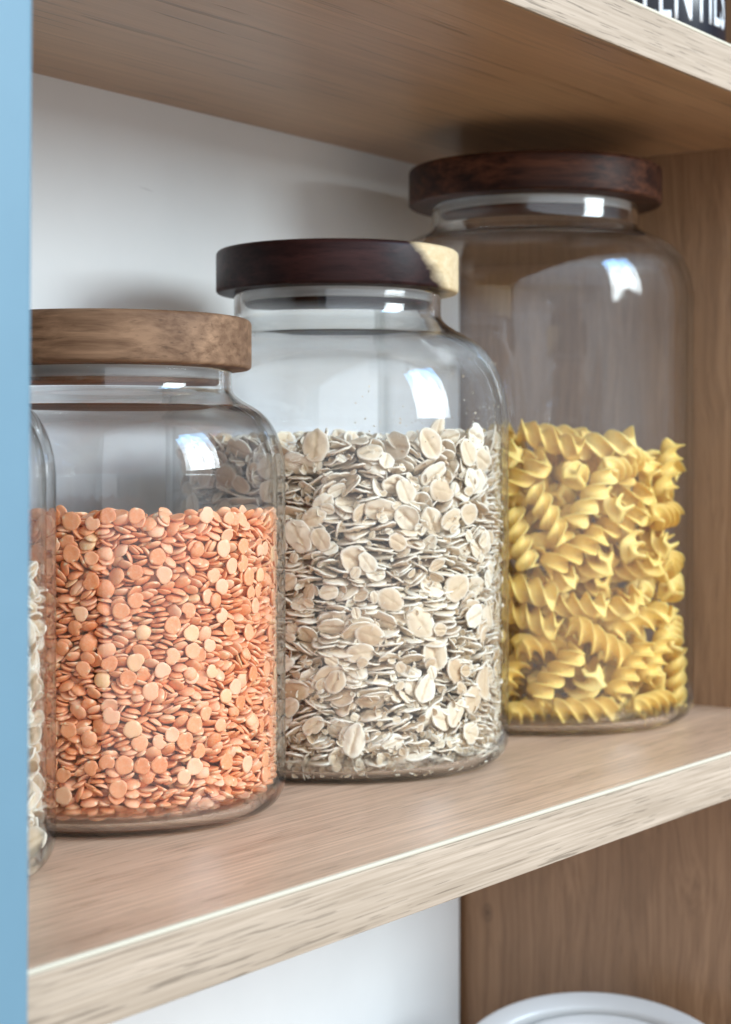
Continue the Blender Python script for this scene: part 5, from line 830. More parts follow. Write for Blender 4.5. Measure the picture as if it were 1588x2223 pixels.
218,-192,4,-32,39,0,56,232,-199,59,-5,8,-40,56,299,61,134,-9,-17,30,59,279,104,84,-16,-46,-12,59,277,134,71,-30,39,9,42,295,-120,37,-14,43,-10,31,309,74,525,-28,-8,-33,31,
155,259,4,0,0,-17,57,269,133,308,48,-14,-4,58,291,73,58,-37,-32,-1,46,261,151,498,47,3,17,53,287,-100,153,26,-39,10,48,296,58,60,-6,8,-49,50,237,177,58,-47,16,4,44,
233,-203,437,-26,40,-7,49,275,135,242,-46,-19,7,40,248,176,235,-4,7,-29,56,300,29,565,-48,-13,-5,49,313,24,46,31,-3,-38,49,282,105,555,2,-5,2,49,209,193,156,38,-32,-1,53,
292,-31,390,-1,49,6,51,145,-263,79,-33,12,-24,52,149,288,347,-10,34,25,32,216,211,565,17,15,4,48,305,-2,591,-39,-30,-6,51,260,-159,335,47,16,-2,52,274,176,163,-4,35,15,24,
263,-151,50,24,-43,8,51,323,-18,487,25,30,17,23,299,-36,116,34,-34,4,53,303,28,428,-29,-40,3,51,296,-128,432,29,-15,-36,25,282,94,343,5,-1,-18,52,299,-117,98,-1,-34,-1,28,
304,8,490,45,15,-16,51,237,-196,358,-17,-10,13,51,227,-214,316,-12,44,-19,50,206,-222,571,-20,18,42,54,207,-219,407,9,-6,-6,50,263,145,328,-6,4,20,50,248,180,316,46,-19,-5,47,
276,132,106,0,4,-18,50,293,39,610,24,-43,-7,37,230,195,494,5,-47,-15,50,306,-10,136,-9,16,-36,42,238,-186,200,4,-49,2,52,294,80,176,37,34,3,53,198,-233,151,15,-8,9,53,
252,-133,382,2,0,26,55,218,-214,13,-28,42,0,50,205,234,519,-20,12,-3,52,302,116,177,13,-29,-5,22,246,-184,22,47,15,0,52,319,-14,413,-9,21,-24,29,211,216,425,-13,-48,1,56,
177,-245,587,8,32,-19,49,281,-146,538,13,36,25,24,240,-213,488,-36,-18,12,29,252,166,395,-43,-26,-2,51,231,-214,230,-20,-29,-6,54,289,-104,325,-18,43,-19,51,
295,-81,18,45,19,4,51,279,-108,231,14,2,-47,37,150,283,226,9,-31,32,39,299,-67,224,31,-37,11,50,270,137,421,-3,8,10,51,217,241,159,11,33,33,27,282,117,79,-44,21,5,52,
224,205,305,46,-20,-5,53,307,-101,526,-20,30,-21,21,290,-83,394,-49,0,10,51,260,153,378,-4,13,48,50,256,-175,291,-19,-7,25,49,298,-34,399,7,1,-35,55,300,-24,23,9,49,5,52,
294,-119,79,24,-3,41,31,224,201,388,3,-10,-48,52,195,-241,68,12,-48,-4,37,229,-197,90,-48,-10,4,55,267,-143,404,41,27,8,42,216,-211,121,-6,-3,28,56,231,193,4,0,0,50,52,
273,131,321,-6,1,-11,53,295,70,4,0,0,50,47,307,26,236,3,6,41,47,177,246,217,-7,-1,44,56,324,33,370,-10,-34,13,22,287,-42,305,47,-13,-3,51,302,56,505,-42,25,2,47,
303,34,187,10,-47,-1,47,319,23,251,-10,-25,24,28,300,-56,94,2,-10,34,46,302,8,226,-35,-35,5,58,302,-53,525,-11,3,44,36,277,-73,329,0,10,-45,50,141,263,193,5,10,-45,56,
275,117,375,-2,-49,-7,48,284,77,224,48,-14,-4,52,300,-55,282,-44,24,1,47,272,138,620,-7,-46,5,28,281,72,419,-50,5,-1,53,313,-16,238,5,5,32,35,293,121,407,-25,-31,7,25,
293,80,411,0,-1,40,55,270,-149,549,-19,29,11,44,262,129,401,-45,-21,-4,57,197,-236,285,-25,41,-8,49,190,232,233,-32,38,-3,55,290,-4,606,38,-33,1,49,287,123,131,-16,17,22,40,
279,125,163,-27,-42,-1,50,323,34,293,-36,2,-34,21,230,198,21,1,1,49,49,255,164,299,3,5,32,53,309,33,154,-4,9,-25,44,291,78,431,-4,2,-42,45,319,67,325,6,-35,1,19,
212,218,108,-3,-9,-27,54,270,-12,4,0,0,21,54,271,80,401,-2,1,-46,53,258,-158,35,-5,-6,-21,47,236,-210,535,20,-29,-34,42,214,-209,77,-1,12,-8,55,198,-237,16,-35,24,-15,30,
284,139,541,38,23,-21,29,195,226,214,3,-8,-38,56,303,2,372,-6,2,19,50,226,-194,109,-50,2,-2,58,138,270,42,-35,33,-9,50,295,77,92,-45,-22,-1,44,290,96,216,12,2,-23,49,
232,201,585,-3,-9,-7,43,246,181,309,-31,-39,4,44,272,-139,442,2,9,-18,46,292,5,574,11,1,15,55,289,116,383,11,48,6,35,259,185,359,21,42,4,25,296,-25,176,-1,-17,5,51,
238,-200,404,-30,38,-2,38,262,67,598,43,10,15,51,165,279,423,-31,16,-2,31,197,243,406,-16,21,-7,27,295,-70,545,-45,-22,0,44,229,197,263,5,4,23,49,304,-14,520,-44,9,-11,49,
285,30,20,41,29,2,45,186,241,372,-4,4,47,55,307,40,269,-35,27,-14,50,289,-64,365,-49,10,0,52,306,-38,78,42,24,10,48,239,-157,373,-48,-14,0,50,308,5,300,-41,28,-7,49,
154,-254,260,43,-22,-12,46,193,-224,95,-30,36,-4,48,142,272,75,12,48,-10,47,291,86,258,-36,-34,2,52,247,176,403,2,1,-39,48,299,-50,355,-27,-42,-4,49,300,-10,249,-1,-1,-50,51,
236,196,290,-41,29,0,47,203,226,418,-12,-48,1,52,280,106,111,1,-12,48,55,208,250,517,-14,-32,34,23,246,-181,511,23,-44,4,52,237,190,364,-2,1,33,50,172,-228,609,44,7,1,51,
250,149,121,19,-46,0,53,214,196,283,25,-43,0,50,300,65,554,-38,-32,6,46,286,139,135,23,-25,2,36,204,-244,375,11,40,-6,32,301,-59,202,4,-4,50,31,114,280,85,7,-10,-18,54,
189,243,388,-5,2,37,40,292,-95,256,-27,-42,2,42,276,11,571,-32,-37,-5,45,249,9,572,5,35,7,51,259,-175,8,-24,43,-8,39,188,-246,28,-28,40,-4,39,267,76,29,6,-5,-10,58,
123,271,311,-2,2,-48,58,66,294,447,47,-16,1,56,111,295,532,-44,15,-4,37,290,92,233,-2,4,-35,54,241,183,575,-9,-1,40,55,114,278,203,0,-11,23,53,304,27,178,-1,-48,1,44,
280,117,55,5,-2,49,48,258,191,8,18,13,37,19,305,115,139,-10,-34,21,20,97,293,598,27,-6,19,47,301,29,171,2,-48,1,47,260,151,35,7,0,-49,50,299,-14,477,-34,-36,3,51,
249,-184,486,-47,12,-10,38,193,-249,388,-25,20,38,40,319,-27,143,31,-16,-25,26,88,286,219,2,-11,35,56,241,169,385,12,-48,-2,48,283,95,251,1,4,1,57,312,-17,214,-5,4,-34,36,
323,46,190,-19,-29,23,20,295,-76,185,5,4,0,38,273,-113,543,11,7,2,55,285,-111,217,6,2,-35,49,275,-130,147,3,-4,30,52,260,-195,49,-36,-2,27,23,244,-182,138,1,-6,42,44,
249,-177,28,0,-11,-47,46,287,-155,563,31,-17,-35,18,213,-214,145,5,-2,-24,48,222,-211,262,9,-8,-48,48,239,-187,552,-27,-12,-2,39,94,309,148,1,36,34,45,
294,-78,497,49,-8,0,43,291,105,362,36,32,-7,39,172,-258,342,22,-38,20,53,266,-114,249,43,-23,-8,48,245,-195,156,22,-16,16,37,313,-50,34,41,20,-18,23,298,72,27,-3,-9,40,46,
228,-206,544,-29,12,37,49,292,55,74,1,-1,49,50,302,-121,8,-26,-25,14,18,268,133,574,18,44,-11,46,266,-155,550,-9,34,21,47,280,-144,285,34,-30,19,35,216,-215,402,-16,46,6,50,
261,120,182,37,-32,-1,59,282,125,258,-17,-2,17,36,255,-201,421,10,-36,-24,20,160,-255,299,-10,-9,30,53,57,316,35,21,-27,26,48,217,219,209,-6,-3,-14,46,
137,266,21,46,20,0,53,103,290,514,-1,49,11,52,280,49,82,-1,1,-50,56,207,224,515,39,-21,-3,52,211,248,433,-2,35,26,22,80,303,513,28,0,34,29,272,174,181,30,-8,-30,21,
295,-81,406,30,40,1,40,320,7,580,-39,-22,21,19,304,56,536,-9,-48,3,25,321,-52,314,-30,24,-29,18,299,56,311,43,-26,-4,50,311,-83,263,-38,-15,27,19,260,-177,78,41,-5,-27,30,
167,-243,409,-5,22,6,52,266,-151,224,8,-49,2,43,316,-80,397,34,-11,-35,18,242,-182,572,-4,1,-12,45,302,49,521,3,3,46,46,219,-223,510,-46,14,12,30,278,118,71,1,11,-49,42,
162,-254,290,28,39,6,54,285,-19,349,-45,-22,2,56,296,-58,79,-4,-9,38,56,190,-233,245,-12,-7,12,59,161,-268,38,-37,-27,19,30,140,262,376,17,-47,-3,58,187,230,197,23,-44,6,51,
265,-136,391,2,1,-9,55,76,300,11,0,0,3,40,254,-158,365,0,-50,-2,49,297,-30,315,-3,-50,5,49,289,-115,393,43,11,-10,35,269,138,592,36,32,-7,46,186,239,145,-39,30,-7,51,
313,-37,568,39,-1,-32,21,281,-128,576,-18,-20,37,36,315,23,313,-40,17,-11,21,313,-87,241,14,-34,-23,18,159,258,13,31,39,0,48,300,-50,451,36,25,12,54,187,-241,268,-4,-4,16,51,
250,-164,444,-3,-11,37,38,275,68,543,-6,1,-39,47,195,-233,52,49,3,-1,52,281,-62,30,-11,-48,8,54,269,-128,465,20,3,33,54,269,-63,8,-28,38,-13,27,151,226,135,-18,12,-18,54,
252,-92,14,-40,28,-12,52,283,94,335,-43,25,0,54,147,266,516,11,-9,46,53,79,291,456,-1,-1,-26,54,261,140,488,-12,-12,34,47,185,245,299,17,13,-44,54,235,204,545,26,17,9,31,
315,13,196,45,-17,-11,26,248,-180,132,-37,-33,-6,44,177,258,439,-45,14,9,38,148,236,202,50,0,6,56,303,39,276,-18,-15,40,47,313,-23,133,18,4,38,24,259,-97,2,25,-44,0,28,
283,-162,440,-33,14,35,18,286,-28,199,2,-12,15,53,156,-278,232,-6,39,-6,22,227,212,228,0,-25,-41,35,200,-254,301,7,39,-15,19,281,-96,167,-9,13,-5,26,162,-282,347,-31,17,30,25,
276,-131,167,-1,-45,9,19,276,-30,203,-9,-7,48,47,275,-62,502,-3,48,-15,55,305,3,453,28,1,-7,42,278,130,484,-15,-8,42,47,229,201,275,-3,-50,0,48,163,268,237,23,23,-33,37,
266,-141,344,45,22,3,48,310,84,468,40,-20,-19,18,233,221,524,-2,-41,9,20,164,-252,403,-21,9,-32,53,279,141,32,25,43,4,38,315,34,355,-11,3,-28,28,259,-154,217,-2,0,7,55,
291,-119,546,-23,-43,0,26,268,-152,522,-23,44,8,40,254,125,222,1,-5,19,50,284,-94,210,-45,-21,-2,52,272,-130,154,1,-5,43,47,283,-72,196,-11,-49,-3,55,279,-98,265,-1,4,-17,51,
227,-194,195,46,-19,-4,53,314,-26,558,-46,16,-3,25,292,-109,394,18,-41,19,35,218,178,52,4,2,6,51,289,-135,473,-39,-22,4,22,268,-150,192,43,5,6,50,287,-103,276,-28,42,1,52,
205,228,368,-4,5,49,36,262,-192,432,28,17,17,18,267,-138,435,-5,8,-44,51,215,-219,27,7,48,-10,45,303,-17,32,-49,-9,-3,47,246,-183,389,-39,-30,7,39,177,-252,147,5,13,-47,51,
266,-106,505,-14,-47,7,48,251,92,16,-2,-7,34,57,264,130,261,-8,47,-10,48,188,231,383,48,12,1,57,87,283,254,-25,-43,4,58,101,288,213,-48,-10,-8,55,255,95,95,5,1,1,53,
173,237,606,7,33,17,56,225,210,252,-21,-45,-4,47,286,81,383,-7,2,31,40,181,243,449,-12,-49,-1,49,275,123,392,-47,-15,-3,50,53,297,322,5,49,-4,58,203,241,287,-43,13,-8,25,
232,187,174,19,46,-6,45,217,219,434,40,-29,-8,40,285,123,370,-14,-47,-7,36,208,-213,338,38,-32,-5,39,201,233,568,-12,18,8,36,255,91,331,16,29,25,55,270,79,442,14,-48,0,54,
248,-198,440,43,22,13,26,292,8,411,-2,-5,-42,52,299,-52,275,-18,-47,-2,46,306,-69,145,-32,34,-17,39,276,-105,530,8,10,-14,55,292,78,157,-1,1,11,48,311,-51,145,25,40,-3,29,
320,10,339,34,11,16,18,249,-184,97,9,-2,39,39,304,-98,438,-37,7,-30,21,265,139,238,-4,6,-27,49,162,-259,193,12,-11,40,51,285,-25,462,8,7,40,45,247,-118,496,-13,0,-17,57,
173,-265,38,47,10,-11,26,168,-240,450,5,-7,-35,53,226,-198,363,4,-19,-37,52,173,-252,164,42,28,3,47,174,-245,517,6,-2,46,37,170,-253,284,14,-3,-47,51,167,-258,82,-1,-8,31,42,
232,131,107,-1,1,-35,46,248,-109,375,3,4,-34,56,253,-150,56,29,-40,8,51,222,185,356,44,-23,1,50,164,261,462,0,7,45,47,265,126,433,4,7,43,49,160,276,242,26,-19,12,35,
65,300,81,-5,-49,1,48,304,110,493,34,-12,-21,19,218,204,394,1,-11,-46,44,218,210,245,-13,-48,-4,40,272,34,518,1,-50,2,56,183,232,263,-20,45,3,50,94,297,388,-48,9,6,38,
182,247,56,-45,17,6,54,302,66,581,43,17,-20,30,287,-132,415,-2,9,27,28,287,-42,257,-48,10,-10,48,282,-78,340,4,-5,43,49,265,169,242,37,-32,-3,30,195,241,242,-1,-7,16,32,
197,-244,3,44,24,0,32,280,-122,304,15,-44,-12,45,245,-204,452,48,1,15,22,298,-100,400,12,-48,5,27,194,-262,42,-1,-35,-28,19,296,-24,516,-39,22,-5,47,248,-180,211,14,-48,2,46,
180,-248,527,8,3,22,54,260,-156,584,-34,30,11,37,240,-188,80,2,9,-20,49,146,-258,23,-31,16,-24,51,195,-233,237,-29,38,-13,49,239,128,236,-20,-45,3,52,254,77,433,40,-29,-6,51,
203,-144,371,-16,31,-31,54,79,299,94,-11,2,2,48,107,279,470,2,0,-44,53,159,258,31,50,-5,1,54,285,59,203,4,-49,8,51,290,-108,26,5,-23,41,36,188,221,547,-1,8,27,53,
133,277,189,-14,-47,-11,54,253,144,578,11,-47,13,51,205,225,176,-25,41,-1,52,183,-255,322,46,12,-1,39,283,152,49,-2,-43,8,20,310,49,529,-37,-33,8,29,209,238,493,-46,17,0,31,
280,105,299,-2,4,6,51,252,152,334,9,-49,6,47,245,-174,156,-1,-6,48,45,312,38,349,-8,8,-5,28,310,-6,401,14,-5,-8,26,289,84,54,9,5,8,51,287,-53,512,40,-27,11,38,
202,-240,45,-8,-4,-42,30,308,-59,434,19,31,11,50,282,-118,42,21,12,-41,26,280,59,551,-2,6,9,54,294,23,219,32,-38,-5,56,174,-249,16,43,26,1,51,83,287,181,-11,48,7,52,
194,174,3,39,-31,0,35,229,-179,224,-25,43,-2,51,195,-205,152,17,-10,-41,36,240,-67,515,7,35,0,54,35,302,384,-12,2,-47,50,122,294,363,-2,-36,32,49,242,179,430,42,26,-3,50,
62,312,286,19,-26,32,44,18,307,11,-9,-48,8,45,301,-11,574,0,-49,-10,47,224,209,189,5,-8,45,48,202,231,611,-43,13,3,44,219,-199,285,13,-11,-43,57,283,14,101,46,-18,1,53,
133,275,389,-9,-49,1,50,132,254,247,-32,-37,7,54,264,167,6,7,-49,2,29,121,293,132,-15,-31,32,30,197,221,321,-32,33,-12,56,291,52,41,42,-26,-2,25,74,292,543,-9,47,14,46,
203,190,15,48,12,-3,50,259,150,534,31,-14,36,25,242,218,446,-6,-34,29,17,106,291,306,5,10,-5,39,301,-9,291,7,-3,-48,51,265,155,159,-45,8,0,47,316,43,416,45,17,-12,18,
179,223,242,9,3,-44,51,286,-65,176,2,8,-49,52,282,-106,556,-6,4,-46,47,57,300,339,6,-6,-49,48,274,165,520,-2,-21,18,18,260,25,414,25,-33,-21,54,282,-93,202,4,5,-37,50,
267,137,484,4,-16,-10,42,295,12,309,8,49,0,44,270,33,511,-4,0,-44,42,154,267,130,34,6,-19,49,247,76,391,38,-22,-20,40,219,-222,500,-25,-42,-10,29,223,-209,155,12,48,4,42,
269,124,364,19,-44,-13,31,173,-240,45,-9,3,-16,53,158,-276,208,-26,2,36,25,189,-232,422,-17,46,-8,50,148,-248,322,-19,-39,22,52,262,-25,364,-33,34,-14,47,
142,-251,518,22,32,30,35,157,-214,108,-4,-12,17,50,27,312,300,15,11,46,38,85,309,627,17,27,-35,36,62,312,164,8,-34,31,55,60,319,498,1,35,35,32,56,296,138,-5,6,34,53,
131,297,363,31,-18,4,29,121,295,425,-9,35,11,29,26,298,538,6,-14,26,58,168,256,163,-7,48,9,51,145,281,494,-34,-28,21,22,60,289,4,-36,-35,0,50,79,292,381,49,1,-9,49,
109,277,498,-32,38,2,55,274,80,394,-2,0,-49,38,250,167,79,-44,0,-15,51,285,149,453,-10,-22,42,17,278,125,41,4,8,-48,42,292,138,367,-2,-31,30,18,297,97,443,-23,-36,25,19,
277,94,243,-49,8,4,51,245,211,7,-19,-36,29,17,289,-86,330,-49,-9,0,32,271,102,206,-27,40,9,49,191,257,159,5,-24,18,21,308,43,315,5,-49,-4,26,316,31,430,22,-44,-6,21,
286,-66,539,-34,-36,0,36,292,30,153,41,-27,-10,51,19,308,443,-1,-2,-12,43,129,282,156,9,47,10,47,315,-13,316,-7,-49,4,22,293,-58,105,8,-6,1,45,274,136,212,-8,-5,49,26,
184,-266,56,-23,-21,-1,19,292,-4,17,-15,-45,-13,29,283,107,12,-44,10,21,28,203,-244,539,-35,-6,17,32,201,-198,449,-12,48,-4,52,271,-144,517,-26,-42,-7,40,
266,-40,533,-43,-14,21,59,268,-134,267,15,47,-5,36,167,-248,511,36,-34,-7,39,184,-260,366,-14,26,40,29,186,-232,389,-37,0,-29,32,239,-135,280,9,-3,17,48,
256,-82,49,2,-11,37,52,187,237,357,48,-14,-4,48,61,303,538,7,47,15,51,148,276,576,-32,18,-2,58,207,201,551,-4,-45,-14,57,97,283,61,43,23,-2,53,98,294,127,28,40,-11,35,
64,294,472,44,-24,1,55,309,-75,505,-9,0,-49,22,25,305,28,-12,0,-44,46,288,29,415,45,22,-2,50,219,234,567,26,-28,20,22,311,-20,99,16,47,0,32,287,-21,591,5,49,9,47,
287,17,111,2,-2,-44,49,163,277,288,13,27,-40,22,232,137,58,-3,4,49,51,240,106,385,30,-32,-15,55,299,-75,397,8,6,35,26,186,234,134,27,-41,7,55,229,-213,488,26,8,27,36,
214,205,104,-27,41,-10,51,310,69,267,21,-30,-14,19,166,261,430,-38,28,13,29,252,161,2,0,0,-42,27,207,-240,501,46,-17,-6,19,230,-165,148,-49,10,-2,52,285,-128,25,-4,-48,11,28,
161,276,379,47,-16,-6,18,108,274,53,-3,7,36,49,171,-249,171,-29,40,-1,49,289,-90,512,-48,-10,4,35,234,-125,337,-48,-11,1,46,181,-234,489,-1,50,4,56,106,271,353,8,49,-1,54,
160,-274,2,19,-46,0,23,311,-76,163,15,-29,-35,17,177,198,415,-5,-47,16,55,301,-88,228,31,-37,10,32,177,-249,112,-14,-4,28,48,277,-80,230,9,37,20,24,282,-130,18,44,-22,-3,27,
227,-147,10,4,6,49,49,176,-189,573,11,-42,-23,52,190,-207,575,15,21,4,47,251,101,125,-18,-45,-6,58,234,132,67,22,44,-3,53,161,-223,20,0,-18,-33,51,253,-44,518,21,-30,-22,47,
127,-233,21,-34,-11,-35,39,65,308,35,-37,-1,-4,46,29,318,186,-2,25,41,30,48,298,411,30,36,12,51,123,278,461,27,42,0,48,91,301,348,-41,24,14,31,62,296,245,5,7,44,54,
248,181,147,-2,4,49,42,263,178,440,44,21,-10,19,122,279,170,-12,46,14,54,214,215,366,20,45,-3,35,310,-64,373,-24,44,2,26,147,275,81,27,-41,7,29,313,37,360,-27,-41,11,26,
268,125,441,6,-49,3,51,119,288,33,-5,13,-36,31,289,115,151,21,45,-5,36,261,-161,247,26,-33,-25,48,139,275,323,-31,38,-4,38,206,238,2,0,0,-14,23,233,213,128,-13,-47,-12,30,
306,55,334,10,9,41,26,72,312,374,-9,-39,-28,29,227,189,163,1,2,43,52,185,257,52,6,6,-18,21,298,50,343,-49,10,4,30,290,-38,53,-1,9,-43,48,309,-85,257,21,-39,-3,19,
310,-61,297,8,2,49,22,252,198,117,21,-18,13,17,85,273,31,34,36,-1,53,292,-91,174,6,-10,46,28,182,247,73,38,-7,2,25,256,148,605,-20,2,-13,50,280,-147,339,-4,2,18,23,
316,17,18,-33,15,-30,26,256,-117,140,-19,46,4,51,260,132,514,-25,41,-7,55,199,213,69,-5,15,-47,53,250,-105,24,5,48,-2,52,263,-184,42,-1,20,-41,19,259,84,126,18,-46,-10,55,
243,151,202,-35,34,-4,53,233,-209,93,-48,10,7,29,286,83,86,13,48,3,27,211,-180,351,9,-17,-43,56,300,-34,147,-16,41,3,30,262,-74,352,-3,8,-49,52,310,2,401,-4,-14,47,22,
251,-140,427,48,-13,-9,53,285,-56,484,-9,-4,-35,28,210,202,30,-36,34,-1,49,248,-150,39,-17,46,-8,51,199,-237,549,37,21,4,38,256,77,45,47,-15,-4,50,242,-127,409,-7,-7,32,48,
169,-246,8,0,-2,-11,45,175,-205,103,-19,44,-5,48,197,-187,510,3,-10,-7,52,233,-128,591,-14,-3,47,47,94,285,440,24,-44,1,51,68,290,187,4,-10,28,55,277,59,536,-7,0,-44,58,
141,282,83,-9,-3,-20,32,123,267,99,12,-4,-30,55,137,266,70,-9,3,10,49,231,183,229,2,4,30,52,93,307,176,-36,-20,-28,20,64,319,147,-29,-20,-25,22,87,291,400,1,2,13,47,
243,183,498,-20,-41,-19,37,167,249,238,-44,23,-3,35,129,291,134,-25,26,-3,27,258,94,289,46,16,-4,59,112,280,479,-41,28,-1,53,269,-23,430,-4,2,50,49,226,160,139,45,22,0,53,
182,-226,312,18,39,-26,54,207,197,133,5,6,-49,51,305,7,531,-24,37,7,25,154,273,41,1,-8,-20,32,180,226,65,-16,44,16,48,156,264,258,0,-8,39,44,103,299,464,12,48,1,25,
283,139,294,1,-11,47,25,196,-253,514,-46,-14,7,18,270,-35,452,-5,-8,-48,53,189,239,125,-4,-5,-18,48,316,0,65,46,6,19,30,320,2,329,18,-37,-24,17,265,72,9,-5,49,2,42,
46,310,101,6,7,15,29,222,142,216,-10,-9,25,40,317,9,228,-2,7,-18,23,306,-14,441,-28,38,12,26,281,-98,422,38,32,1,54,168,-265,94,39,29,2,32,259,-60,190,12,8,-10,40,
205,-204,393,13,7,-27,46,172,221,11,13,-48,3,31,243,174,68,27,-2,-24,17,189,-203,320,19,-13,-17,51,174,207,22,35,35,-3,42,316,-46,11,-39,31,4,17,265,30,26,-28,41,0,47,
155,-245,496,14,-3,-12,53,241,63,502,23,-27,-14,46,260,57,166,-13,11,-27,38,171,-238,442,-8,1,49,52,273,3,10,0,0,-46,20,292,51,360,5,2,45,27,162,-247,476,-50,-4,-4,51,
244,110,171,-46,18,2,52,287,-22,307,46,-18,0,35,214,-177,14,13,-48,-7,28,250,-95,221,39,-27,0,32,222,137,332,-16,-43,18,53,266,31,358,-13,-46,5,57,230,-135,341,5,5,-22,32,
288,27,380,-11,-4,44,46,257,-64,122,49,1,-6,40,-16,322,175,35,4,-2,55,-15,305,80,-41,19,22,53,44,305,268,47,-13,-10,42,141,263,536,-22,-41,2,48,154,250,485,11,46,-5,48,
138,273,512,9,-12,47,49,266,85,504,-24,44,-3,54,163,210,7,-2,3,41,44,14,302,290,-1,9,45,59,315,-14,466,-6,4,-41,30,228,168,410,26,42,3,53,61,308,360,-49,1,6,36,
232,134,42,0,-8,49,48,47,322,11,34,-7,2,23,95,296,405,-1,3,-25,31,96,287,413,-2,1,-24,52,190,255,562,-4,-16,45,24,123,297,45,-10,-44,22,18,167,268,37,11,49,-1,26,
281,119,549,-50,4,-5,27,205,-210,136,37,34,5,57,266,-29,97,-26,41,8,50,152,214,380,42,-17,-2,57,32,306,227,-8,-11,-5,50,257,-95,360,9,49,4,52,175,-213,341,-18,11,-13,52,
115,282,487,-50,-2,-2,52,299,74,380,48,10,1,36,297,100,406,11,49,1,22,288,-102,561,-49,-9,6,23,163,270,310,2,-4,44,26,108,302,171,20,21,-29,24,264,-83,89,-2,1,21,51,
74,318,269,25,-25,18,17,305,-55,14,0,-21,45,26,106,297,493,1,-2,-8,28,208,205,479,2,-8,10,51,241,-162,127,6,3,-28,54,303,-86,10,0,0,-42,27,191,-243,262,-4,-3,25,40,
298,116,441,6,-16,-33,17,297,118,86,-44,21,3,18,288,-24,333,6,-1,-49,53,258,181,319,-5,6,-24,17,252,128,347,-48,2,10,40,214,-205,444,2,-5,-41,48,277,-110,125,-25,43,3,56,
286,93,170,-1,1,33,17,268,-119,132,4,3,-39,52,184,231,554,-8,-49,6,51,310,63,315,-49,-7,4,20,285,-39,404,-47,15,-3,48,262,62,103,24,-44,-5,53,251,84,85,-47,17,2,42,
236,168,187,-40,-30,-4,52,135,260,365,7,1,47,49,269,-99,254,-9,6,-31,47,189,246,5,-37,32,6,19,166,-259,44,7,13,47,38,257,-82,390,-41,-27,7,53,218,-218,114,2,-1,-38,19,
280,-42,547,5,-10,-46,30,58,316,275,31,10,-13,22,261,-1,438,49,-1,7,30,255,-104,61,-49,1,-4,52,138,-234,161,-24,-35,22,49,233,-132,351,0,2,-45,47,222,-181,319,26,39,0,54,
244,-136,402,-2,49,-1,50,245,-106,367,1,4,-43,49,242,-62,330,-23,27,-30,53,272,-54,223,-12,20,-37,47,166,230,61,-47,2,5,48,157,-244,379,7,0,36,51,214,164,90,-6,-7,-13,55,
265,-53,108,0,-10,39,57,203,-186,38,2,-2,48,53,300,-27,328,34,36,4,48,229,-149,207,8,49,3,37,287,-14,143,22,0,42,38,213,159,609,3,25,-42,42,-1,306,338,1,-48,-8,53,
165,251,170,7,9,-48,56,62,291,408,-28,35,-16,47,57,290,315,45,20,5,53,76,303,484,2,5,-2,32,144,246,142,-21,-1,-39,47,29,323,146,-34,-9,-12,30,42,294,574,-42,-24,-9,54,
157,254,379,-13,-48,0,30,142,290,597,-5,28,37,20,70,291,117,1,1,-21,54,-5,316,326,-13,-6,-48,28,142,254,341,-3,12,-44,48,176,223,250,-49,-2,-7,54,256,-153,483,-27,41,-3,47,
282,143,525,-23,18,-22,19,286,-49,593,-47,12,-5,56,203,242,143,32,37,2,25,173,214,275,42,-26,3,51,212,231,53,6,-49,-5,18,269,93,383,42,-26,6,31,304,98,501,-16,3,47,17,
89,308,96,48,-5,-4,17,192,-240,226,27,-39,15,52,254,187,596,36,-21,-23,25,114,297,524,-30,38,8,19,175,254,91,-31,18,10,40,239,-179,75,9,-3,46,38,233,131,230,40,-30,-5,32,
294,-86,244,17,46,9,29,163,-260,127,-16,46,6,42,229,141,83,23,43,-5,56,277,-89,413,1,-1,2,58,290,8,302,44,22,6,28,204,-244,125,-47,18,1,18,318,-12,310,3,-7,-24,17,
275,-50,258,31,37,11,50,224,158,85,49,-4,6,51,183,-213,3,0,0,-23,38,182,-256,76,13,5,12,23,230,191,332,-8,7,-26,49,256,-148,171,-4,5,-33,49,200,201,294,-5,-5,37,50,
263,-12,555,-25,43,1,29,247,-127,77,0,2,50,42,288,-17,469,46,-17,-10,53,150,-269,314,41,-6,-26,25,212,147,616,16,-25,26,35,287,12,314,49,9,7,50,249,155,195,5,-7,20,28,
264,-88,395,-9,3,-48,51,195,-243,306,2,-31,24,20,84,256,3,9,-49,0,39,266,11,553,21,-9,1,28,192,-244,496,-46,19,-2,26,192,241,275,-49,1,-7,25,150,-227,2,0,0,34,17,
89,267,267,16,47,-1,52,270,36,34,-49,11,-2,53,262,53,597,37,25,7,49,255,57,161,41,-23,-13,49,240,-135,288,3,9,-46,52,284,98,519,18,40,21,29,301,-32,160,16,-17,-12,43,
220,150,7,-1,4,-25,48,149,-235,138,9,2,-48,45,261,-29,47,27,-37,-16,54,264,-45,284,1,0,24,36,225,148,176,0,2,-46,39,254,1,371,-40,-4,-27,29,274,-66,24,41,28,-7,49,
182,-192,9,39,-29,12,30,269,71,205,49,2,0,28,254,35,577,-20,35,10,23,265,46,121,31,-38,-8,36,210,-160,153,-42,26,0,25,167,-261,332,43,-19,8,19,259,-59,406,-50,3,0,31,
202,145,434,-34,5,-29,28,257,-68,563,-2,17,-29,51,233,-88,87,34,9,30,49,266,58,90,-7,-50,-1,24,-22,322,432,28,21,-19,52,49,309,520,25,1,-5,52,71,304,285,-10,36,33,49,
-18,304,518,-46,17,-5,50,18,305,95,-7,5,-49,49,116,290,2,-11,-49,0,30,32,316,495,40,-1,-23,24,42,302,224,47,-10,12,50,233,135,599,9,47,-13,54,134,262,445,49,4,4,51,
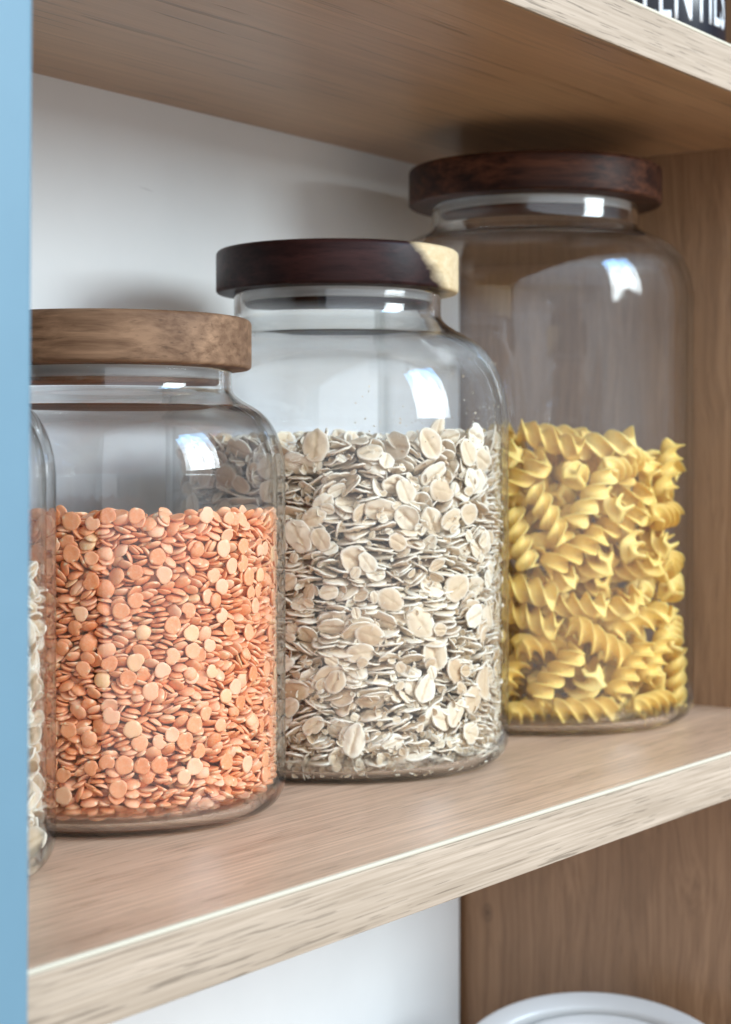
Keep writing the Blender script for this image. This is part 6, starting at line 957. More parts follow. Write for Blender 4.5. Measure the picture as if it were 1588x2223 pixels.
210,177,222,-46,-19,3,56,51,286,225,34,34,1,55,218,159,36,7,49,4,52,85,282,155,-19,-22,18,49,-20,304,540,-34,34,12,51,196,250,440,-39,-26,-15,23,268,29,92,40,29,-1,38,
197,226,111,47,-14,10,50,108,296,167,-33,-24,-17,24,113,249,459,-11,-47,13,49,304,36,17,0,-1,47,18,1,322,34,-9,27,41,24,214,-164,328,45,-17,14,49,192,-250,126,38,-28,-8,22,
228,217,8,36,-32,9,26,73,286,363,-45,-20,2,50,92,300,353,-3,16,-45,26,316,-6,103,-15,-1,-11,22,251,-52,386,-18,28,-34,42,6,307,492,-7,14,47,57,40,298,50,12,7,-35,48,
231,221,518,28,-30,-13,20,27,301,100,-41,-27,5,44,203,165,42,5,0,-36,35,188,215,586,38,-20,-26,26,315,-46,150,-17,-2,31,17,280,-150,2,-16,47,0,20,286,136,111,-24,-44,0,19,
317,-34,284,19,8,-6,17,203,227,592,33,-37,2,26,132,291,74,14,47,-10,18,296,104,13,-8,20,-28,18,311,70,209,-16,5,30,19,258,187,434,-3,4,40,19,255,-115,84,40,-30,1,53,
294,127,214,-36,34,1,17,295,-66,358,2,5,-41,18,263,-91,299,0,-1,35,47,119,272,288,-1,9,49,51,223,-162,163,-43,24,0,49,92,258,386,3,7,-23,50,244,-142,94,1,-2,-35,51,
281,-139,26,-1,-49,10,26,125,231,3,13,48,0,40,297,-109,268,4,1,48,20,265,91,165,44,-4,21,28,254,162,340,-19,-45,11,29,243,-167,343,-5,3,35,18,285,-51,98,1,-10,37,30,
264,1,432,12,48,-7,21,188,-203,524,-37,33,2,51,251,122,297,8,-48,-10,39,259,-87,307,-46,21,0,44,285,-54,139,5,13,47,23,199,184,145,8,49,-2,57,273,-110,180,-39,31,-5,48,
252,-179,161,5,3,-42,25,261,-24,567,-8,39,29,29,229,-113,2,-34,37,0,23,218,-136,502,-8,-48,8,23,259,75,512,-1,-3,-25,39,215,145,231,-48,-5,12,31,179,222,352,4,-50,2,59,
199,-228,64,-49,-9,2,36,265,-79,524,-11,-8,20,40,230,118,446,-32,7,-30,48,244,-189,501,-32,37,-8,31,163,-254,24,-49,0,-8,25,289,51,199,23,44,-7,28,214,-156,82,-8,9,-43,47,
268,-12,461,-36,-33,9,48,297,-4,114,-44,-2,16,17,299,63,364,1,6,43,35,227,-154,443,-45,17,-12,46,142,-229,166,4,-42,6,46,258,-3,442,4,-6,-40,20,273,-92,433,4,-7,-23,43,
261,81,519,17,47,-1,51,296,-86,271,-43,-25,-1,26,217,153,294,0,-4,-23,48,229,-100,423,15,32,3,52,6,305,590,27,3,-39,49,-29,301,470,26,-25,-30,52,-16,279,617,-32,27,6,54,
33,307,589,13,-3,-2,47,-29,307,587,-36,17,30,44,-13,303,246,-2,2,-49,54,288,-21,425,44,-24,4,53,-27,308,367,19,7,24,36,44,304,342,7,-5,-49,46,266,116,542,2,1,35,39,
60,284,488,-15,-47,-8,57,196,196,482,-49,-6,-8,49,12,325,355,8,-34,34,22,8,299,468,-50,5,-4,59,33,302,436,-2,1,49,54,47,303,110,-4,-50,-2,48,95,283,422,36,-35,-1,55,
286,-135,421,-7,7,-5,17,10,304,26,-12,-1,-45,50,22,301,118,-49,1,-9,47,282,29,547,-15,0,48,17,253,-181,527,16,-22,-27,28,79,306,258,48,-14,-1,25,175,228,441,0,1,-50,49,
-9,314,230,-9,47,14,36,36,305,264,-2,-49,3,46,265,-87,484,-8,-47,15,52,177,228,152,-5,-5,17,49,142,267,208,6,5,33,19,314,66,327,-23,30,-11,22,292,-74,127,47,-12,-12,26,
137,256,276,-33,37,-5,56,259,-74,160,-12,-4,-43,54,271,90,458,5,4,-49,49,122,296,340,-10,-4,-27,18,300,76,317,-45,-20,3,18,253,76,230,35,-18,-16,58,180,236,88,18,7,46,21,
263,36,3,0,0,45,44,266,29,487,-39,27,-10,56,270,138,375,-33,8,18,17,252,-59,332,25,-32,-27,23,249,-124,470,-9,16,-41,56,299,54,469,2,4,-6,17,265,62,575,34,37,0,52,
180,-197,144,-26,34,-18,46,215,-196,545,23,11,30,36,259,69,184,21,-45,-2,46,204,230,433,-40,-29,5,20,217,-203,273,16,-6,-47,50,38,301,71,-5,3,-44,46,236,146,545,1,14,-46,28,
294,-34,524,50,2,6,25,217,-162,498,50,4,0,53,301,49,331,8,11,36,39,254,-76,43,-41,26,1,39,208,154,533,2,-25,24,48,23,318,178,-13,21,30,24,223,119,577,-26,20,-13,49,
239,-120,219,0,-6,-49,49,281,139,62,-1,5,4,27,266,-97,73,-40,29,0,52,272,-123,429,-8,-49,-2,22,270,-169,46,14,47,-8,18,292,-42,500,-4,14,48,28,228,-161,555,1,-50,-3,52,
237,-187,252,-39,28,-13,31,259,92,390,-22,-45,1,20,215,185,347,-1,2,40,56,250,136,575,-3,-14,-41,22,298,-106,212,-2,-50,-7,20,299,77,485,-41,10,-24,47,
254,-180,202,-4,5,-13,26,169,240,43,13,-47,-8,55,227,-154,546,0,8,-33,52,278,-17,186,-1,-13,18,53,283,-98,378,-1,-5,44,27,228,-151,251,-23,43,7,53,227,132,553,18,44,6,31,
200,-176,24,26,-42,-3,51,206,-189,382,9,0,48,48,245,-189,279,21,43,-7,24,170,251,408,-16,4,-6,42,26,318,167,-2,-12,-35,18,147,236,169,7,-8,17,54,272,23,389,11,48,-2,53,
270,35,434,-48,-4,13,52,271,65,316,-18,42,-15,30,148,269,252,-8,49,5,21,260,171,239,-12,-47,9,19,269,-67,127,-7,6,-4,43,234,129,115,-33,-38,2,52,266,140,128,44,-23,2,24,
223,151,14,4,1,46,48,199,173,363,6,-9,-8,48,247,110,151,13,-48,-1,51,267,0,67,5,3,42,48,207,182,70,1,5,-39,52,234,-122,70,4,50,-2,36,231,-158,522,-11,-4,-40,49,
192,-157,147,23,27,0,39,200,173,61,2,5,-26,43,140,-211,128,34,0,25,52,255,-86,243,-14,-47,3,47,82,270,275,0,-2,-47,49,243,135,256,46,13,9,49,242,115,488,19,15,44,55,
252,112,417,4,8,42,51,249,-95,292,1,-1,1,42,260,25,553,-2,-16,42,28,248,-7,462,-17,-31,15,40,283,33,474,-2,-9,37,47,209,135,102,-35,-10,35,18,45,303,453,43,26,0,25,
252,-54,186,-43,-22,2,32,198,-183,128,1,-5,14,56,242,-105,157,-9,-47,-12,40,223,107,556,-23,-27,32,32,188,-205,360,22,-4,-25,45,233,115,122,-1,2,-8,31,
205,-139,171,-26,-24,8,32,271,-52,273,9,-48,-1,26,298,17,32,26,5,24,21,179,-211,382,-46,-17,-5,17,218,142,318,-15,-43,19,53,22,306,406,2,-13,3,46,4,324,506,35,-10,9,31,
179,198,371,-4,-13,-42,42,226,182,377,-4,0,-49,53,169,262,535,-4,-33,20,45,4,317,19,-20,-44,9,21,244,177,270,46,19,-1,37,52,290,331,-41,28,-8,47,228,147,287,48,-13,3,56,
17,288,67,30,-39,-3,55,24,302,234,-14,1,37,51,269,25,173,-5,11,-22,55,248,-18,391,28,21,27,56,-17,305,144,-9,-5,11,52,303,91,172,-41,28,-1,26,93,299,280,1,33,-37,43,
47,306,480,-47,17,1,38,247,173,460,17,38,23,51,58,264,498,5,-6,26,53,315,-58,2,0,0,32,18,66,283,34,-6,-6,-3,49,213,147,394,-14,27,17,56,140,-217,577,14,31,-4,51,
249,112,562,22,42,1,52,271,21,547,-6,-17,24,29,271,67,373,50,1,-1,54,292,-21,87,-11,-16,46,24,237,117,44,2,-8,46,47,25,314,237,-17,45,-12,26,118,297,291,-7,-27,32,18,
151,253,267,0,-9,15,51,56,272,67,1,-11,-41,49,71,312,246,-8,-3,-49,17,191,-234,75,-1,4,-46,28,152,211,122,-18,11,-20,39,257,80,357,-4,8,-30,54,290,-21,556,5,-5,47,26,
223,-162,578,-2,3,18,49,285,-44,577,-49,11,-1,49,116,263,169,-11,47,14,49,64,286,125,0,2,-45,47,270,-130,227,21,-40,18,23,178,219,285,22,38,11,17,196,-174,200,8,-18,-43,54,
155,265,366,42,-26,-6,21,115,270,329,8,-3,-41,56,20,312,449,-2,-2,-1,35,268,26,566,-49,3,-5,24,11,316,75,8,-49,-1,19,291,-49,313,-9,-7,-46,19,285,17,43,15,47,1,51,
243,151,132,47,-18,2,53,149,-267,498,10,30,35,24,283,-98,353,-45,-20,-3,43,183,258,224,49,-3,6,24,225,192,198,4,-2,-3,51,247,-130,200,-5,49,5,50,126,260,232,-7,-49,4,51,
110,251,217,-7,-48,-7,55,227,185,96,-10,1,32,57,225,153,170,-50,5,1,40,233,202,336,46,-17,-9,22,8,313,497,0,-15,-46,36,138,226,221,47,-13,-8,49,244,-192,432,28,41,7,25,
287,-112,118,-23,44,3,35,216,196,470,-9,-5,45,48,288,37,355,2,14,24,29,278,-62,326,-32,37,10,29,170,241,406,-16,1,-13,54,238,131,79,43,23,1,51,142,245,426,19,-11,-45,32,
-1,310,480,38,29,-5,23,181,-197,210,26,-2,-31,48,112,235,446,14,45,11,29,272,7,117,-17,47,-2,38,250,-156,277,14,-29,-38,19,193,180,432,-3,7,-20,43,252,123,157,-44,-23,7,48,
156,224,81,-2,-6,29,56,306,-17,322,-1,-4,-9,30,206,-189,494,-3,-4,-35,53,188,-247,88,35,29,21,18,244,61,11,29,-16,-12,22,247,113,536,2,0,49,56,247,-136,205,4,-5,20,22,
189,193,36,1,-2,2,47,221,-184,230,-25,43,-2,56,153,-234,127,-48,-7,-8,48,235,185,509,-34,31,11,51,287,11,550,-27,40,2,20,216,-154,448,17,-5,-38,53,252,-90,112,-1,8,-39,51,
268,117,50,-14,-48,-1,38,237,73,67,-28,23,-18,32,231,128,590,13,-3,-48,19,256,148,283,-28,41,-3,46,235,-184,266,-13,8,43,43,289,117,502,26,39,16,21,213,-129,285,12,-33,-27,46,
155,214,227,-37,-32,6,38,287,114,512,3,4,22,21,249,-114,241,-17,-45,13,58,235,167,539,-39,30,4,54,227,-193,498,-18,-39,7,17,262,-61,94,-1,-1,-25,21,177,234,116,-7,-8,-2,20,
265,-44,510,-38,-27,11,23,40,295,41,-47,7,-2,35,108,233,383,17,-10,29,29,269,-2,280,-46,15,13,56,186,254,135,-6,-4,-4,20,183,246,581,11,48,3,31,252,-88,433,21,32,13,39,
201,-247,130,4,50,-4,20,268,-127,546,-7,11,-48,29,227,160,191,22,45,4,19,234,157,542,-41,27,3,32,259,-35,104,0,-10,40,36,89,264,18,3,-7,-47,50,260,58,190,40,-30,-2,42,
238,-145,248,-44,21,0,32,250,38,550,-1,-19,33,25,247,169,438,-4,-2,2,18,237,82,26,40,7,29,23,119,288,251,0,-33,5,17,261,-21,32,23,8,33,54,267,44,108,-4,-49,-5,26,
248,157,349,-10,-48,10,35,291,-19,300,2,12,46,20,286,-56,144,-23,-42,14,22,52,307,163,23,26,-34,46,193,194,489,8,-2,-36,46,41,264,508,-47,12,-13,49,198,-211,177,-4,3,22,49,
184,167,177,-21,-28,35,53,155,-270,224,-30,35,10,23,132,267,327,-34,35,-4,43,-13,276,175,42,-8,-18,49,218,-142,45,-25,27,-34,52,197,-193,181,24,44,-5,48,
15,294,177,0,-2,50,56,199,-221,506,-13,47,8,28,212,167,556,29,40,-5,44,275,-16,289,-35,4,-35,21,197,-175,349,-16,43,-17,52,285,-93,428,0,-1,32,27,207,-140,329,-2,41,-16,21,
268,166,257,27,-22,-14,31,234,111,408,46,-17,-7,36,246,-100,269,-28,37,-9,52,251,139,275,-2,2,50,53,258,-14,563,46,6,6,20,277,37,295,-2,11,-14,57,302,-42,14,-34,36,2,18,
172,-209,34,-18,14,22,28,268,-39,501,2,0,-39,22,252,55,219,9,32,20,50,228,121,369,-25,23,-11,46,230,-139,101,-18,47,-1,52,211,-146,501,0,-5,-50,19,234,171,532,-44,21,2,44,
238,-122,168,-49,-8,6,46,188,235,160,-18,46,-5,19,150,-213,16,-17,-5,21,44,175,210,493,9,-14,-39,56,169,225,579,-8,12,17,55,287,-41,556,9,49,-1,22,167,217,544,5,6,49,51,
196,-182,458,41,29,0,51,197,184,438,-4,6,-29,53,252,72,460,9,-4,-32,44,242,197,10,-49,11,0,19,194,-171,139,-42,22,10,17,254,-38,406,36,-32,-13,18,252,183,250,-13,45,-5,26,
232,-142,181,-49,8,-2,26,199,-158,227,19,-35,-28,51,184,172,594,-4,-36,28,51,262,115,134,-3,10,-46,18,152,244,260,-47,16,-7,22,198,159,538,-2,-25,29,32,
224,-147,416,2,-6,26,53,222,164,319,-1,-36,35,24,141,-205,531,34,11,10,52,193,-159,217,-36,-15,15,32,251,-114,171,-50,2,6,20,234,122,128,-1,-6,50,18,273,-31,84,-5,49,4,42,
189,-190,536,5,6,-48,51,204,-216,51,-6,-6,-36,17,228,-95,503,35,-2,33,20,224,-123,392,-34,-31,2,24,252,-15,116,-37,-4,15,19,65,262,609,13,31,37,52,-5,303,92,6,14,-1,55,
-15,293,373,-2,11,-32,59,-37,294,78,20,29,24,59,78,288,92,-6,-10,-45,40,155,270,622,31,-16,-3,48,-38,318,572,-36,-18,-29,21,19,300,355,-27,-41,-4,48,26,304,422,-50,4,-2,52,
132,260,62,49,5,-4,45,89,269,25,-26,42,-7,49,-17,298,503,11,-1,-48,53,-21,302,32,-16,-46,9,51,-22,302,432,-12,47,6,40,110,274,127,27,-40,9,54,-25,309,399,9,1,-48,40,
-13,305,310,11,-47,4,49,59,298,464,48,-12,1,51,-15,301,214,7,2,20,54,-17,302,548,11,8,-16,52,-29,311,508,21,44,8,30,-34,310,473,-35,-10,30,37,154,224,183,19,-45,-9,51,
239,123,574,-25,-40,17,37,220,123,440,-27,19,-19,52,-33,324,384,35,-6,10,23,245,-102,332,-12,39,27,47,10,300,617,-21,-46,1,55,-33,318,101,42,2,14,23,260,-99,589,28,40,-3,38,
162,204,253,20,-7,-16,53,-17,296,554,11,8,-17,50,184,227,115,33,36,1,48,10,306,128,49,-9,4,47,273,-17,550,-23,44,1,35,229,165,418,2,-2,-7,55,189,204,606,26,-1,19,54,
171,259,433,16,-5,24,30,239,71,547,33,14,35,51,258,-7,527,-15,-33,-10,47,-7,314,199,7,-21,45,40,207,184,121,-4,49,6,55,50,287,199,16,46,10,49,40,293,563,-28,39,9,52,
269,-59,481,43,-23,1,56,229,145,21,38,-33,-3,52,9,301,460,4,0,-48,52,-13,287,142,25,42,-3,59,96,254,503,-29,-38,-11,48,126,276,582,-40,-1,-16,46,149,246,345,-48,-7,6,53,
144,245,463,40,28,-12,31,176,209,193,-4,49,-6,52,249,-137,67,42,25,-1,37,74,276,294,-38,-31,-6,56,163,267,96,-19,-29,36,27,47,292,592,8,20,-38,45,188,-194,313,22,-6,-29,51,
181,-246,351,-4,-29,-38,43,-7,309,530,-48,7,-7,20,175,177,287,13,33,33,51,96,250,375,-20,-45,-3,48,273,7,87,-5,49,-5,49,100,240,190,-13,-41,24,59,3,290,315,-8,-47,9,53,
167,-223,370,-15,47,8,58,84,280,108,10,-49,-2,42,216,185,203,1,-4,31,39,37,266,595,-19,-37,-5,52,101,251,189,31,-29,3,36,114,278,292,34,35,-6,28,171,215,415,-14,-8,-36,53,
261,143,532,-21,28,-35,20,217,-128,195,17,-35,-27,46,191,194,391,10,14,30,23,-1,281,5,0,0,12,59,265,-105,114,-43,-25,2,56,11,307,347,-8,-47,-6,25,272,-79,578,-8,9,48,38,
-10,309,325,46,-14,-10,37,14,317,552,-45,-15,-12,22,257,-90,55,10,5,-40,53,81,268,335,25,-34,-19,45,250,-138,323,6,1,5,56,262,49,391,15,38,-3,19,236,82,216,-9,-36,16,47,
165,-239,92,-3,-10,-22,48,284,94,327,5,-2,-6,39,104,254,531,35,-33,-14,55,240,125,410,-28,-40,7,18,191,177,380,33,-31,-18,37,229,-115,24,-8,45,-1,27,18,314,625,33,37,-3,22,
226,178,580,41,27,5,47,111,279,161,-15,45,13,39,264,-108,403,-36,-34,2,26,165,-219,157,36,-20,28,24,18,309,161,5,4,49,30,266,-23,343,17,-47,-2,48,236,136,207,-49,7,-8,57,
124,242,217,-48,-6,9,48,37,299,29,44,-21,-7,18,-12,314,533,-35,34,-1,19,250,38,408,-8,32,-8,50,207,174,104,-10,3,40,54,259,-57,224,28,-35,-21,55,-4,280,200,27,-42,-4,52,
69,284,518,26,41,12,39,-20,283,363,-45,-19,6,43,87,293,520,8,9,-41,24,258,-41,554,-10,-45,7,24,181,184,98,-24,40,-14,23,6,315,133,41,-29,3,17,249,-184,400,11,-2,30,28,
9,287,475,-49,10,-3,23,190,178,132,7,-3,-12,40,168,233,492,-27,39,-15,53,5,304,405,-4,-17,22,37,-30,299,174,-36,12,32,46,246,108,586,-2,9,13,20,250,-106,515,-6,-4,-45,53,
286,-82,108,-22,45,2,22,184,197,203,-6,-2,-12,17,28,265,33,-5,-4,-37,36,183,204,57,10,13,-25,44,-18,261,611,-29,-33,-19,40,250,-170,395,0,10,-10,36,278,128,469,16,-18,-20,38,
277,33,337,46,-16,-11,56,268,-73,316,-1,5,-4,40,285,7,73,32,-38,-1,47,-30,304,525,16,3,-44,29,228,150,343,46,-19,2,40,283,53,212,18,-46,6,25,250,96,254,-16,-16,31,23,
228,-147,565,-42,26,6,51,44,307,617,-12,8,-27,30,31,275,428,1,1,-50,45,270,-80,181,9,-15,46,21,170,-265,58,-19,-42,-14,17,174,264,81,1,-35,28,21,194,190,203,-9,27,-32,18,
144,228,509,1,-49,-8,51,276,90,497,23,44,-1,49,258,-54,272,-30,-39,7,48,227,-149,261,6,10,-48,49,193,180,321,35,3,-5,51,254,-19,584,-42,-27,-2,22,82,266,235,-36,32,-13,54,
39,261,242,18,-11,1,57,108,287,260,36,35,-1,27,191,183,234,-8,2,45,47,44,281,215,47,-12,12,42,263,-45,439,1,-4,-36,51,286,47,143,-49,6,5,30,57,274,163,28,39,-12,53,
246,-89,329,-20,-24,-28,26,255,80,363,45,-20,-9,17,125,256,436,-6,-2,25,56,103,291,144,-3,20,-45,26,-3,275,130,29,-38,10,50,283,20,131,46,-12,-14,39,158,205,302,38,-17,3,55,
260,89,277,49,7,-1,57,220,165,590,39,-24,18,20,147,224,23,6,-49,7,35,254,-165,273,-16,-6,27,28,170,192,2,0,0,45,26,38,273,519,-3,-9,-3,53,55,243,600,-35,5,-2,52,
259,116,421,-20,-45,8,39,231,-142,145,-49,6,-2,50,146,-238,94,48,-5,8,35,241,-177,413,12,46,-8,28,277,101,316,-3,3,-25,39,266,-23,489,5,2,-26,48,204,160,570,36,-34,5,29,
160,214,339,10,-4,47,51,9,272,339,-13,12,38,35,110,262,540,4,14,-13,40,183,195,535,49,0,-8,51,313,-13,412,-20,4,-42,17,14,263,435,-5,-6,49,47,284,73,146,3,7,-4,25,
266,86,212,-10,13,-20,22,217,-146,468,21,0,-36,38,195,-227,357,-22,38,1,22,206,-202,374,-48,-12,8,32,297,34,369,1,49,0,29,273,22,539,23,44,2,18,248,-37,490,-25,32,-9,19,
269,-146,198,-17,18,40,26,251,-105,183,23,44,3,52,5,284,190,-11,-49,-2,49,232,-132,534,-46,-17,4,55,194,-207,169,-1,5,46,39,258,-40,65,18,-22,-23,21,54,278,494,-49,-6,-3,46,
149,282,342,27,-24,6,21,281,-116,531,3,-48,-11,32,41,313,120,43,23,9,25,245,-127,4,-17,-47,6,20,246,-108,555,25,40,9,27,126,250,282,-6,0,47,46,262,-82,504,10,36,-33,22,
201,205,536,1,-1,46,18,266,24,57,-41,27,2,49,250,-147,63,-8,-2,8,52,216,208,503,6,40,-21,19,91,285,567,22,-3,-9,19,276,-133,289,-1,-2,50,19,26,279,288,30,39,-8,42,
29,281,543,-23,42,10,58,261,-57,62,-4,-18,-46,28,219,157,508,7,-4,27,48,157,-236,572,-41,18,14,49,102,253,615,43,20,-3,31,219,165,564,23,44,-5,40,16,302,555,33,-14,26,22,
236,-209,491,25,-10,42,17,251,-58,109,8,-7,3,25,268,26,117,12,40,-22,17,231,-146,114,-49,2,-1,55,201,152,205,25,18,-26,22,208,-183,338,9,-10,-46,22,37,267,390,-9,6,-48,55,
183,242,178,8,-9,6,17,154,219,399,3,10,44,52,213,179,208,1,50,4,43,211,-180,148,6,1,-32,18,221,-184,384,20,-45,-5,39,246,95,178,0,2,-29,44,277,-53,154,-11,-47,12,52,
214,-134,45,-33,5,31,51,195,-187,51,-18,46,-1,56,161,-217,168,16,-27,-35,39,146,-254,172,-12,24,-5,19,256,-42,224,24,-37,-20,49,252,-172,331,29,40,-4,27,
251,41,544,-44,-17,-16,20,146,249,70,33,36,-7,19,107,236,355,-4,-4,-14,28,264,-7,241,14,17,36,53,210,170,215,40,-30,-2,26,180,-251,187,6,16,-43,28,267,34,480,-45,-12,-17,48,
186,227,479,-9,49,6,19,209,-165,402,3,-4,12,48,111,224,400,-1,34,34,40,205,187,444,0,8,-1,46,113,281,346,39,31,2,22,184,191,366,44,13,3,26,229,-133,316,4,-4,33,44,
245,-77,97,14,-24,-33,18,217,-159,475,-41,26,-1,46,-8,269,490,4,1,-49,54,-17,290,438,-21,44,4,50,240,-132,156,-1,-7,42,31,158,216,451,1,49,10,50,279,70,489,28,41,-1,37,
235,112,475,-22,11,-19,51,287,-121,468,-23,-38,-7,31,108,270,335,-39,30,-6,47,254,-31,310,-2,12,37,21,260,25,535,-49,8,5,25,71,259,81,-7,2,-42,44,188,204,94,-1,8,-41,22,
112,221,69,-30,18,3,36,177,-242,280,-1,-15,2,35,242,-132,302,-30,39,4,58,252,-51,249,-9,-46,-4,24,70,263,309,-5,-5,49,46,205,171,319,-35,6,5,52,48,244,264,-2,35,34,55,
159,239,283,-29,21,-33,22,40,267,24,-2,-6,-49,55,-9,265,577,48,4,8,51,193,162,21,-23,-38,-23,22,242,-85,539,-11,28,-33,48,233,-183,425,7,0,-30,53,185,-191,412,-7,-7,8,53,
247,89,581,-16,-8,22,39,264,-100,576,48,8,6,50,246,103,242,-19,-44,8,17,
],
'pasta': [
311,-27,298,2,-11,-35,52,302,86,377,19,1,-31,50,283,136,179,19,40,10,52,240,-213,160,29,-16,28,51,315,48,110,21,-5,37,48,297,-102,572,-12,29,-28,50,319,28,459,-31,-2,36,47,
297,-17,237,-39,-24,17,50,296,108,28,0,0,-29,48,321,-33,406,26,30,-17,47,316,-32,538,10,-8,33,46,289,-123,368,-29,-26,12,50,273,-151,29,-21,35,-25,51,291,-126,165,29,-23,-33,49,
273,33,620,-7,5,32,47,296,124,493,7,-27,29,47,236,142,610,7,3,36,51,245,-113,615,30,20,30,48,236,211,112,39,-6,-27,49,270,-160,443,-13,19,-39,50,225,-232,548,20,-31,20,47,
185,226,213,-27,21,-14,52,283,24,168,33,-19,-15,51,270,89,260,9,-11,-39,47,184,258,28,-15,-47,7,47,227,-165,392,7,6,32,51,247,-169,260,-14,4,17,46,200,-250,184,28,-17,26,50,
152,-200,289,31,-24,-9,52,98,305,555,37,8,-22,47,223,182,435,16,3,37,48,30,323,69,-31,17,31,46,169,272,130,-13,22,-4,46,170,215,336,7,-1,25,48,258,80,549,2,-38,-32,51,
124,289,451,-3,-22,44,50,252,97,68,-16,-18,7,52,275,-38,123,-40,18,6,48,284,-1,27,-1,0,-21,46,230,-134,68,-44,-17,-10,51,222,102,337,-40,-22,4,52,165,196,485,-18,-24,22,50,
261,18,314,30,-40,-4,51,234,152,248,-33,-27,14,47,231,-103,272,-24,-18,40,52,252,-109,504,46,-10,-6,49,224,149,497,11,-45,-13,51,172,215,411,-14,-22,-42,49,
209,187,560,-4,-25,42,48,102,255,403,14,-45,-12,48,157,106,299,-1,5,-46,51,93,300,337,-4,-44,23,50,26,313,287,23,2,-3,50,27,312,178,-1,-49,4,50,235,-48,85,41,-2,-19,46,
200,76,127,27,25,15,52,196,59,497,32,-3,-1,47,210,-171,518,-7,-33,-37,46,68,267,560,2,-37,33,48,242,45,392,17,47,3,51,160,-222,487,15,-19,-18,48,96,242,291,12,3,-4,52,
175,-135,101,26,39,12,48,153,222,580,-7,-20,45,47,186,-188,600,-38,-9,20,49,201,-165,218,45,20,-2,51,276,-48,570,-34,-36,2,49,195,-82,449,3,48,12,47,145,40,630,28,39,10,49,
204,82,575,15,24,31,48,150,-85,151,-4,37,-32,51,151,166,91,14,-32,-21,49,211,-32,489,-30,4,-5,48,185,176,253,-29,37,18,46,91,266,62,-24,-11,-7,48,207,-128,340,-5,-5,33,49,
180,-190,427,-18,-12,33,46,192,92,452,31,-3,-3,48,156,-44,210,-30,-15,11,46,150,157,27,-12,46,-15,46,165,-125,483,-20,9,-4,52,136,-31,104,-33,19,31,52,
229,-126,566,-35,-30,14,47,160,114,360,-26,-14,18,50,39,219,139,-36,-13,-11,50,104,161,506,42,18,19,52,195,-70,27,11,-27,-37,47,208,11,62,46,-3,12,50,77,246,233,-4,4,28,48,
174,-139,169,35,8,-7,52,202,30,447,0,26,42,52,132,-91,620,12,11,30,47,162,69,80,-1,-11,-39,49,23,257,442,2,21,16,49,91,162,358,-5,22,-38,47,219,8,527,-2,-38,32,48,
214,46,200,0,8,44,48,118,-146,28,0,0,-25,48,132,-169,126,27,-28,-1,49,47,273,499,8,31,38,52,206,-30,433,-3,-39,31,49,32,260,359,-4,-37,32,48,136,-179,393,-23,25,-9,48,
215,-8,376,18,-4,-16,52,132,-45,322,5,-8,-41,50,88,180,295,11,16,-12,48,137,157,179,9,-45,15,50,44,269,558,1,3,42,49,15,235,206,32,15,28,52,103,164,429,-25,9,3,47,
160,73,246,-48,7,-8,48,-9,212,255,-23,27,-18,49,133,-40,263,-17,-15,27,50,-27,319,77,-30,18,30,51,95,174,139,-24,-6,17,51,128,64,183,0,19,40,51,82,137,600,1,27,40,48,
53,128,401,-1,26,41,48,182,-56,291,-6,0,29,50,153,-121,363,-24,42,11,46,-12,228,545,-20,29,-15,48,61,173,29,28,7,10,51,36,215,63,1,47,5,47,124,-65,379,-19,37,-25,46,
43,138,295,33,0,-19,48,66,126,84,-17,-46,6,50,143,-95,550,-25,42,-10,48,49,261,101,-12,10,47,48,-3,184,435,-37,19,-27,51,
],
}
def unpack(rows):
    raw = np.array(rows, dtype=np.float64).reshape(-1, 7)
    pos = raw[:, :3]/50.0
    v = raw[:, 3:6]/50.0; w_ = np.sqrt(np.clip(1 - (v*v).sum(1), 0, 1)); q = np.concatenate([w_[:, None], v], 1); q /= np.linalg.norm(q, axis=1)[:, None]
    return pos, q, raw[:, 6]/50.0
def qmat(q):
    w_, x, y, z = q.T
    return np.stack([np.stack([1-2*(y*y+z*z), 2*(x*y-z*w_), 2*(x*z+y*w_)], -1), np.stack([2*(x*y+z*w_), 1-2*(x*x+z*z), 2*(y*z-x*w_)], -1), np.stack([2*(x*z-y*w_), 2*(y*z+x*w_), 1-2*(x*x+y*y)], -1)], 1)
def world_pieces(kind, J, floor=.43, H=None, corner=.95):
    pos, q, s = unpack(DATA[kind])
    ang = math.atan2(-J['y'], -J['x'])
    ri = J['R'] - .275
    rr = np.hypot(pos[:, 0], pos[:, 1])
    over = np.clip(rr + .2 - (ri - corner), 0, corner*.98)
    zmin = corner - np.sqrt(corner**2 - over**2)
    Ht = pos[:, 2].max()
    z = pos[:, 2] + zmin*np.clip(1 - pos[:, 2]/(Ht*.5), 0, 1) + floor
    c, s_ = math.cos(ang), math.sin(ang)
    P = np.stack([J['x'] + c*pos[:, 0] - s_*pos[:, 1], J['y'] + s_*pos[:, 0] + c*pos[:, 1], Z0 + z], 1)
    qa = Quaternion((0, 0, 1), ang).to_matrix(); Rm = np.array(qa)[None] @ qmat(q)
    return P, Rm, s
def stuff_mesh(name, shapes, P, Rm, sc_, var):
    Vs = []; Fs = []; Us = []; o = 0
    for v in range(len(shapes)):
        V, F, U = shapes[v]; ix = np.where(var == v)[0]
        if len(ix) == 0: continue
        W = np.einsum('nij,kj->nki', Rm[ix], V) * sc_[ix][:, None, None] + P[ix][:, None, :]
        Fn = F[None] + (np.arange(len(ix))*len(V))[:, None, None] + o
        Vs.append(W.reshape(-1, 3)); Fs.append(Fn.reshape(-1, 4)); Us.append(np.tile(U, (len(ix), 1))); o += len(ix)*len(V)
    return from_arrays(name, np.concatenate(Vs), np.concatenate(Fs), np.concatenate(Us))
def rand_rots(n, rs, flat=0.0):
    q = rs.normal(size=(n, 4)); q[:, 1:3] *= (1-flat); q /= np.linalg.norm(q, axis=1)[:, None]; return qmat(q)
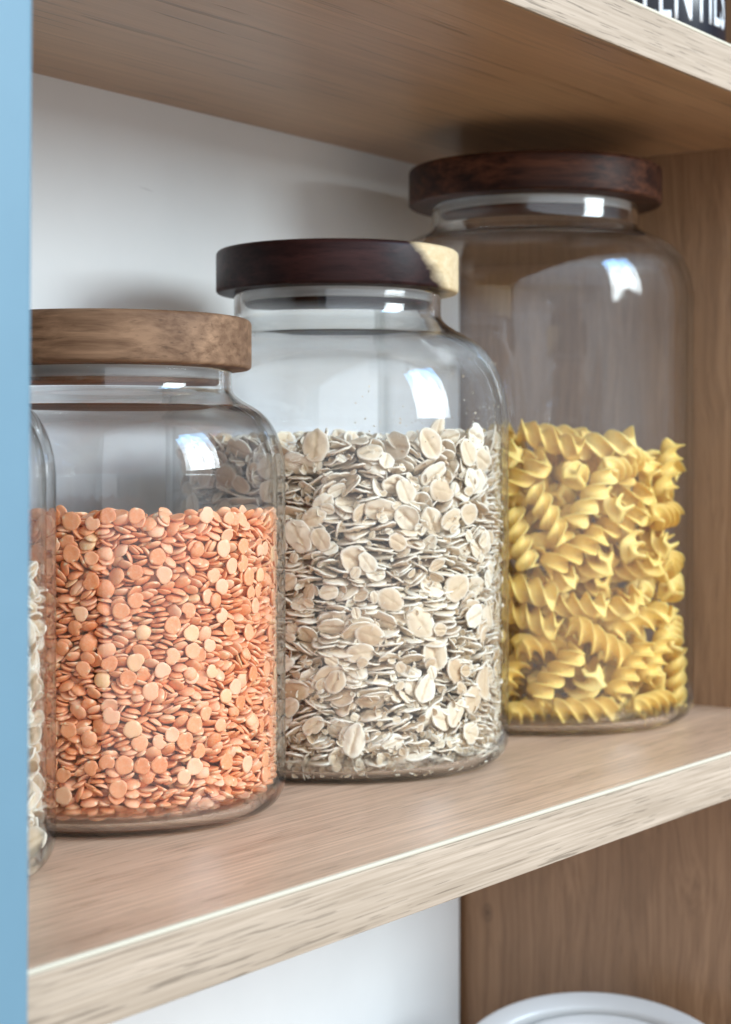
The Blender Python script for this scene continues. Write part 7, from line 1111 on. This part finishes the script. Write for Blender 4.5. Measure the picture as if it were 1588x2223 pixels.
def extra_fill(J, r_in, r_out, zt, n_side, n_top, size, phis, rs, flat=.6):
    """random pieces for the sides turned away from the room and for the level top"""
    ang = math.atan2(-J['y'], -J['x'])
    a = ang + rs.uniform(math.radians(phis[0]), math.radians(phis[1]), n_side)
    r = rs.uniform(r_in, r_out, n_side); z = rs.uniform(.5, zt, n_side); r = np.minimum(r, J['R'] - .275 - .45 + np.minimum(0, (z-.9)*.8))
    a2 = rs.uniform(0, 2*math.pi, n_top); r2 = np.sqrt(rs.uniform(0, 1, n_top))*(r_out - size*.2); z2 = zt + rs.uniform(-.12, .22, n_top)*size
    P = np.concatenate([np.stack([J['x']+r*np.cos(a), J['y']+r*np.sin(a), Z0+z], 1), np.stack([J['x']+r2*np.cos(a2), J['y']+r2*np.sin(a2), Z0+z2], 1)])
    R1 = rand_rots(n_side, rs, .3); R2 = rand_rots(n_top, rs, flat)
    return P, np.concatenate([R1, R2])

def build_food(kind, J, mat, n_single, one, many, core_r, core_top, extra, singles=True, crumbs=False):
    rs = np.random.RandomState(7 if kind != 'oat' else 11)
    shapes = SHAPES[kind]; P, Rm, s = world_pieces(kind, J)
    var = rs.randint(0, len(shapes), len(P))
    k = min(n_single, len(P)) if singles else 0
    mes = [from_arrays(one['name'], *sh) for sh in shapes]
    for me in mes: me.materials.append(mat)
    for i in range(k):
        o = bpy.data.objects.new(one['name'], mes[var[i]]); COL.objects.link(o)
        M = Matrix.Identity(4)
        for a in range(3):
            for b_ in range(3): M[a][b_] = Rm[i, a, b_]*s[i]
            M[a][3] = P[i, a]*S
        o.matrix_world = M
        tag(o, one['label'], one['cat'], one['group'])
    if many:
        P2, R2, s2, v2 = P[k:], Rm[k:], s[k:], var[k:]
        if extra:
            PE, RE = extra_fill(J, *extra[:7], rs, *extra[7:])
            P2 = np.concatenate([P2, PE]); R2 = np.concatenate([R2, RE]); s2 = np.concatenate([s2, rs.uniform(.7, 1.05, len(PE))]); v2 = np.concatenate([v2, rs.randint(0, len(shapes), len(PE))])
        if crumbs:   # broken bits between the flakes and oat dust clinging to the glass above them
            ang = math.atan2(-J['y'], -J['x']); nb, nd = 2600, 170
            a = ang + np.radians(np.concatenate([rs.uniform(-62, 98, nb), rs.uniform(5, 88, nd)]))
            zz = np.concatenate([11.9*rs.uniform(0, 1, nb)**1.5 + .5, 12.6 + rs.exponential(.9, nd).clip(0, 3.2)])
            ri = J['R'] - .275
            lim = np.where(zz[:nb] < 1.1, ri - .75 + np.sqrt(np.clip(.74**2 - (1.1 - zz[:nb])**2, 0, 1)), ri)
            rr = np.concatenate([np.minimum(rs.uniform(6.05, 6.53, nb), lim - .16), np.full(nd, ri - .013)])
            rr[nb:] -= np.clip(zz[nb:] - 13.2, 0, 9)**2*.035
            P2 = np.concatenate([P2, np.stack([J['x']+rr*np.cos(a), J['y']+rr*np.sin(a), Z0+zz], 1)]); R2 = np.concatenate([R2, rand_rots(nb+nd, rs)])
            s2 = np.concatenate([s2, rs.uniform(.10, .34, nb), rs.uniform(.03, .075, nd)]); v2 = np.concatenate([v2, rs.randint(0, len(shapes), nb+nd)])
        me = stuff_mesh(many['name'], shapes, P2, R2, s2, v2)
        if core_r:   # the heap's dense middle
            nseg = 64; zt = core_top
            V = [(J['x']+core_r*math.cos(2*math.pi*i/nseg), J['y']+core_r*math.sin(2*math.pi*i/nseg), z) for z in (Z0+.5, Z0+zt) for i in range(nseg)] + [(J['x'], J['y'], Z0+.5), (J['x'], J['y'], Z0+zt)]
            F = []
            for i in range(nseg):
                j = (i+1) % nseg
                F += [(i, j, nseg+j, nseg+i), (2*nseg, j, i, i), (2*nseg+1, nseg+i, nseg+j, nseg+j)]
            cm = from_arrays('core', V, F, np.full((len(V), 2), .5), False)
            bm = bmesh.new(); bm.from_mesh(me); bm.from_mesh(cm); bm.to_mesh(me); bm.free(); bpy.data.meshes.remove(cm)
        o = link(many['name'], me, mat); tag(o, many['label'], many['cat'], many.get('group'), 'stuff')

if not globals().get('NO_FOOD'):
    build_food('lentil', J1, M_lentil, 300,
        dict(name='lentil', label='round orange split lentil lying against the glass of the shortest full jar', cat='lentil', group='lentils at the glass of the short jar'),
        dict(name='lentils', label='orange split lentils heaped inside the shortest full jar', cat='lentils'),
        4.85, 9.35, (5.0, 5.5, 9.5, 1500, 1500, .6, (95, 325)))
    build_food('oat', J2, M_oat, 300,
        dict(name='oat_flake', label='cream rolled oat flake lying against the glass of the middle jar', cat='oat flake', group='oat flakes at the glass of the middle jar'),
        dict(name='oat_flakes', label='cream rolled oats heaped inside the middle jar with the sapwood lid', cat='oats'),
        5.2, 12.2, (5.4, 6.1, 12.4, 900, 420, 1.1, (95, 300), .5), crumbs=True)
    build_food('pasta', J3, M_pasta, 300,
        dict(name='fusilli', label='dry yellow spiral pasta piece inside the tallest jar', cat='pasta', group='spiral pasta pieces in the tallest jar'),
        None, None, None, None)
    # oats in the first jar, of which only a strip shows
    rs0 = np.random.RandomState(3); PE, RE = extra_fill(J0, 5.0, 5.62, 8.6, 1500, 400, 1.1, (0, 360), rs0, .5)
    me = stuff_mesh('oat_flakes', SHAPES['oat'], PE, RE, rs0.uniform(.6, 1.0, len(PE)), rs0.randint(0, 12, len(PE)))
    tag(link('oat_flakes', me, M_oat), 'strip of cream oats showing in the jar beside the blue door', 'oats', None, 'stuff')

# ------------------------------------------------------------------ lentil tin on the upper shelf
def make_tin(x, y, r):
    z0 = ZU + 1.92 + .012; H = 11.0
    root = empty('food_tin', (x, y, z0)); tag(root, 'black labelled tin with white capital lettering on the upper shelf at the right', 'tin')
    lathe('tin_body', [(0, .12), (r-.25, .12), (r-.12, 0), (r, .06), (r, .22), (r-.1, .34), (r-.1, H-.34), (r, H-.22), (r, H-.06), (r-.12, H), (r-.25, H-.14), (0, H-.14)], 96, M_tin, root, sharp=35)
    lab = lathe('label', [(r-.07, .5), (r-.05, .52), (r-.05, H-.52), (r-.07, H-.5)], 128, M_black, root)
    face = math.atan2(-y, -x)
    def wrap(txt, a_mid, z, size, xs, bold, name, track=1.0):
        cu = bpy.data.curves.new('t', 'FONT'); cu.body = txt; cu.size = size; cu.offset = bold; cu.align_x = 'CENTER'; cu.space_character = track; cu.resolution_u = 3
        ob = bpy.data.objects.new('t', cu); COL.objects.link(ob)
        dg = bpy.context.evaluated_depsgraph_get(); me = bpy.data.meshes.new_from_object(ob.evaluated_get(dg)); bpy.data.objects.remove(ob)
        bm = bmesh.new(); bm.from_mesh(me)
        bmesh.ops.triangulate(bm, faces=bm.faces)
        bmesh.ops.subdivide_edges(bm, edges=[e for e in bm.edges if e.calc_length() > .35], cuts=3, use_grid_fill=True)
        ext = bmesh.ops.extrude_face_region(bm, geom=list(bm.faces)); mv = [v for v in ext['geom'] if isinstance(v, bmesh.types.BMVert)]
        top = set(mv)
        xmx = max(abs(v.co.x) for v in bm.verts); xs = math.radians(xs)/2*r/xmx
        for v in bm.verts:
            rr = r - .05 + (.022 if v in top else .004)
            a = face + math.radians(a_mid) + v.co.x*xs/r
            v.co = Vector((rr*math.cos(a)*S, rr*math.sin(a)*S, (z + v.co.y)*S))
        bmesh.ops.recalc_face_normals(bm, faces=bm.faces)
        bm.to_mesh(me); bm.free(); me.name = name
        return link(name, me, M_print, lab)
    wrap('LENTILS', 37.0, 3.0, 3.6, 76, .03, 'lettering', 1.08)
    return root
make_tin(79.1, 39.4, 3.9)

# ------------------------------------------------------------------ white bowls on the shelf below
def make_bowl(x, y, z, R, h, rim, label, tilt, tdir, name='white_bowl', th=.28):
    root = empty(name, (x, y, z)); tag(root, label, 'bowl', 'white bowls on the lowest shelf')
    prof = [(0, .25), (R*.42, .25), (R*.44, 0), (R*.5, 0), (R*.52, .3), (R*.75, h*.32), (R*.92, h*.72), (R - rim*.9, h*.93), (R - .08, h - .06), (R, h + .02), (R - .1, h + .1), (R - rim, h*.95 + .1), (R - rim - .12, h*.93), (R*.88, h*.72), (R*.72, h*.36 + .1), (R*.45, .62), (0, .55)]
    pr = [prof[0]] + smooth(prof[1:-1], 2) + [prof[-1]]
    lathe('bowl_body', pr, 96, M_ceramic, root)
    root.rotation_euler = (Matrix.Rotation(tilt, 3, Vector((math.cos(tdir), math.sin(tdir), 0)))).to_euler()
    return root
make_bowl(75.9, 40.2, -32.6, 6.7, 5.0, .85, 'upper white bowl with a broad rim, tilted on its stack under the middle shelf', math.radians(16), HEAD - math.radians(90))
make_bowl(76.05, 40.0, -31.35, 5.35, 3.2, .5, 'small white bowl nested inside the tilted one under the middle shelf', math.radians(16), HEAD - math.radians(90))
make_bowl(75.0, 40.9, -37.55, 7.4, 5.2, .6, 'lower white bowl carrying the tilted one', 0, 0)
